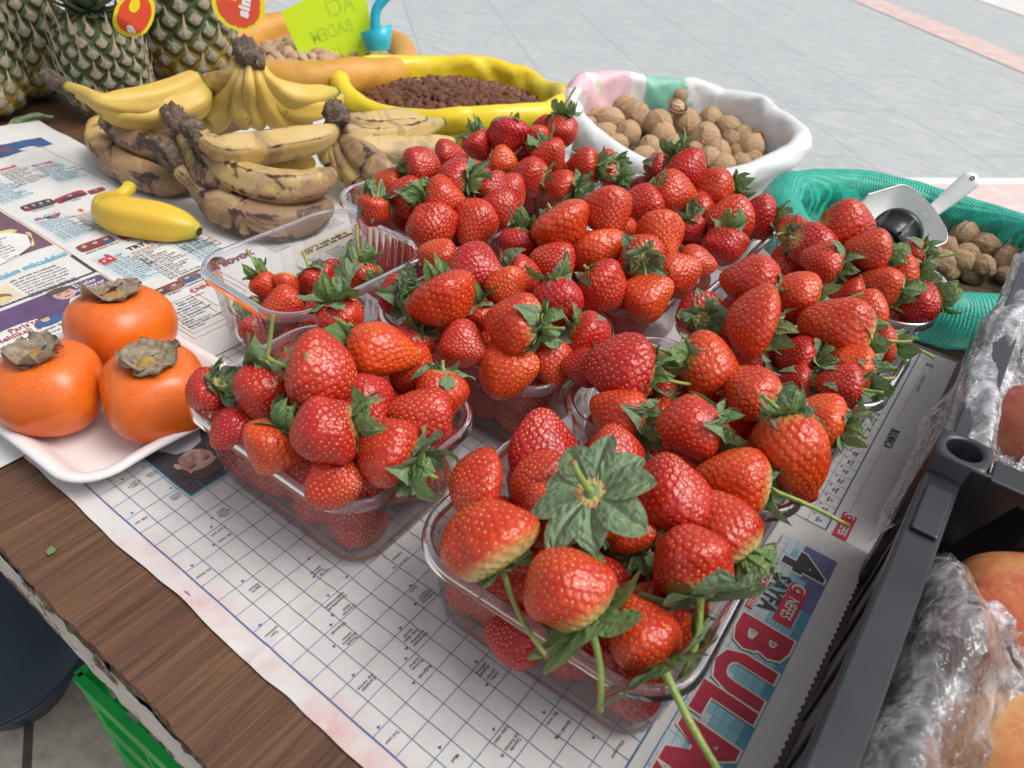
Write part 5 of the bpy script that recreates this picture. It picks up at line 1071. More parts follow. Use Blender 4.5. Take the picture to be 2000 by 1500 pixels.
# ------------------------------------------------------------------ pineapples
def pine_mat():
    t = NT('pineapple_rind'); e = t.attr('eye').outputs['Fac']; h = t.attr('hgt').outputs['Fac']; sp = t.attr('spike').outputs['Fac']; v = t.tex(); nn = t.noise(v, 60, 5)
    low = t.mix(t.ramp(t.math('ADD', h, t.math('MULTIPLY', nn, .35)), [(.32, (0,) * 3), (.62, (1,) * 3)]), (.44, .27, .035), (.060, .085, .022))
    eye = t.mix(t.ramp(nn, [(.35, (0,) * 3), (.65, (1,) * 3)]), (.20, .24, .17), (.36, .28, .20)); rim = t.mix(t.ramp(t.noise(v, 30, 3), [(.4, (0,) * 3), (.6, (1,) * 3)]), (.026, .055, .016), (.10, .12, .03))
    c = t.mix(t.ramp(e, [(.15, (0,) * 3), (.35, (1,) * 3)]), low, t.mix(t.ramp(e, [(.30, (0,) * 3), (.46, (1,) * 3)]), rim, eye)); c = t.mix(sp, c, (.42, .29, .19))
    return t.done(t.bsdf(c, .55, t.bump(t.noise(v, 240, 5), .6, .002)))
m_pine = pine_mat()
def pine_leaf_mat():
    t = NT('pineapple_leaf'); v = t.tex(); u = t.attr('u').outputs['Fac']; c = t.mix(t.noise(v, 40, 4), (.055, .10, .05), (.16, .20, .13)); c = t.mix(t.ramp(u, [(.72, (0,) * 3), (1, (1,) * 3)]), c, (.30, .18, .11))
    return t.done(t.bsdf(c, .55, t.bump(t.noise(t.tex('Object', (1, 1, 1)), 150, 4), .3, .001)))
m_pleaf = pine_leaf_mat()
def pineapple(c, r, H, seed, tilt, label, rows=11, around=13, crown=True):
    e = ob('pineapple', None, loc=W(c), label=label, cat='pineapple', group='pineapples at the left end of the table'); e.rotation_euler = tilt
    nv, nu = 200, 288; zt_ = np.linspace(0, 1, nv); ph = np.linspace(0, 2 * np.pi, nu, endpoint=False); Z, Ph = np.meshgrid(zt_, ph, indexing='ij')
    R_ = r * np.clip(1 - np.abs(2 * Z - 1) ** 4.2, 0, 1) ** .5 * (1 + .04 * np.cos(np.pi * (Z - .35)))
    row = Z * rows; k0 = np.floor(row); best = np.full(Z.shape, 9.0); bx = np.zeros(Z.shape); by = np.zeros(Z.shape)
    for dk in (-1, 0, 1, 2):
        k = k0 + dk; off = (k % 2) * .5 + k * .035; cx_ = Ph / (2 * np.pi) * around - off; fx = cx_ - np.round(cx_); fy = row - k; d = np.abs(fx) * 1.0 + np.abs(fy) * .55; d2 = np.sqrt((fx * 1.25) ** 2 + (fy * .80) ** 2); d = .55 * d + .45 * d2 * 1.0
        m_ = d < best; best = np.where(m_, d, best); bx = np.where(m_, fx, bx); by = np.where(m_, fy, by)
    eye = np.clip(1 - best / .52, 0, 1); bumpy = .0055 * (1 - np.clip((best - .28) / .22, 0, 1) ** 1.0) + .0014 * np.clip(.3 - best, 0, 1) * 3
    bract = np.clip(1 - np.abs(bx) / (.34 * np.clip(.42 - (by + .12), 0, 1) + 1e-3), 0, 1) * (by > -.38) * (by < .22)
    fade = np.clip(np.minimum(Z, 1 - Z) / .05, 0, 1); Rr = R_ + (bumpy + bract * .0012) * fade * (r / .065)
    V = np.stack([Rr * np.cos(Ph), Rr * np.sin(Ph), Z * H], -1).reshape(-1, 3)
    ob('fruit_body', mesh('fruit_body', V, grid_faces(nv, nu, True), m_pine, attrs={'eye': eye.ravel(), 'hgt': Z.ravel(), 'spike': (bract > .25).astype(float).ravel() * .35}), e)
    g = random.Random(seed); mb = MB()
    for k in range(0, rows + 1):
        for j in range(around):
            zc = k / rows
            if zc < .03 or zc > .97: continue
            off = (k % 2) * .5 + k * .035; a = 2 * math.pi * (j + off) / around; rb = r * (1 - abs(2 * zc - 1) ** 4.2) ** .5 + .0045; L = r * .40 * g.uniform(.7, 1.2); up = g.uniform(.7, 1.3)
            o = np.array([math.cos(a), math.sin(a), 0]); s_ = np.array([-math.sin(a), math.cos(a), 0]); b0 = o * rb + [0, 0, zc * H - .001]; tip = b0 + np.array([0, 0, L * up]) + o * L * .16 * g.uniform(-.2, 2.0) + s_ * L * g.uniform(-.25, .25); mid = (b0 + tip) / 2 + o * .0008
            w = r * .070; mb.add([b0 + s_ * w * 1.5, b0 - s_ * w * 1.5, mid - s_ * w * .45, mid + s_ * w * .45, tip, b0 + o * .0016, mid + o * .0009], [(0, 5, 6, 3), (5, 1, 2, 6), (3, 6, 4), (6, 2, 4)])
    ob('bracts', mb.mesh('bracts', simple('bract_tip', (.62, .48, .38), .7, (.44, .34, .25), 60)), e)
    if crown:
        mb = []; cc = 0; Vs = []; Fs = []; us = []
        for k in range(46):
            a = k * 2.4; tt = k / 46; L = r * (1.1 + 1.2 * tt) * g.uniform(.8, 1.15); el = -.15 + 1.45 * tt + g.uniform(-.15, .15); w = r * .17; n_ = 9; o = np.array([math.cos(a), math.sin(a), 0]); s_ = np.array([-math.sin(a), math.cos(a), 0]); rows_ = []
            for i in range(n_):
                u = i / (n_ - 1); ang = el + .5 * u * (1 - tt); p_ = o * (r * .18 * (1 - tt) + L * u * math.cos(ang)) + np.array([0, 0, H * .965 + L * u * math.sin(ang) * 1.0 + .01 * tt]); ww = w * (1 - u) ** .7
                rows_ += [p_ + s_ * ww + [0, 0, ww * .5], p_, p_ - s_ * ww + [0, 0, ww * .5]]; us += [u] * 3
            Vs.append(np.array(rows_)); Fs.append(grid_faces(n_, 3) + cc); cc += n_ * 3
        ob('crown', mesh('crown', np.concatenate(Vs), np.concatenate(Fs), m_pleaf, attrs={'u': us}), e)
    return e
def pp(u, v): q = at(u, v, 0); return (q[0], q[1], .001)
pineapple(pp(228, 222), .0505, .135, 1, (math.radians(3), math.radians(4), .2), 'green based pineapple behind the left banana stalk, curled hang tag on its right')
pineapple(pp(82, 188), .054, .175, 2, (math.radians(-2), math.radians(-3), 1.1), 'pineapple second from the left with dark green lower rind')
pineapple(pp(-28, 226), .056, .16, 3, (math.radians(3), 0, 2.1), 'pineapple cut by the left photo edge with a yellow patch at its foot', 10, 12)
pineapple(pp(385, 165), .066, .19, 4, (math.radians(-2), math.radians(3), 3.0), 'rightmost pineapple, golden brown at its base, beside the almond sack')

# hang tags on the pineapples
def ext(name, pts, thick, m, parent, M_):
    """flat outline with thickness placed by the 4x4-like frame (o, x, y, n)"""
    o, x, y, n_ = M_; k = len(pts); A = [o + x * p_[0] + y * p_[1] + n_ * thick / 2 for p_ in pts]; Bv = [o + x * p_[0] + y * p_[1] - n_ * thick / 2 for p_ in pts]
    return ob(name, mesh(name, np.array(A + Bv), [tuple(range(k)), tuple(range(2 * k - 1, k - 1, -1))] + [(i, i + k, (i + 1) % k + k, (i + 1) % k) for i in range(k)], m, smooth=False), parent)
m_ty = simple('tag_yellow', (.86, .72, .02), .35); m_tr = simple('tag_red', (.74, .085, .035), .35); m_tw = simple('tag_white', (.85, .85, .85), .35)
def frame_at(c, dist_scale=1.0, yaw=0.0, roll=0.0):
    n_ = CAM - c; n_ = n_ / np.linalg.norm(n_); x = right - n_ * (right @ n_); x /= np.linalg.norm(x); y = np.cross(n_, x)
    a = math.radians(roll); x, y = x * math.cos(a) + y * math.sin(a), -x * math.sin(a) + y * math.cos(a)
    b = math.radians(yaw); x, n_ = x * math.cos(b) + n_ * math.sin(b), n_ * math.cos(b) - x * math.sin(b); return x, y, n_
def flat_text(s, size, m, parent, o, x, y, n_, lift, rot=0, bold=2, name='lettering', cond=1, ital=0):
    V, F = glyphs(s, bold, 'CENTER', cond, ital); V = V * size; a = math.radians(rot); V = np.c_[V[:, 0] * math.cos(a) - V[:, 1] * math.sin(a), V[:, 0] * math.sin(a) + V[:, 1] * math.cos(a)]
    return ob(name, mesh(name, o + V[:, :1] * x + V[:, 1:] * y + n_ * lift, F, m, smooth=False), parent)
def ragged(r, n, seed, amp):
    g = random.Random(seed); return [(math.cos(t) * r * (1 + g.uniform(-amp, amp) * (i % 3 == 0)), math.sin(t) * r * (1 + g.uniform(-amp, amp) * (i % 3 == 1))) for i, t in enumerate(np.linspace(0, 2 * np.pi, n, endpoint=False))]
cT = at(466, 8, .165); e = thing('hang_tag', cT, label='round red and yellow hang tag with white lettering, hanging before the rightmost pineapple', cat='tag', group='fruit hang tags'); x, y, n_ = frame_at(np.array(cT), 1, 8, 0); z0 = np.zeros(3); k = depth(cT) / FPX
ext('tag_card', [(math.cos(t) * 50 * k, math.sin(t) * 47 * k) for t in np.linspace(0, 2 * np.pi, 48, endpoint=False)], .0006, m_ty, e, (z0, x, y, n_))
ext('red_field', [(a_ * k, b_ * k) for a_, b_ in ragged(41, 40, 5, .06)], .0003, m_tr, e, (z0 + n_ * .0006, x, y, n_))
flat_text('simba', 27 * k, m_tw, e, z0 + x * 16 * k + y * 12 * k, x, y, n_, .0010, rot=72, bold=3)
ext('yellow_mark', [(a_ * k - 8 * k, b_ * k * .6 + 14 * k) for a_, b_ in ragged(15, 14, 8, .25)], .0003, m_ty, e, (z0 + n_ * .0008, x, y, n_))
mbt = MB(); mbt.tube([z0 + y * 45 * k, z0 + y * 75 * k + x * 4 * k, z0 + y * 110 * k - x * 6 * k - n_ * .01], .0004, 6); ob('string', mbt.mesh('string', simple('tag_string', (.6, .58, .5), .7)), e)
# second tag: bent card
cT = at(262, 30, .150); e = thing('hang_tag', cT, label='curled red and yellow hang tag with a white letter a, seen half from behind', cat='tag', group='fruit hang tags'); x, y, n_ = frame_at(np.array(cT), 1, -20, -38); k = depth(cT) / FPX
def bent(u_, v_): # card bends away about its lower right
    b_ = max(0, -v_ - 18); return x * u_ * k + y * v_ * k + n_ * (.0009 * 0 + (b_ ** 1.5) * .10 * k) * -1 + y * b_ * .22 * k
def bent_patch(pts, lift, m, name):
    cc = np.mean(pts, axis=0); V = []; n = len(pts); rings = 8; V.append(bent(*cc) + n_ * lift)
    for r_ in range(1, rings + 1): V += [bent(*(cc + (np.array(p_) - cc) * r_ / rings)) + n_ * lift for p_ in pts]
    F = [(0, 1 + i, 1 + (i + 1) % n) for i in range(n)] + [(1 + r_ * n + i, 1 + (r_ + 1) * n + i, 1 + (r_ + 1) * n + (i + 1) % n, 1 + r_ * n + (i + 1) % n) for r_ in range(rings - 1) for i in range(n)]
    return ob(name, mesh(name, np.array(V), F, m), e)
bent_patch([(math.cos(t) * 34, math.sin(t) * 52) for t in np.linspace(0, 2 * np.pi, 40, endpoint=False)], 0, m_ty, 'tag_card')
bent_patch([(a_ * .66, b_) for a_, b_ in ragged(42, 36, 9, .05)], .0006, m_tr, 'red_field'); bent_patch([(a_ - 8, b_ * 1.5 + 16) for a_, b_ in ragged(9, 14, 10, .2)], .0010, m_ty, 'yellow_mark')
V, F = glyphs('a', 3); V = V * 30; ob('lettering', mesh('lettering', np.array([bent(-(v_[1]) * .6 + v_[0] * .8 + 6, v_[0] * .6 + v_[1] * .8 - 26) + n_ * .0012 for v_ in V]), F, m_tw, smooth=False), e)
# ------------------------------------------------------------------ sacks
def sack_mat(name, c1, c2, rough, weave=900, wv=.35, prints=None, coat=.15):
    t = NT(name); v = t.tex(); c = t.mix(t.ramp(t.noise(v, 14, 4), [(.3, (0,) * 3), (.7, (1,) * 3)]), c1, c2)
    if prints: 
        for pc, at_, w in prints: c = t.mix(t.attr(at_).outputs['Fac'], c, pc)
    wx = t.n('ShaderNodeTexWave', _wave_type='BANDS', _bands_direction='Z', Vector=v, Scale=weave / 6, Distortion=.5).outputs[1]; al = t.attr('ang').outputs['Fac']; wy = t.math('SINE', t.math('MULTIPLY', al, weave * 1.1))
    h = t.math('ADD', wx, t.math('MULTIPLY', wy, .5))
    return t.done(t.bsdf(c, rough, t.bump(h, wv, .0006, t.bump(t.noise(v, 40, 4), .35, .004)), Coat__Weight=coat, Coat__Roughness=.3))
def facet(a, n, seed):
    g_ = np.random.default_rng(seed); x_ = np.sort((np.arange(n) + g_.uniform(-.38, .38, n)) * 2 * np.pi / n); y_ = g_.uniform(-1, 1, n); a = np.mod(a, 2 * np.pi)
    return np.interp(a, np.r_[x_[-1] - 2 * np.pi, x_, x_[0] + 2 * np.pi], np.r_[y_[-1], y_, y_[0]])
def sack(c, rx, ry, yaw, floor, mat_, label, roll=.018, rise=None, seed=1, fold=.5, inner=.09, nu=260, name='sack', extra=None, body_r=1.0, cat='sack', group='open sacks behind the table'):
    """c = centre of the opening at rim height; the bag body goes down to the pavement; the mouth is rolled outwards"""
    e = ob(name, None, loc=(c[0], c[1], 0), label=label, cat=cat, group=group); H = c[2] + TZ
    ph = np.linspace(0, 2 * np.pi, nu, endpoint=False); cir = np.c_[np.cos(ph), np.sin(ph)]
    wob = .06 * wnoise(cir, .28, seed, 2); zr = .012 * wnoise(cir, .3, seed + 1, 2) + .009 * fold * facet(ph, 11, seed + 9) + .003 * fold * facet(ph, 29, seed + 10) + (rise(ph) if rise is not None else 0)
    prof = []   # (radius factor, radial offset, z offset from rim, keep rim shape weight)
    for k in range(14): t = k / 13; prof.append((body_r * (.90 + .10 * math.sin(math.pi * min(1, t * 1.1))) * (1 if k else .9), 0, -H + (H - roll * 2.4) * t, t ** 3))
    for k in range(15): a = math.pi * (-.62 + 1.62 * k / 14); prof.append((1, roll * (.0 + math.cos(a)) * 1.0, roll * math.sin(a) * 1.15, 1))
    for k in range(1, 9): t = k / 8; prof.append((1 - .06 * t, -roll, -inner * t, 1 - .5 * t))
    V = []; 
    for i, (f, dr, dz, w) in enumerate(prof):
        rr = f * (1 + wob * (.3 + .7 * w)); q = np.c_[cir * 1.0, np.full(nu, dz * 4)]
        dd = fold * (.011 * facet(ph + dz * 3, 13, seed + 3) + .0050 * facet(ph - dz * 7, 31, seed + 4) + .0022 * facet(ph + dz * 16, 67, seed + 5))
        V.append(np.c_[(cir[:, 0] * (rx * rr + dr + dd)), (cir[:, 1] * (ry * rr + dr + dd)), H + dz + zr * w + 0])
    n_ = len(V); V = np.concatenate(V); a = math.radians(yaw); V = np.c_[V[:, 0] * math.cos(a) - V[:, 1] * math.sin(a), V[:, 0] * math.sin(a) + V[:, 1] * math.cos(a), V[:, 2]]
    ang = np.tile(ph, n_); lev = np.repeat(np.arange(n_), nu); at_ = {'ang': ang}
    if extra:
        for kx, fn in extra.items(): at_[kx] = fn(np.degrees(ang) % 360, lev, V)
    ob('bag', mesh('bag', V, grid_faces(n_, nu, True), mat_, attrs=at_), e)
    return e
m_orange = sack_mat('orange_sack', (.60, .27, .035), (.68, .36, .06), .38, 1100, .3)
m_yellow = sack_mat('yellow_sack', (.80, .58, .012), (.85, .66, .02), .34, 1400, .03, coat=.3)
m_white = sack_mat('white_sack', (.72, .73, .72), (.78, .79, .78), .42, 1300, .18, [((.74, .42, .50), 'pink', 1), ((.16, .50, .34), 'green', 1), ((.45, .52, .25), 'olive', 1)])
def lift_front(az, amt, w=60): return lambda ph: amt * np.exp(-(((np.degrees(ph) - az + 180) % 360 - 180) / w) ** 2)
def qa(u, v, z): return at(u, v, z)
CO = (-.650, .785, .006); CYY = (-.345, .795, .020); CW = (-.020, .915, .025); CG = (.352, .825, .006)
sack(CO, .152, .176, 25, 0, m_orange, 'orange woven sack with its mouth rolled down, filled with almonds, behind the bananas', .026, None, 3, .55)
sack(CYY, .174, .140, 35, 0, m_yellow, 'shiny yellow sack of raisins between the orange and the white sack', .016, None, 8, .8)
pinkf = lambda d, l, V: (((d > 128) & (d < 200)) & (l > 14) & (wnoise(V, 9, 5, 2) > -.35)).astype(float) * .8
greenf = lambda d, l, V: (((d > 82) & (d < 118)) & (l > 13) & (wnoise(V, 7, 6, 2) > -.5)).astype(float) * .9
olivef = lambda d, l, V: (((d > 150) & (d < 168)) & (l > 20) & (wnoise(V, 14, 7, 2) > .1)).astype(float) * .7
sack(CW, .160, .150, 20, 0, m_white, 'white plastic weave sack with pink and green print, full of pale walnuts', .015, lambda ph: .02 * np.exp(-(((np.degrees(ph) - 140 + 180) % 360 - 180) / 60) ** 2) - .018 * np.exp(-(((np.degrees(ph) - 285 + 180) % 360 - 180) / 45) ** 2), 12, 1.0, extra={'pink': pinkf, 'green': greenf, 'olive': olivef})
def net_mat():
    t = NT('green_net'); ang = t.attr('ang').outputs['Fac']; pz = t.attr('run').outputs['Fac']
    a = t.math('FRACT', t.math('MULTIPLY', ang, 42)); b = t.math('FRACT', t.math('MULTIPLY', pz, 210))
    la = t.math('LESS_THAN', a, .42); lb = t.math('LESS_THAN', b, .36); solid = t.math('MAXIMUM', la, lb)
    dens = t.attr('dens').outputs['Fac']; al = t.math('MAXIMUM', solid, dens)
    c = t.mix(t.noise(t.tex(), 50, 3), (.008, .40, .28), (.03, .55, .42)); wv_ = t.math('ADD', t.math('ABSOLUTE', t.math('SINE', t.math('MULTIPLY_ADD', t.noise(t.tex(), 12, 3), 14.0, t.math('MULTIPLY', ang, 130)))), t.math('MULTIPLY', t.math('ABSOLUTE', t.math('SINE', t.math('MULTIPLY', pz, 900))), .45)); c = t.mix(t.ramp(wv_, [(.0, (.35,) * 3), (.8, (1,) * 3)]), (.003, .20, .14), c); c = t.mix(solid, t.mix(.65, c, (.002, .10, .07)), c); bs_ = t.bsdf(c, .42, t.bump(t.math('MULTIPLY', wv_, t.noise(t.tex(), 30, 3)), .6, .0016, t.bump(t.noise(t.tex(), 45, 4), .6, .006)))
    tr_ = t.n('ShaderNodeBsdfTransparent').outputs[0]; m_ = t.n('ShaderNodeMixShader', i0=al, i1=tr_, i2=bs_).outputs[0]
    return t.done(m_)
m_net = net_mat()
sg = sack(CG, .166, .160, 0, 0, m_net, 'green net sack with thick rolled mouth, holding brown walnuts and a white scoop', .026, lambda ph: .008 * np.sin(2 * ph + 1), 21, .55, inner=.10,
     extra={'run': lambda d, l, V: V[:, 2] * 1.0 + np.where(l > 14, (l - 14) * .011, 0), 'dens': lambda d, l, V: np.where((l > 13) & (l < 28), .92 + .2 * wnoise(V, 30, 3, 2), np.where(l >= 28, .0, .22)).clip(0, 1)}, nu=360)
# backing of the net: walnuts fill shows through the holes as a dark inside
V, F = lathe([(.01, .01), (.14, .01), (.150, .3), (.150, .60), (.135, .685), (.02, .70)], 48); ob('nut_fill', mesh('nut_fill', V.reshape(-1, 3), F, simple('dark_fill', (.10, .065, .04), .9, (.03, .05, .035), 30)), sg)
# ------------------------------------------------------------------ nuts
def nut_mat():
    t = NT('walnut_shell'); v = t.tex(); oi = t.n('ShaderNodeObjectInfo'); base = t.mix(oi.outputs['Random'], (.58, .36, .19), (.46, .27, .135)); base = t.mix(t.n('ShaderNodeSeparateColor', i0=oi.outputs['Color']).outputs[0], base, (.26, .145, .075))
    c = t.mix(t.ramp(t.noise(t.tex('Object', (1, 1, .35)), 3.2, 6), [(.36, (0,) * 3), (.66, (1,) * 3)]), base, t.mix(.55, base, (.66, .47, .28)))
    c = t.mix(t.math('MULTIPLY', t.attr('groove').outputs['Fac'], .65), c, t.mix(.7, base, (.08, .04, .02)))
    return t.done(t.bsdf(c, .55, t.bump(t.noise(t.tex('Object', (1, 1, .4)), 9, 5), .45, .03)))
m_nut = nut_mat()
def walnut_mesh(seed, rough=.05, el=1.12):
    nv, nu = 64, 80; T, Ph = np.meshgrid(np.linspace(0, np.pi, nv), np.linspace(0, 2 * np.pi, nu, endpoint=False), indexing='ij'); D = np.stack([np.sin(T) * np.cos(Ph), np.sin(T) * np.sin(Ph), np.cos(T)], -1)
    q = D * np.array([1, 1, .45]); gv = wnoise(q, .75, seed, 3, True); seam = np.exp(-(np.sin(Ph) * np.sin(T) / .07) ** 2); sg_ = np.exp(-(np.sin(Ph) * np.sin(T) / .018) ** 2)
    r = 1 + rough * gv + .045 * seam - .04 * sg_ + .03 * wnoise(D, .4, seed + 2, 1); V = D * r[..., None]; V[..., 2] *= el; V[..., 2] += .09 * np.exp(-(T / .22) ** 2); V[..., 1] *= .93
    gr = np.clip(-gv * .9 - .35, 0, 1) * (rough > .04) + sg_ * .8
    return mesh('walnut', V.reshape(-1, 3), grid_faces(nv, nu, True)[:, ::-1].copy(), m_nut, attrs={'groove': gr.ravel()})
WN = [walnut_mesh(1, .022), walnut_mesh(2, .028, 1.05), walnut_mesh(3, .018, 1.1)]; WR = [walnut_mesh(11, .06, 1.2), walnut_mesh(12, .075, 1.25), walnut_mesh(13, .055, 1.12)]
g = random.Random(5)
def put_nut(p_, r_, me, label, grp, dark, cat='walnut', nm='walnut', sc=(1, 1, 1)):
    o = ob(nm, me, loc=W(p_), label=label, cat=cat, group=grp); o.rotation_euler = (g.uniform(0, 6.28), g.uniform(0, 6.28), g.uniform(0, 6.28)); o.scale = (r_ * sc[0], r_ * sc[1], r_ * sc[2]); o.color = (dark, 0, 0, 1); return o
placed = []
ORD = ['first', 'second', 'third', 'fourth', 'fifth', 'sixth', 'seventh', 'eighth', 'ninth', 'tenth', 'eleventh', 'twelfth']
def row_labels(rows, where, names, adj):
    idx = sorted(range(len(rows)), key=lambda i: rows[i][1]); per = -(-len(idx) // len(names)); out = {}
    for r_ in range(len(names)):
        part = sorted(idx[r_ * per:(r_ + 1) * per], key=lambda i: rows[i][0])
        for o_, i in enumerate(part): out[i] = '%s walnut %s from the left in the %s of %s' % (adj, ORD[o_], names[r_], where)
    return out
def heap_px(rows, z0, me_, grp, labf, dark, cat='walnut', nm='walnut', scl=1.0):
    for k, (u, v, r_, dz) in enumerate(rows):
        p_ = at(u, v, z0 + dz); put_nut(p_, scl * r_ / FPX * depth(p_), me_[k % len(me_)], labf(k), grp, dark, cat, nm); placed.append(p_)
wl = ['walnut at the back left of the white sack, half behind the rim fold', None]
WHITE = [(1178, 190, 22, .0), (1165, 208, 21, -.004), (1224, 190, 23, .0), (1217, 212, 26, .004), (1270, 205, 24, .0), (1152, 228, 22, -.004), (1192, 234, 24, .002), (1243, 228, 26, .0), (1284, 244, 27, .008), (1338, 241, 27, .006), (1228, 262, 24, -.002), (1296, 268, 24, -.002), (1318, 287, 23, -.004), (1378, 272, 29, .006),
         (1390, 235, 24, .0), (1358, 222, 18, .0), (1400, 302, 27, -.002), (1386, 310, 22, .002), (1424, 252, 23, .0), (1425, 276, 19, -.004), (1448, 240, 16, .0), (1452, 268, 22, .0), (1467, 289, 25, .004), (1440, 300, 18, -.006), (1270, 290, 22, -.006), (1186, 262, 22, -.006), (1260, 248, 20, -.01), (1313, 215, 20, -.008), (1415, 232, 18, -.006), (1478, 262, 18, -.008), (1355, 300, 22, -.010), (1340, 265, 20, -.012), (1296, 314, 23, -.004), (1345, 322, 24, -.002), (1412, 326, 24, -.004), (1256, 306, 20, -.006), (1446, 322, 20, -.006), (1470, 312, 18, -.008), (1245, 180, 14, -.01), (1205, 282, 20, -.012), (1300, 232, 18, -.014), (1360, 250, 20, -.014), (1150, 250, 18, -.012)]
wlab = {0: 'walnut furthest back left in the white sack beside the pink print', 4: 'walnut just in front of the green print of the white sack', 8: 'round pale walnut standing out in the middle of the white sack', 9: 'large walnut to the right of the middle one in the white sack', 13: 'large walnut with a visible seam near the front of the white sack', 16: 'walnut at the front rim of the white sack beside the holed one', 17: 'walnut with a dark hole in its shell at the front of the white sack', 22: 'smooth walnut at the right end of the white sack under an open shell', 21: 'walnut at the right side of the white sack, behind the smooth one', 7: 'walnut left of the middle one in the white sack with a ridged seam', 6: 'walnut with a clear ridge at the left of the white sack', 10: 'walnut by the near left rim of the white sack, above the strawberry leaves'}
RW = row_labels(WHITE, 'the white sack', ['back row', 'second row', 'third row', 'front row'], 'pale')
heap_px(WHITE, -.004, WN, 'pale walnuts in the white sack', lambda k: wlab.get(k, RW[k]), .0, scl=1.1)
GREEN = [(1612, 385, 19, 0), (1600, 400, 18, 0), (1652, 383, 22, .004), (1642, 402, 22, .004), (1672, 398, 18, .002), (1695, 395, 20, 0), (1622, 408, 17, -.004), (1838, 442, 22, .004), (1885, 458, 27, .010), (1926, 480, 27, .008), (1845, 488, 22, .002), (1815, 494, 22, .0), (1888, 498, 22, .0), (1843, 512, 24, .004), (1875, 512, 26, .006), (1918, 522, 25, .006), (1968, 512, 26, .006), (1965, 538, 19, .0), (1992, 530, 22, .002), (1830, 470, 20, -.004), (1860, 465, 20, -.006), (1800, 512, 20, -.004), (1945, 500, 20, -.006), (1790, 470, 18, -.006), (1858, 530, 18, -.004), (1900, 540, 17, -.006), (1990, 505, 20, -.006), (1820, 525, 18, -.006), (1740, 405, 18, -.006), (1720, 420, 18, -.006), (2010, 550, 20, 0), (1770, 430, 18, -.008), (1690, 420, 18, -.008)]
glab = {3: 'light walnut nearest the left roll of the green net, touching a ridged one', 8: 'tall brown walnut standing highest to the right of the scoop', 9: 'brown walnut right of the highest one in the green net', 14: 'long two tone walnut lying at the front of the green net', 15: 'walnut at the front of the green net with a folded seam', 16: 'dark walnut near the right edge of the photo in the green net', 7: 'walnut directly behind the scoop handle side of the green net'}
RG = row_labels(GREEN, 'the green net sack', ['back row', 'middle row', 'front row'], 'brown')
heap_px(GREEN, -.026, WR, 'brown walnuts in the green net sack', lambda k: glab.get(k, RG[k]), .65)
# cracked walnut on top
def half_shell(c, r_, label, tilt, kernel):
    e = ob('cracked_walnut', None, loc=W(c), label=label, cat='walnut', group=None); e.rotation_euler = tilt; nv, nu = 20, 60
    T, Ph = np.meshgrid(np.linspace(np.pi, np.pi / 2, nv), np.linspace(0, 2 * np.pi, nu, endpoint=False), indexing='ij'); D = np.stack([np.sin(T) * np.cos(Ph), np.sin(T) * np.sin(Ph) * .88, np.cos(T) * .8], -1)
    A = (D * r_).reshape(-1, 3); Bv = (D * r_ * .86).reshape(-1, 3); Bv[:, 2] = np.minimum(Bv[:, 2], 0); F = [tuple(f) for f in grid_faces(nv, nu, True)] + [tuple(f + nv * nu)[::-1] for f in grid_faces(nv, nu, True)]
    F += [((nv - 1) * nu + i, (nv - 1) * nu + (i + 1) % nu, nv * nu + (nv - 1) * nu + (i + 1) % nu, nv * nu + (nv - 1) * nu + i) for i in range(nu)]
    ob('shell', mesh('shell', np.vstack([A, Bv]), F, simple('half_shell', (.34, .20, .105), .7, (.24, .13, .07), 90, .5, 160, .001)), e)
    if kernel:
        nv, nu = 40, 60; T, Ph = np.meshgrid(np.linspace(0, np.pi, nv), np.linspace(0, 2 * np.pi, nu, endpoint=False), indexing='ij'); D = np.stack([np.sin(T) * np.cos(Ph), np.sin(T) * np.sin(Ph), np.cos(T)], -1)
        q = D * r_ * (np.array([.66, .55, .42]) * (1 + .20 * wnoise(D, .8, 4, 3, True) - .18 * np.exp(-(D[..., 1] / .1) ** 2))[..., None])[..., :]; q[..., 2] += -.02 * r_
        ob('kernel', mesh('kernel', q.reshape(-1, 3), grid_faces(nv, nu, True)[:, ::-1].copy(), simple('kernel', (.66, .50, .32), .6, (.50, .33, .18), 200, .4, 300, .001)), e)
c = at(1324, 207, .030); half_shell(c, .0165, 'walnut cracked open to show its cream kernel, on top of the white sack heap', (math.radians(28), math.radians(10), .4), True)
put_nut(at(1327, 186, .026), .0125, WN[1], 'small walnut behind the cracked open one in the white sack', 'pale walnuts in the white sack', .0)
c = at(1480, 272, .012); half_shell(c, .0150, 'empty half shell leaning behind the smooth walnut at the right of the white sack', (math.radians(75), 0, math.radians(70)), False)
# mounds beneath the visible nuts
def mound(name, c, r_, h, m, parent=None, **kw):
    V, F = lathe([(r_, -.03), (r_ * .97, -.012), (r_ * .8, h * .35), (r_ * .5, h * .8), (r_ * .2, h), (.001, h)], 40); V = V.reshape(-1, 3); V[:, 2] += .003 * wnoise(V, 30, 3, 2)
    return ob(name, mesh(name, V, F, m), parent, W(c), **kw)
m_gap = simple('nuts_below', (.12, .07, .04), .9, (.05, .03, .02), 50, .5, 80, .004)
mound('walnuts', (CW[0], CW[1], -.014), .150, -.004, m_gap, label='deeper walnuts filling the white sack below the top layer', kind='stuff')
mound('walnuts', (CG[0], CG[1], -.036), .150, -.002, m_gap, label='deeper walnuts filling the green net sack below the top layer', kind='stuff')
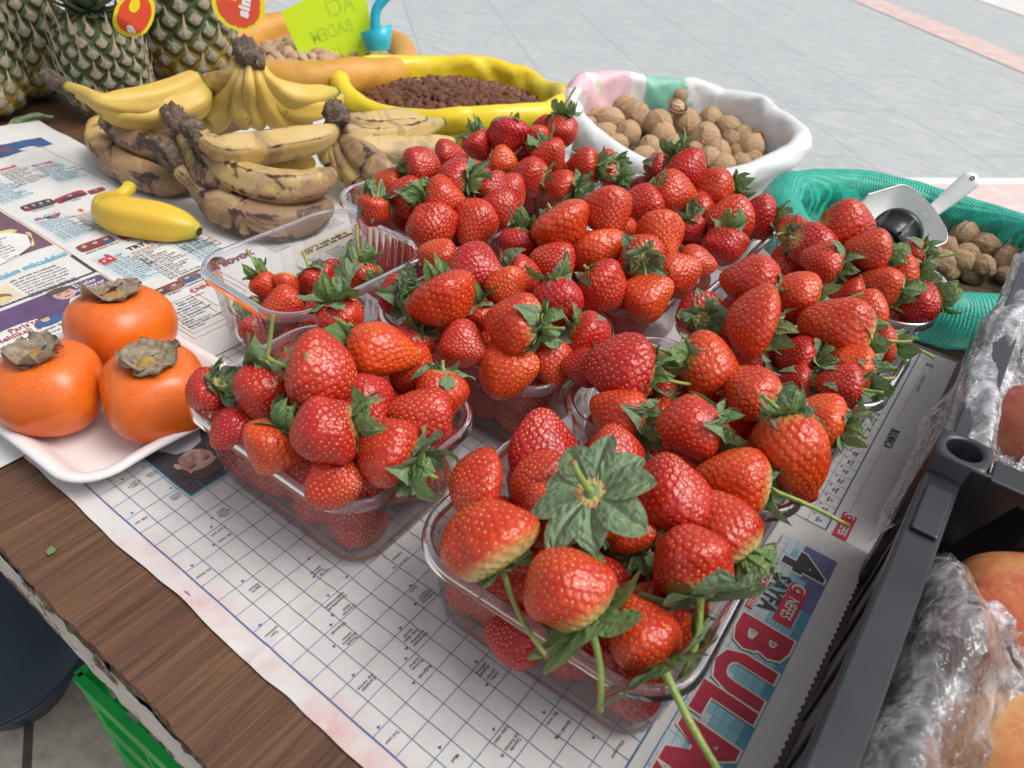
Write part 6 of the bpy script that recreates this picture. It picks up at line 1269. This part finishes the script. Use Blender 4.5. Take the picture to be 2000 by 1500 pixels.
# almonds in shell
def alm_mat():
    t = NT('almond_shell'); v = t.tex(); oi = t.n('ShaderNodeObjectInfo'); c = t.mix(oi.outputs['Random'], (.44, .27, .155), (.56, .38, .245)); pit = t.ramp(t.noise(v, 7, 2), [(.66, (0,) * 3), (.72, (1,) * 3)])
    return t.done(t.bsdf(t.mix(t.math('MULTIPLY', pit, .5), c, (.2, .11, .06)), .6, t.bump(t.noise(v, 6, 4), .3, .05)))
m_alm = alm_mat()
def almond_mesh(seed):
    nv, nu = 24, 32; T, Ph = np.meshgrid(np.linspace(0, np.pi, nv), np.linspace(0, 2 * np.pi, nu, endpoint=False), indexing='ij'); r = np.sin(T) ** .9 * (1 - .18 * np.cos(T)); V = np.stack([r * np.cos(Ph), r * np.sin(Ph) * .62, np.cos(T) * 1.35], -1)
    V *= (1 + .03 * wnoise(V, .4, seed, 2))[..., None]; return mesh('almond', V.reshape(-1, 3), grid_faces(nv, nu, True)[:, ::-1].copy(), m_alm)
AM = [almond_mesh(1), almond_mesh(2)]
def hexheap(c, rx, ry, yaw, h, pitch, fn, jit=.25, cond=None):
    a = math.radians(yaw); n = int(max(rx, ry) / pitch) + 2; k = 0
    for i in range(-n, n + 1):
        for j in range(-n, n + 1):
            x = (i + .5 * (j % 2)) * pitch + g.uniform(-jit, jit) * pitch; y = j * pitch * .86 + g.uniform(-jit, jit) * pitch; d = (x / rx) ** 2 + (y / ry) ** 2
            if d > 1: continue
            p_ = (c[0] + x * math.cos(a) - y * math.sin(a), c[1] + x * math.sin(a) + y * math.cos(a), c[2] + h * (1 - d) + g.uniform(-.18, .18) * pitch)
            if cond is None or cond(p_): fn(p_, k); k += 1
def mk_alm(p_, k):
    o = ob('almond', AM[k % 2], loc=W(p_), label='almond in its shell among the others in the orange sack', cat='almond', group='almonds in the orange sack'); o.rotation_euler = (g.uniform(.9, 2.2), g.uniform(-.5, .5), g.uniform(0, 6.28)); s_ = g.uniform(.0100, .0120); o.scale = (s_,) * 3
hexheap((CO[0], CO[1], -.006), .132, .152, 25, .026, .0190, mk_alm)
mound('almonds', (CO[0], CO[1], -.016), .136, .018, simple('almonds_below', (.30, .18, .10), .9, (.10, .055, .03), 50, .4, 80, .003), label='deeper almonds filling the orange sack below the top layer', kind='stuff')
# raisins
def rai_mat():
    t = NT('raisin'); v = t.tex(); oi = t.n('ShaderNodeObjectInfo'); c = t.mix(oi.outputs['Random'], (.085, .022, .010), (.20, .062, .020)); c = t.mix(t.ramp(t.noise(v, 2.0, 4), [(.4, (0,) * 3), (.75, (1,) * 3)]), c, (.27, .11, .05))
    return t.done(t.bsdf(c, .42, t.bump(t.noise(v, 3.5, 4), .5, .08), Coat__Weight=.15))
m_rai = rai_mat()
def raisin_mesh(seed):
    nv, nu = 16, 22; T, Ph = np.meshgrid(np.linspace(0, np.pi, nv), np.linspace(0, 2 * np.pi, nu, endpoint=False), indexing='ij'); D = np.stack([np.sin(T) * np.cos(Ph), np.sin(T) * np.sin(Ph), np.cos(T)], -1)
    V = D * (1 + .16 * wnoise(D, .55, seed, 3, True))[..., None] * np.array([1, .8, 1.25]); return mesh('raisin', V.reshape(-1, 3), grid_faces(nv, nu, True)[:, ::-1].copy(), m_rai)
RM = [raisin_mesh(1), raisin_mesh(2), raisin_mesh(3)]; spots = []
hexheap((CYY[0], CYY[1], -.012), .158, .124, 35, .030, .0122, lambda p_, k: spots.append(p_), .3)
spots.sort(key=lambda p_: depth(p_)); near = spots[:300]; far = spots[300:]
for k, p_ in enumerate(near):
    o = ob('raisin', RM[k % 3], loc=W(p_), label='brown raisin on the heap in the yellow sack', cat='raisin', group='raisins in the yellow sack'); o.rotation_euler = (g.uniform(0, 6.28), g.uniform(0, 6.28), g.uniform(0, 6.28)); s_ = g.uniform(.0070, .0088); o.scale = (s_,) * 3
Vr = []; Fr = []; cc = 0
bases = []
for m_ in RM:
    a_ = np.zeros(len(m_.vertices) * 3); m_.vertices.foreach_get('co', a_); bases.append(a_.reshape(-1, 3))
fb = grid_faces(16, 22, True)[:, ::-1]
for k, p_ in enumerate(far):
    q = Matrix.Rotation(g.uniform(0, 6.28), 3, Vector((g.uniform(-1, 1), g.uniform(-1, 1), g.uniform(-1, 1))).normalized()); v_ = bases[k % 3] @ np.array(q).T * g.uniform(.0070, .0088) + np.array(p_); Vr.append(v_); Fr.append(fb + cc); cc += len(v_)
org = np.array([CYY[0], CYY[1], 0.0]); ob('raisins', mesh('raisins', np.concatenate(Vr) - org, np.concatenate(Fr), m_rai), loc=W(org), label='rest of the brown raisin heap in the yellow sack', kind='stuff')
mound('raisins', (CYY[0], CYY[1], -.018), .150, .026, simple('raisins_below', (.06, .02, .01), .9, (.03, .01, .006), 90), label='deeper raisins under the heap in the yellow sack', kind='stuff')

# ------------------------------------------------------------------ price card and scoops
m_card = simple('neon_card', (.70, .96, .02), .4, (.66, .92, .02), 8); m_faint = simple('show_through', (.50, .76, .04), .5)
c = at(640, 62, .052); e = thing('price_card', c, label='neon yellow green price card with mirrored handwriting stuck in the almonds', cat='sign')
k = depth(c) / FPX; x, y, n_ = frame_at(np.array(c), 1, 6, 0)
def cp(u, v): return ((u - 640) * k, -(v - 62) * k)
pts = [cp(559, 38), cp(556, 30), cp(562, 24), cp(650, -14), cp(708, -40), cp(716, -36), cp(727, 82), cp(726, 92), cp(718, 98), cp(606, 150), cp(598, 148), cp(594, 140)]
ext('card', pts, .0012, m_card, e, (np.zeros(3), x, y, n_))
def mirrored(s, u, v, size, rot):
    V, F = glyphs(s, 0, 'CENTER', .8); V = V * size * [-1, 1]; a = math.radians(rot); V = np.c_[V[:, 0] * math.cos(a) - V[:, 1] * math.sin(a), V[:, 0] * math.sin(a) + V[:, 1] * math.cos(a)]; o_ = cp(u, v)
    return ob('lettering', mesh('lettering', x * (o_[0] + V[:, :1]) + y * (o_[1] + V[:, 1:]) + n_ * .0009, F, m_faint, smooth=False), e)
mirrored('ACI', 668, 18, 42 * k, 16); mirrored('BADEM', 648, 62, 33 * k, 18); mirrored('150', 650, 100, 28 * k, 16); mirrored('TL', 700, 86, 14 * k, 20)
mb = MB(); mb.tube([x * 15 * k - y * 55 * k - n_ * .002, x * 25 * k - y * 110 * k - n_ * .004], .002, 8); ob('stick', mb.mesh('stick', simple('card_stick', (.5, .5, .45), .5)), e)
def scoop(c, label, m, L, r_, axis, up, hl, hr, hup, hole, deep=.9):
    """trough shaped scoop: open half tube with a closed back and a handle"""
    e = thing('scoop', c, label=label, cat='scoop', group='scoops standing in the sacks'); ax = np.array(axis, float); ax /= np.linalg.norm(ax); up = np.array(up, float); up -= ax * (up @ ax); up /= np.linalg.norm(up); sd = np.cross(up, ax)
    nu, nl = 33, 18; V = []; 
    for s_, off in ((1, 0), (-1, -.0016)):
        for i in range(nl):
            t = i / (nl - 1)
            for j in range(nu):
                a = math.pi * (j / (nu - 1)); cut = .10 + 1.1 * (abs(math.cos(a))) ** 2.0
                tt = t * (1.0 - cut * .35 * (1 if True else 0)) ; tb2 = min(1, t / .30); back = math.sqrt(max(0, 1 - (1 - tb2) ** 2)) * .98 + .02
                rr = (r_ + off) * back * (1 + .04 * t); V.append(ax * L * tt * (1.0) + sd * math.cos(a) * rr - up * math.sin(a) * rr * deep)
    F = [tuple(f) for f in grid_faces(nl, nu)] + [tuple(f + nl * nu)[::-1] for f in grid_faces(nl, nu)]
    b0 = nl * nu
    F += [tuple(range(0, nu))[::-1], tuple(range(b0, b0 + nu))]
    for j in range(nu - 1): F.append(((nl - 1) * nu + j, (nl - 1) * nu + j + 1, b0 + (nl - 1) * nu + j + 1, b0 + (nl - 1) * nu + j))
    for i in range(nl - 1): F += [(i * nu, (i + 1) * nu, b0 + (i + 1) * nu, b0 + i * nu)[::-1], (i * nu + nu - 1, (i + 1) * nu + nu - 1, b0 + (i + 1) * nu + nu - 1, b0 + i * nu + nu - 1)]
    ob('bowl', mesh('bowl', np.array(V), F, m), e)
    h0 = -up * r_ * deep * .35; hd = np.array(hup, float); hd /= np.linalg.norm(hd); P_ = spline([h0 + ax * .004, h0 + hd * hl * .3, h0 + hd * hl * .65, h0 + hd * hl], 24)
    T_, A_, B_ = frames(P_); Vh = []; n = 20; wv = np.interp(np.linspace(0, 1, 24), [0, .15, .5, .93, 1], [.85, .75, .95, 1.1, .55])
    w_ax = np.cross(hd, up); w_ax /= np.linalg.norm(w_ax); u_ax = np.cross(w_ax, hd)
    for i in range(24):
        for j in range(n): a = 2 * math.pi * j / n; Vh.append(P_[i] + w_ax * math.cos(a) * hr * wv[i] + u_ax * math.sin(a) * hr * .52 * wv[i])
    Vh += [P_[0], P_[-1] + hd * .002]; Fh = [tuple(f) for f in grid_faces(24, n, True)] + [((i + 1) % n, i, 24 * n) for i in range(n)] + [(23 * n + i, 23 * n + (i + 1) % n, 24 * n + 1) for i in range(n)]
    ob('handle', mesh('handle', np.array(Vh), Fh, m), e)
    if hole:
        V, F = lathe([(.001, .0), (.0026, .0)], 20); q0 = P_[21] + u_ax * (hr * .52 * 1.08 + .0004); ob('hanging_hole', mesh('hanging_hole', np.array([q0 + w_ax * v_[0] + hd * v_[1] for v_ in V.reshape(-1, 3)]), F, simple('hole_dark', (.08, .08, .08), .8)), e)
    return e
m_wsc = simple('white_scoop', (.82, .82, .80), .32, (.79, .79, .77), 10)
b0 = at(1826, 408, .058); t0_ = at(1700, 452, .046); h1_ = at(1925, 326, .105)
scoop(b0, 'white plastic scoop with handle up, resting on the walnuts in the green net sack', m_wsc, np.linalg.norm(t0_ - b0) * 1.2, .0420, t0_ - b0, -fwd * 1.0 - down * .22 - right * .30, np.linalg.norm(h1_ - b0), .0100, h1_ - b0, True, 1.0)
# black cup insert lying in the scoop
cc_ = at(1742, 462, .056); e = thing('black_cap', cc_, label='ribbed black plastic cap lying in the mouth of the white scoop', cat='cap'); axc = at(1700, 510, .045) - at(1775, 440, .06); axc /= np.linalg.norm(axc)
q = Vector(axc).to_track_quat('Z', 'Y'); e.rotation_mode = 'QUATERNION'; e.rotation_quaternion = q; m_blk = simple('black_plastic', (.016, .016, .017), .28, (.022, .022, .024), 30)
V, F = lathe([(.012, -.020), (.0225, -.019), (.0250, -.016), (.0255, -.008), (.0235, -.0075), (.0215, .012), (.0205, .022), (.019, .0225), (.0185, .0), (.001, -.001)], 60); ob('cap_body', mesh('cap_body', V.reshape(-1, 3), F, m_blk), e)
mb = MB()
for a in np.linspace(0, 2 * np.pi, 7)[:-1]:
    o = np.array([math.cos(a), math.sin(a), 0]); s_ = np.array([-math.sin(a), math.cos(a), 0])
    V = [o * r_ + s_ * w + np.array([0, 0, z]) for z in (-.0075, .021) for r_, w in ((.0195, -.0014), (.0258, -.0014), (.0258, .0014), (.0195, .0014))]; mb.add(V, [(0, 3, 2, 1), (4, 5, 6, 7), (0, 1, 5, 4), (1, 2, 6, 5), (2, 3, 7, 6), (3, 0, 4, 7)])
ob('grip_ribs', mb.mesh('grip_ribs', m_blk, False), e)
m_blue = simple('cyan_plastic', (.02, .46, .62), .3, (.02, .42, .58), 10)
b0 = at(735, 62, .060); t0_ = at(742, 92, .030); e = thing('scoop', b0, label='bright blue plastic scoop with bent handle standing in the almonds', cat='scoop', group='scoops standing in the sacks'); k = depth(b0) / FPX; x, y, n_ = frame_at(np.array(b0))
V, F = lathe([(22 * k, -34 * k), (27 * k, -20 * k), (31 * k, 6 * k), (29.5 * k, 6 * k), (24 * k, -22 * k), (1e-4, -30 * k)], 40); V = V.reshape(-1, 3); V[:, 2] += np.where(V[:, 2] > 0, V[:, 0] * .25, 0); V = np.array([x * v_[0] + (y * .86 - n_ * .5) * 0 + y * v_[2] + n_ * v_[1] for v_ in V] ); ob('bowl', mesh('bowl', V, F, m_blue), e)
hp = [(-3, -18), (-2, 5), (2, 34), (14, 52), (45, 78), (85, 110)]; mb = MB(); mb.tube(spline([x * a_ * k + y * b_ * k + n_ * .004 for a_, b_ in hp], 26), [9.5 * k] * 26, 16); ob('handle', mb.mesh('handle', m_blue), e)

# ------------------------------------------------------------------ black crates with pomegranates
m_crate = simple('crate_plastic', (.014, .016, .020), .30, (.026, .029, .035), 14, bump=.2, bscale=120, bdist=.0006)
YC0, YC1, XC0, XC1, HC = -.14, .300, .446, .76, .108
e = thing('plastic_crate', ((XC0 + XC1) / 2, .09, .002), label='black plastic crate with worn grey rim along the newspaper edge, lined with clear film', cat='crate', group='black crates of pomegranates'); oc = np.array([(XC0 + XC1) / 2, .09, .002])
def cbox(nm, boxes, m=m_crate, bev=.0012, smooth=False, par=None):
    mb = MB()
    for b_ in boxes: mb.box(b_[0] - oc[0], b_[1] - oc[0], b_[2] - oc[1], b_[3] - oc[1], b_[4] - oc[2], b_[5] - oc[2])
    o = ob(nm, mb.mesh(nm, m, smooth), par or e); bm_ = o.modifiers.new('bevel', 'BEVEL'); bm_.width = bev; bm_.segments = 2; bm_.limit_method = 'ANGLE'; return o
cbox('side_wall', [(XC0 + .002, XC0 + .0045, YC0, YC1, .004, HC - .006)] + [(XC0, XC0 + .002, y_, y_ + .003, .006, HC - .008) for y_ in np.arange(YC0 + .02, YC1, .045)])
cbox('rim', [(XC0 - .001, XC0 + .0165, YC0, YC1 - .03, HC - .0055, HC), (XC0 - .0018, XC0 + .0005, YC0, YC1 - .03, HC - .011, HC - .0005)], bev=.0018)
cbox('rim_clip', [(XC0 + .001, XC0 + .0145, .215, .255, HC + .0002, HC + .0028)], bev=.0012)
cbox('bottom', [(XC0 + .003, XC1, YC0, YC1, .0025, .0055)])
cbox('side_wall', [(XC1 - .004, XC1, YC0, YC1, .004, HC)]); cbox('end_wall', [(XC0 + .02, XC1, YC0 - .004, YC0, .004, HC - .02)])
# corner post with its round hole and the cut-out end wall
yp = YC1 - .016; xp = XC0 + .0105
def ring_block(nm, cx_, cy_, z0_, z1_, half, rh, n=40):
    V = []; F = []; t = np.linspace(0, 2 * np.pi, n, endpoint=False); sq = np.array([(math.cos(a) / max(abs(math.cos(a)), abs(math.sin(a))), math.sin(a) / max(abs(math.cos(a)), abs(math.sin(a)))) for a in t]); ci = np.c_[np.cos(t), np.sin(t)]
    sq = sq * .72 + ci * .28 * 1.1
    for z_, s_ in ((z0_, sq * half), (z1_ - .0012, sq * half), (z1_, sq * (half - .0012)), (z1_, ci * (rh + .0008)), (z1_ - .0012, ci * rh), (z0_ + .004, ci * rh * .9)): V.append(np.c_[s_[:, 0] + cx_ - oc[0], s_[:, 1] + cy_ - oc[1], np.full(n, z_ - oc[2])])
    V = np.concatenate(V); V = np.vstack([V, [[cx_ - oc[0], cy_ - oc[1], z0_ + .004 - oc[2]]]]); F = [tuple(f) for f in grid_faces(6, n, True)] + [(5 * n + i, 5 * n + (i + 1) % n, 6 * n) for i in range(n)]
    return ob(nm, mesh(nm, V, F, m_crate), e)
ring_block('corner_post', xp, yp, .004, HC + .012, .0140, .0094)
def gusset(nm, pts, y0_, y1_):
    V = [(x_ - oc[0], y0_ - oc[1], z_ - oc[2]) for x_, z_ in pts] + [(x_ - oc[0], y1_ - oc[1], z_ - oc[2]) for x_, z_ in pts]; k = len(pts)
    o = ob(nm, mesh(nm, V, [tuple(range(k)), tuple(range(2 * k - 1, k - 1, -1))] + [(i, i + k, (i + 1) % k + k, (i + 1) % k) for i in range(k)], m_crate, smooth=False), e); b_ = o.modifiers.new('bevel', 'BEVEL'); b_.width = .0012; b_.segments = 2; return o
xg = XC0 + .024
gusset('end_wall', [(XC0 + .004, .006), (xg + .012, .006), (xg + .004, .060), (xg + .020, HC + .001), (xg + .030, HC - .002), (xg + .033, .006), (xg + .045, .006), (xg + .044, HC - .002), (xg + .034, HC + .009), (xg + .018, HC + .0115), (XC0 + .004, HC + .0115)], YC1 - .030, YC1 - .0265)
cbox('end_rim', [(xg + .002, xg + .042, YC1 - .032, YC1 - .012, HC + .0085, HC + .0118), (xg + .046, XC1, YC1 - .020, YC1 - .012, HC - .02, HC - .004), (xg + .06, XC1, YC1 - .028, YC1 - .0255, .006, .05)], bev=.0014)
# second crate beyond it
oc2 = np.array([.60, .50, .002]); e2_ = thing('plastic_crate', oc2, label='second crate behind the black post, its edge wrapped in crinkled silvery plastic', cat='crate', group='black crates of pomegranates'); oc_s = oc; oc = oc2
cbox('side_wall', [(.4525, .4555, .326, .66, .004, .095)], par=e2_); cbox('rim', [(.4505, .4665, .326, .66, .0955, .100)], par=e2_); cbox('bottom', [(.456, .76, .326, .66, .002, .005)], par=e2_); cbox('end_wall', [(.468, .76, .326, .330, .004, .08)], par=e2_)
oc = oc_s
# pomegranates
def pom_mat():
    t = NT('pomegranate_skin'); v = t.tex(); oi = t.n('ShaderNodeObjectInfo'); ye, dk, _ = t.n('ShaderNodeSeparateColor', i0=oi.outputs['Color']).outputs
    c = t.mix(ye, (.36, .022, .035), (.60, .13, .045)); f = t.ramp(t.noise(v, 26, 7, .72), [(.42, (0,) * 3), (.64, (1,) * 3)]); c = t.mix(t.math('MULTIPLY', f, t.math('MULTIPLY_ADD', ye, .55, .30)), c, (.66, .36, .12))
    f2 = t.ramp(t.noise(v, 260, 6, .8), [(.5, (0,) * 3), (.68, (1,) * 3)]); c = t.mix(t.math('MULTIPLY', f2, .45), c, t.mix(ye, (.62, .20, .16), (.74, .46, .2))); c = t.mix(dk, c, t.mix(.8, c, (.075, .012, .018)))
    return t.done(t.bsdf(c, .36, t.bump(t.noise(v, 160, 4), .12, .0008), Coat__Weight=.2, Coat__Roughness=.25))
m_pom = pom_mat()
def pom(c, r_, ye, dk, rot, seed, label):
    e = ob('pomegranate', None, loc=W(c), label=label, cat='pomegranate', group='pomegranates in the crates'); e.rotation_euler = rot; nv, nu = 50, 72; T, Ph = np.meshgrid(np.linspace(0, np.pi, nv), np.linspace(0, 2 * np.pi, nu, endpoint=False), indexing='ij')
    D = np.stack([np.sin(T) * np.cos(Ph), np.sin(T) * np.sin(Ph), np.cos(T) * .92], -1); r2 = 1 + .022 * np.cos(6 * Ph + seed) * np.sin(T) ** 2 + .02 * wnoise(D, .4, seed, 2); o = ob('fruit_body', mesh('fruit_body', (D * (r2 * r_)[..., None]).reshape(-1, 3), grid_faces(nv, nu, True)[:, ::-1].copy(), m_pom), e); o.color = (ye, dk, 0, 1)
    n = 36; t = np.linspace(0, 2 * np.pi, n, endpoint=False); V = []
    for k, (a_, z_) in enumerate(((.34, .84), (.24, .95), (.22, 1.08), (.32, 1.22))): V.append(np.c_[np.cos(t) * a_ * r_, np.sin(t) * a_ * r_, np.full(n, z_ * r_) + (np.abs(np.sin(3 * t)) * .10 * r_ - .05 * r_ if k == 3 else 0)])
    o = ob('crown', mesh('crown', np.concatenate(V), grid_faces(4, n, True), m_pom), e); o.color = (ye, dk, 0, 1)
c = at(1958, 1195, .078); pom((c[0] + .016, c[1] + .006, .062), .046, .75, 0, (1.2, .5, 0), 1, 'orange red pomegranate under crumpled film in the near crate')
c = at(2000, 1430, .085); pom((c[0] + .012, c[1] - .008, .062), .044, 1.0, 0, (2.2, .2, 1), 2, 'peach coloured pomegranate at the lower right corner of the photo')
c = at(1985, 845, .06); pom((c[0] + .012, c[1], .058), .042, .12, .1, (.8, 1.2, 2), 3, 'crimson pomegranate with yellow speckles behind the crate post')
c = at(2050, 655, .075); pom((c[0] + .0, c[1], .060), .044, .0, .85, (1.9, .3, 0), 4, 'dark wine red pomegranate near the wrapped crate edge')
pom((.535, .02, .050), .043, .6, .1, (.2, .9, 1), 5, 'pomegranate dimly seen under the clear bag at the bottom of the crate'); pom((.600, .245, .045), .042, .5, .1, (.8, .2, 1), 6, 'pomegranate at the inner side of the near crate, mostly out of view')
pom((.515, .105, .030), .036, .4, .3, (1.2, .3, 2), 7, 'small pomegranate buried beneath the crumpled film')
# clear film
m_film = film_mat('crinkled_film', (.96, .96, .97), .20, .045, 1.0, 1.5, (.98, .99, 1.0), 1.9, 60)
m_film2 = film_mat('silvery_wrap', (.88, .89, .92), .42, .10, 1.0, 1.5, (.90, .92, .96), 1.6, 60)
def film(nm, x0, x1, y0, y1, hf, m, nx_, ny_, amp, cell, seed, parent, org, edge=.006):
    X, Y = np.meshgrid(np.linspace(x0, x1, nx_), np.linspace(y0, y1, ny_)); q = np.c_[X.ravel(), Y.ravel()]; z = hf(q)
    h = amp * (wnoise(q * [1, .55], .30 / cell, seed, 4, True) * .75 - np.clip(crease(q, cell * .8, seed + 1, .4), 0, 1.2) * .28 + wnoise(q, .9 / cell, seed + 3, 3, True) * .16)
    q2 = q + np.c_[wnoise(q, 6, seed + 4, 2), wnoise(q, 6, seed + 5, 2)] * edge + np.c_[wnoise(q, .7 / cell, seed + 6, 2), wnoise(q, .7 / cell, seed + 7, 2)] * amp * .4
    return ob(nm, mesh(nm, np.c_[q2, z + h] - org, grid_faces(ny_, nx_), m, smooth=True), parent)
fb_ = thing('plastic_bag', (.55, .10, .06), label='crumpled clear plastic bag draped over the pomegranates in the near crate', cat='bag'); ofb = np.array([.55, .10, .06])
def bump2(q, cx_, cy_, r_, h): return h * np.exp(-(((q[:, 0] - cx_) ** 2 + (q[:, 1] - cy_) ** 2) / r_ ** 2))
hA = lambda q: .070 + .034 * np.exp(-((q[:, 0] - .478) / .022) ** 2) + bump2(q, .500, .165, .05, .020) + bump2(q, .505, .06, .05, .018) - .02 * np.clip((q[:, 1] - .2) / .08, 0, 1)
film('film', .4625, .526, -.13, .215, hA, m_film, 190, 520, .0095, .06, 3, fb_, ofb)
hB = lambda q: .058 + .030 * np.exp(-((q[:, 0] - .485) / .02) ** 2) - .03 * np.clip((q[:, 1] - .18) / .10, 0, 1)
film('film_layer', .464, .530, -.12, .265, hB, m_film, 120, 380, .0085, .055, 13, fb_, ofb)
hC = lambda q: .080 + .018 * np.sin((q[:, 0] - .47) * 60) - .10 * (q[:, 1] - .20)
film('film_flap', .470, .560, .180, .225, hC, m_film, 160, 90, .010, .022, 23, fb_, ofb)
# wrap over the second crate's edge
wr = thing('plastic_wrap', (.46, .45, .09), label='silvery crinkled plastic wrapped over the far crate edge beside the green net', cat='wrap'); owr = np.array([.46, .45, .09])
nu, nl = 60, 300; V = []; ys = np.linspace(.310, .640, nl); 
for i, y_ in enumerate(ys):
    for j in range(nu):
        a = math.pi * (1.28 - 1.62 * j / (nu - 1)); rr = .0150 + .0012 * math.sin(y_ * 40); cx_ = .4600 + .0025 * math.sin(y_ * 25); d = max(0, -math.sin(a)); V.append((cx_ + math.cos(a) * rr * 1.0, y_, .089 + math.sin(a) * rr * (1 if math.sin(a) > 0 else 2.6)))
V = np.array(V); uv = np.c_[np.tile(np.linspace(0, .09, nu), nl), np.repeat(ys, nu) * .55]; cr = .0036 * (wnoise(uv * [1, .35], 20, 5, 3, True) + .25 * crease(uv, .02, 6, .6)); nrm = np.c_[V[:, 0] - .460, np.zeros(len(V)), V[:, 2] - .085]; nrm /= np.linalg.norm(nrm, axis=1)[:, None] + 1e-9
ob('wrap_roll', mesh('wrap_roll', V + nrm * cr[:, None] - owr, grid_faces(nl, nu), m_film2, smooth=True), wr)
hD = lambda q: .012 + .080 * np.clip((q[:, 0] - .430) / .022, 0, 1)
film('hanging_film', .4375, .452, .265, .44, hD, m_film, 40, 260, .004, .022, 33, wr, owr, .0015)
hE = lambda q: .078 - .55 * (q[:, 0] - .474)
film('inner_film', .474, .530, .335, .60, hE, m_film2, 90, 260, .007, .026, 43, wr, owr, .003)
hF = lambda q: .098 - .25 * (q[:, 0] - .49)
film('torn_film', .488, .53, .318, .352, hF, m_film2, 80, 60, .008, .018, 53, wr, owr, .003)
# scraps
c = at(100, 1078, .0015); o = ob('leaf_scrap', mesh('leaf_scrap', [(-.003, -.002, 0), (.002, -.0025, .001), (.0035, .001, .002), (.000, .003, .0005), (-.0035, .002, .0012), (0, 0, .0018)], [(0, 1, 5), (1, 2, 5), (2, 3, 5), (3, 4, 5), (4, 0, 5)], m_leaf), loc=W(c), label='tiny torn green leaf scrap lying on the brown wood', cat='leaf')
p_, v1, b1, t1 = leaf_patch(.055, .010, -.1, .3, 0, 1.2, 3); c = at(15, 246, .002); ob('leaf_scrap', mesh('leaf_scrap', p_, grid_faces(11, 7), m_leaf, attrs={'vein': v1, 'base': b1, 'tipb': t1}), loc=W(c), label='yellow green leaf lying on the wood before the pineapples', cat='leaf')
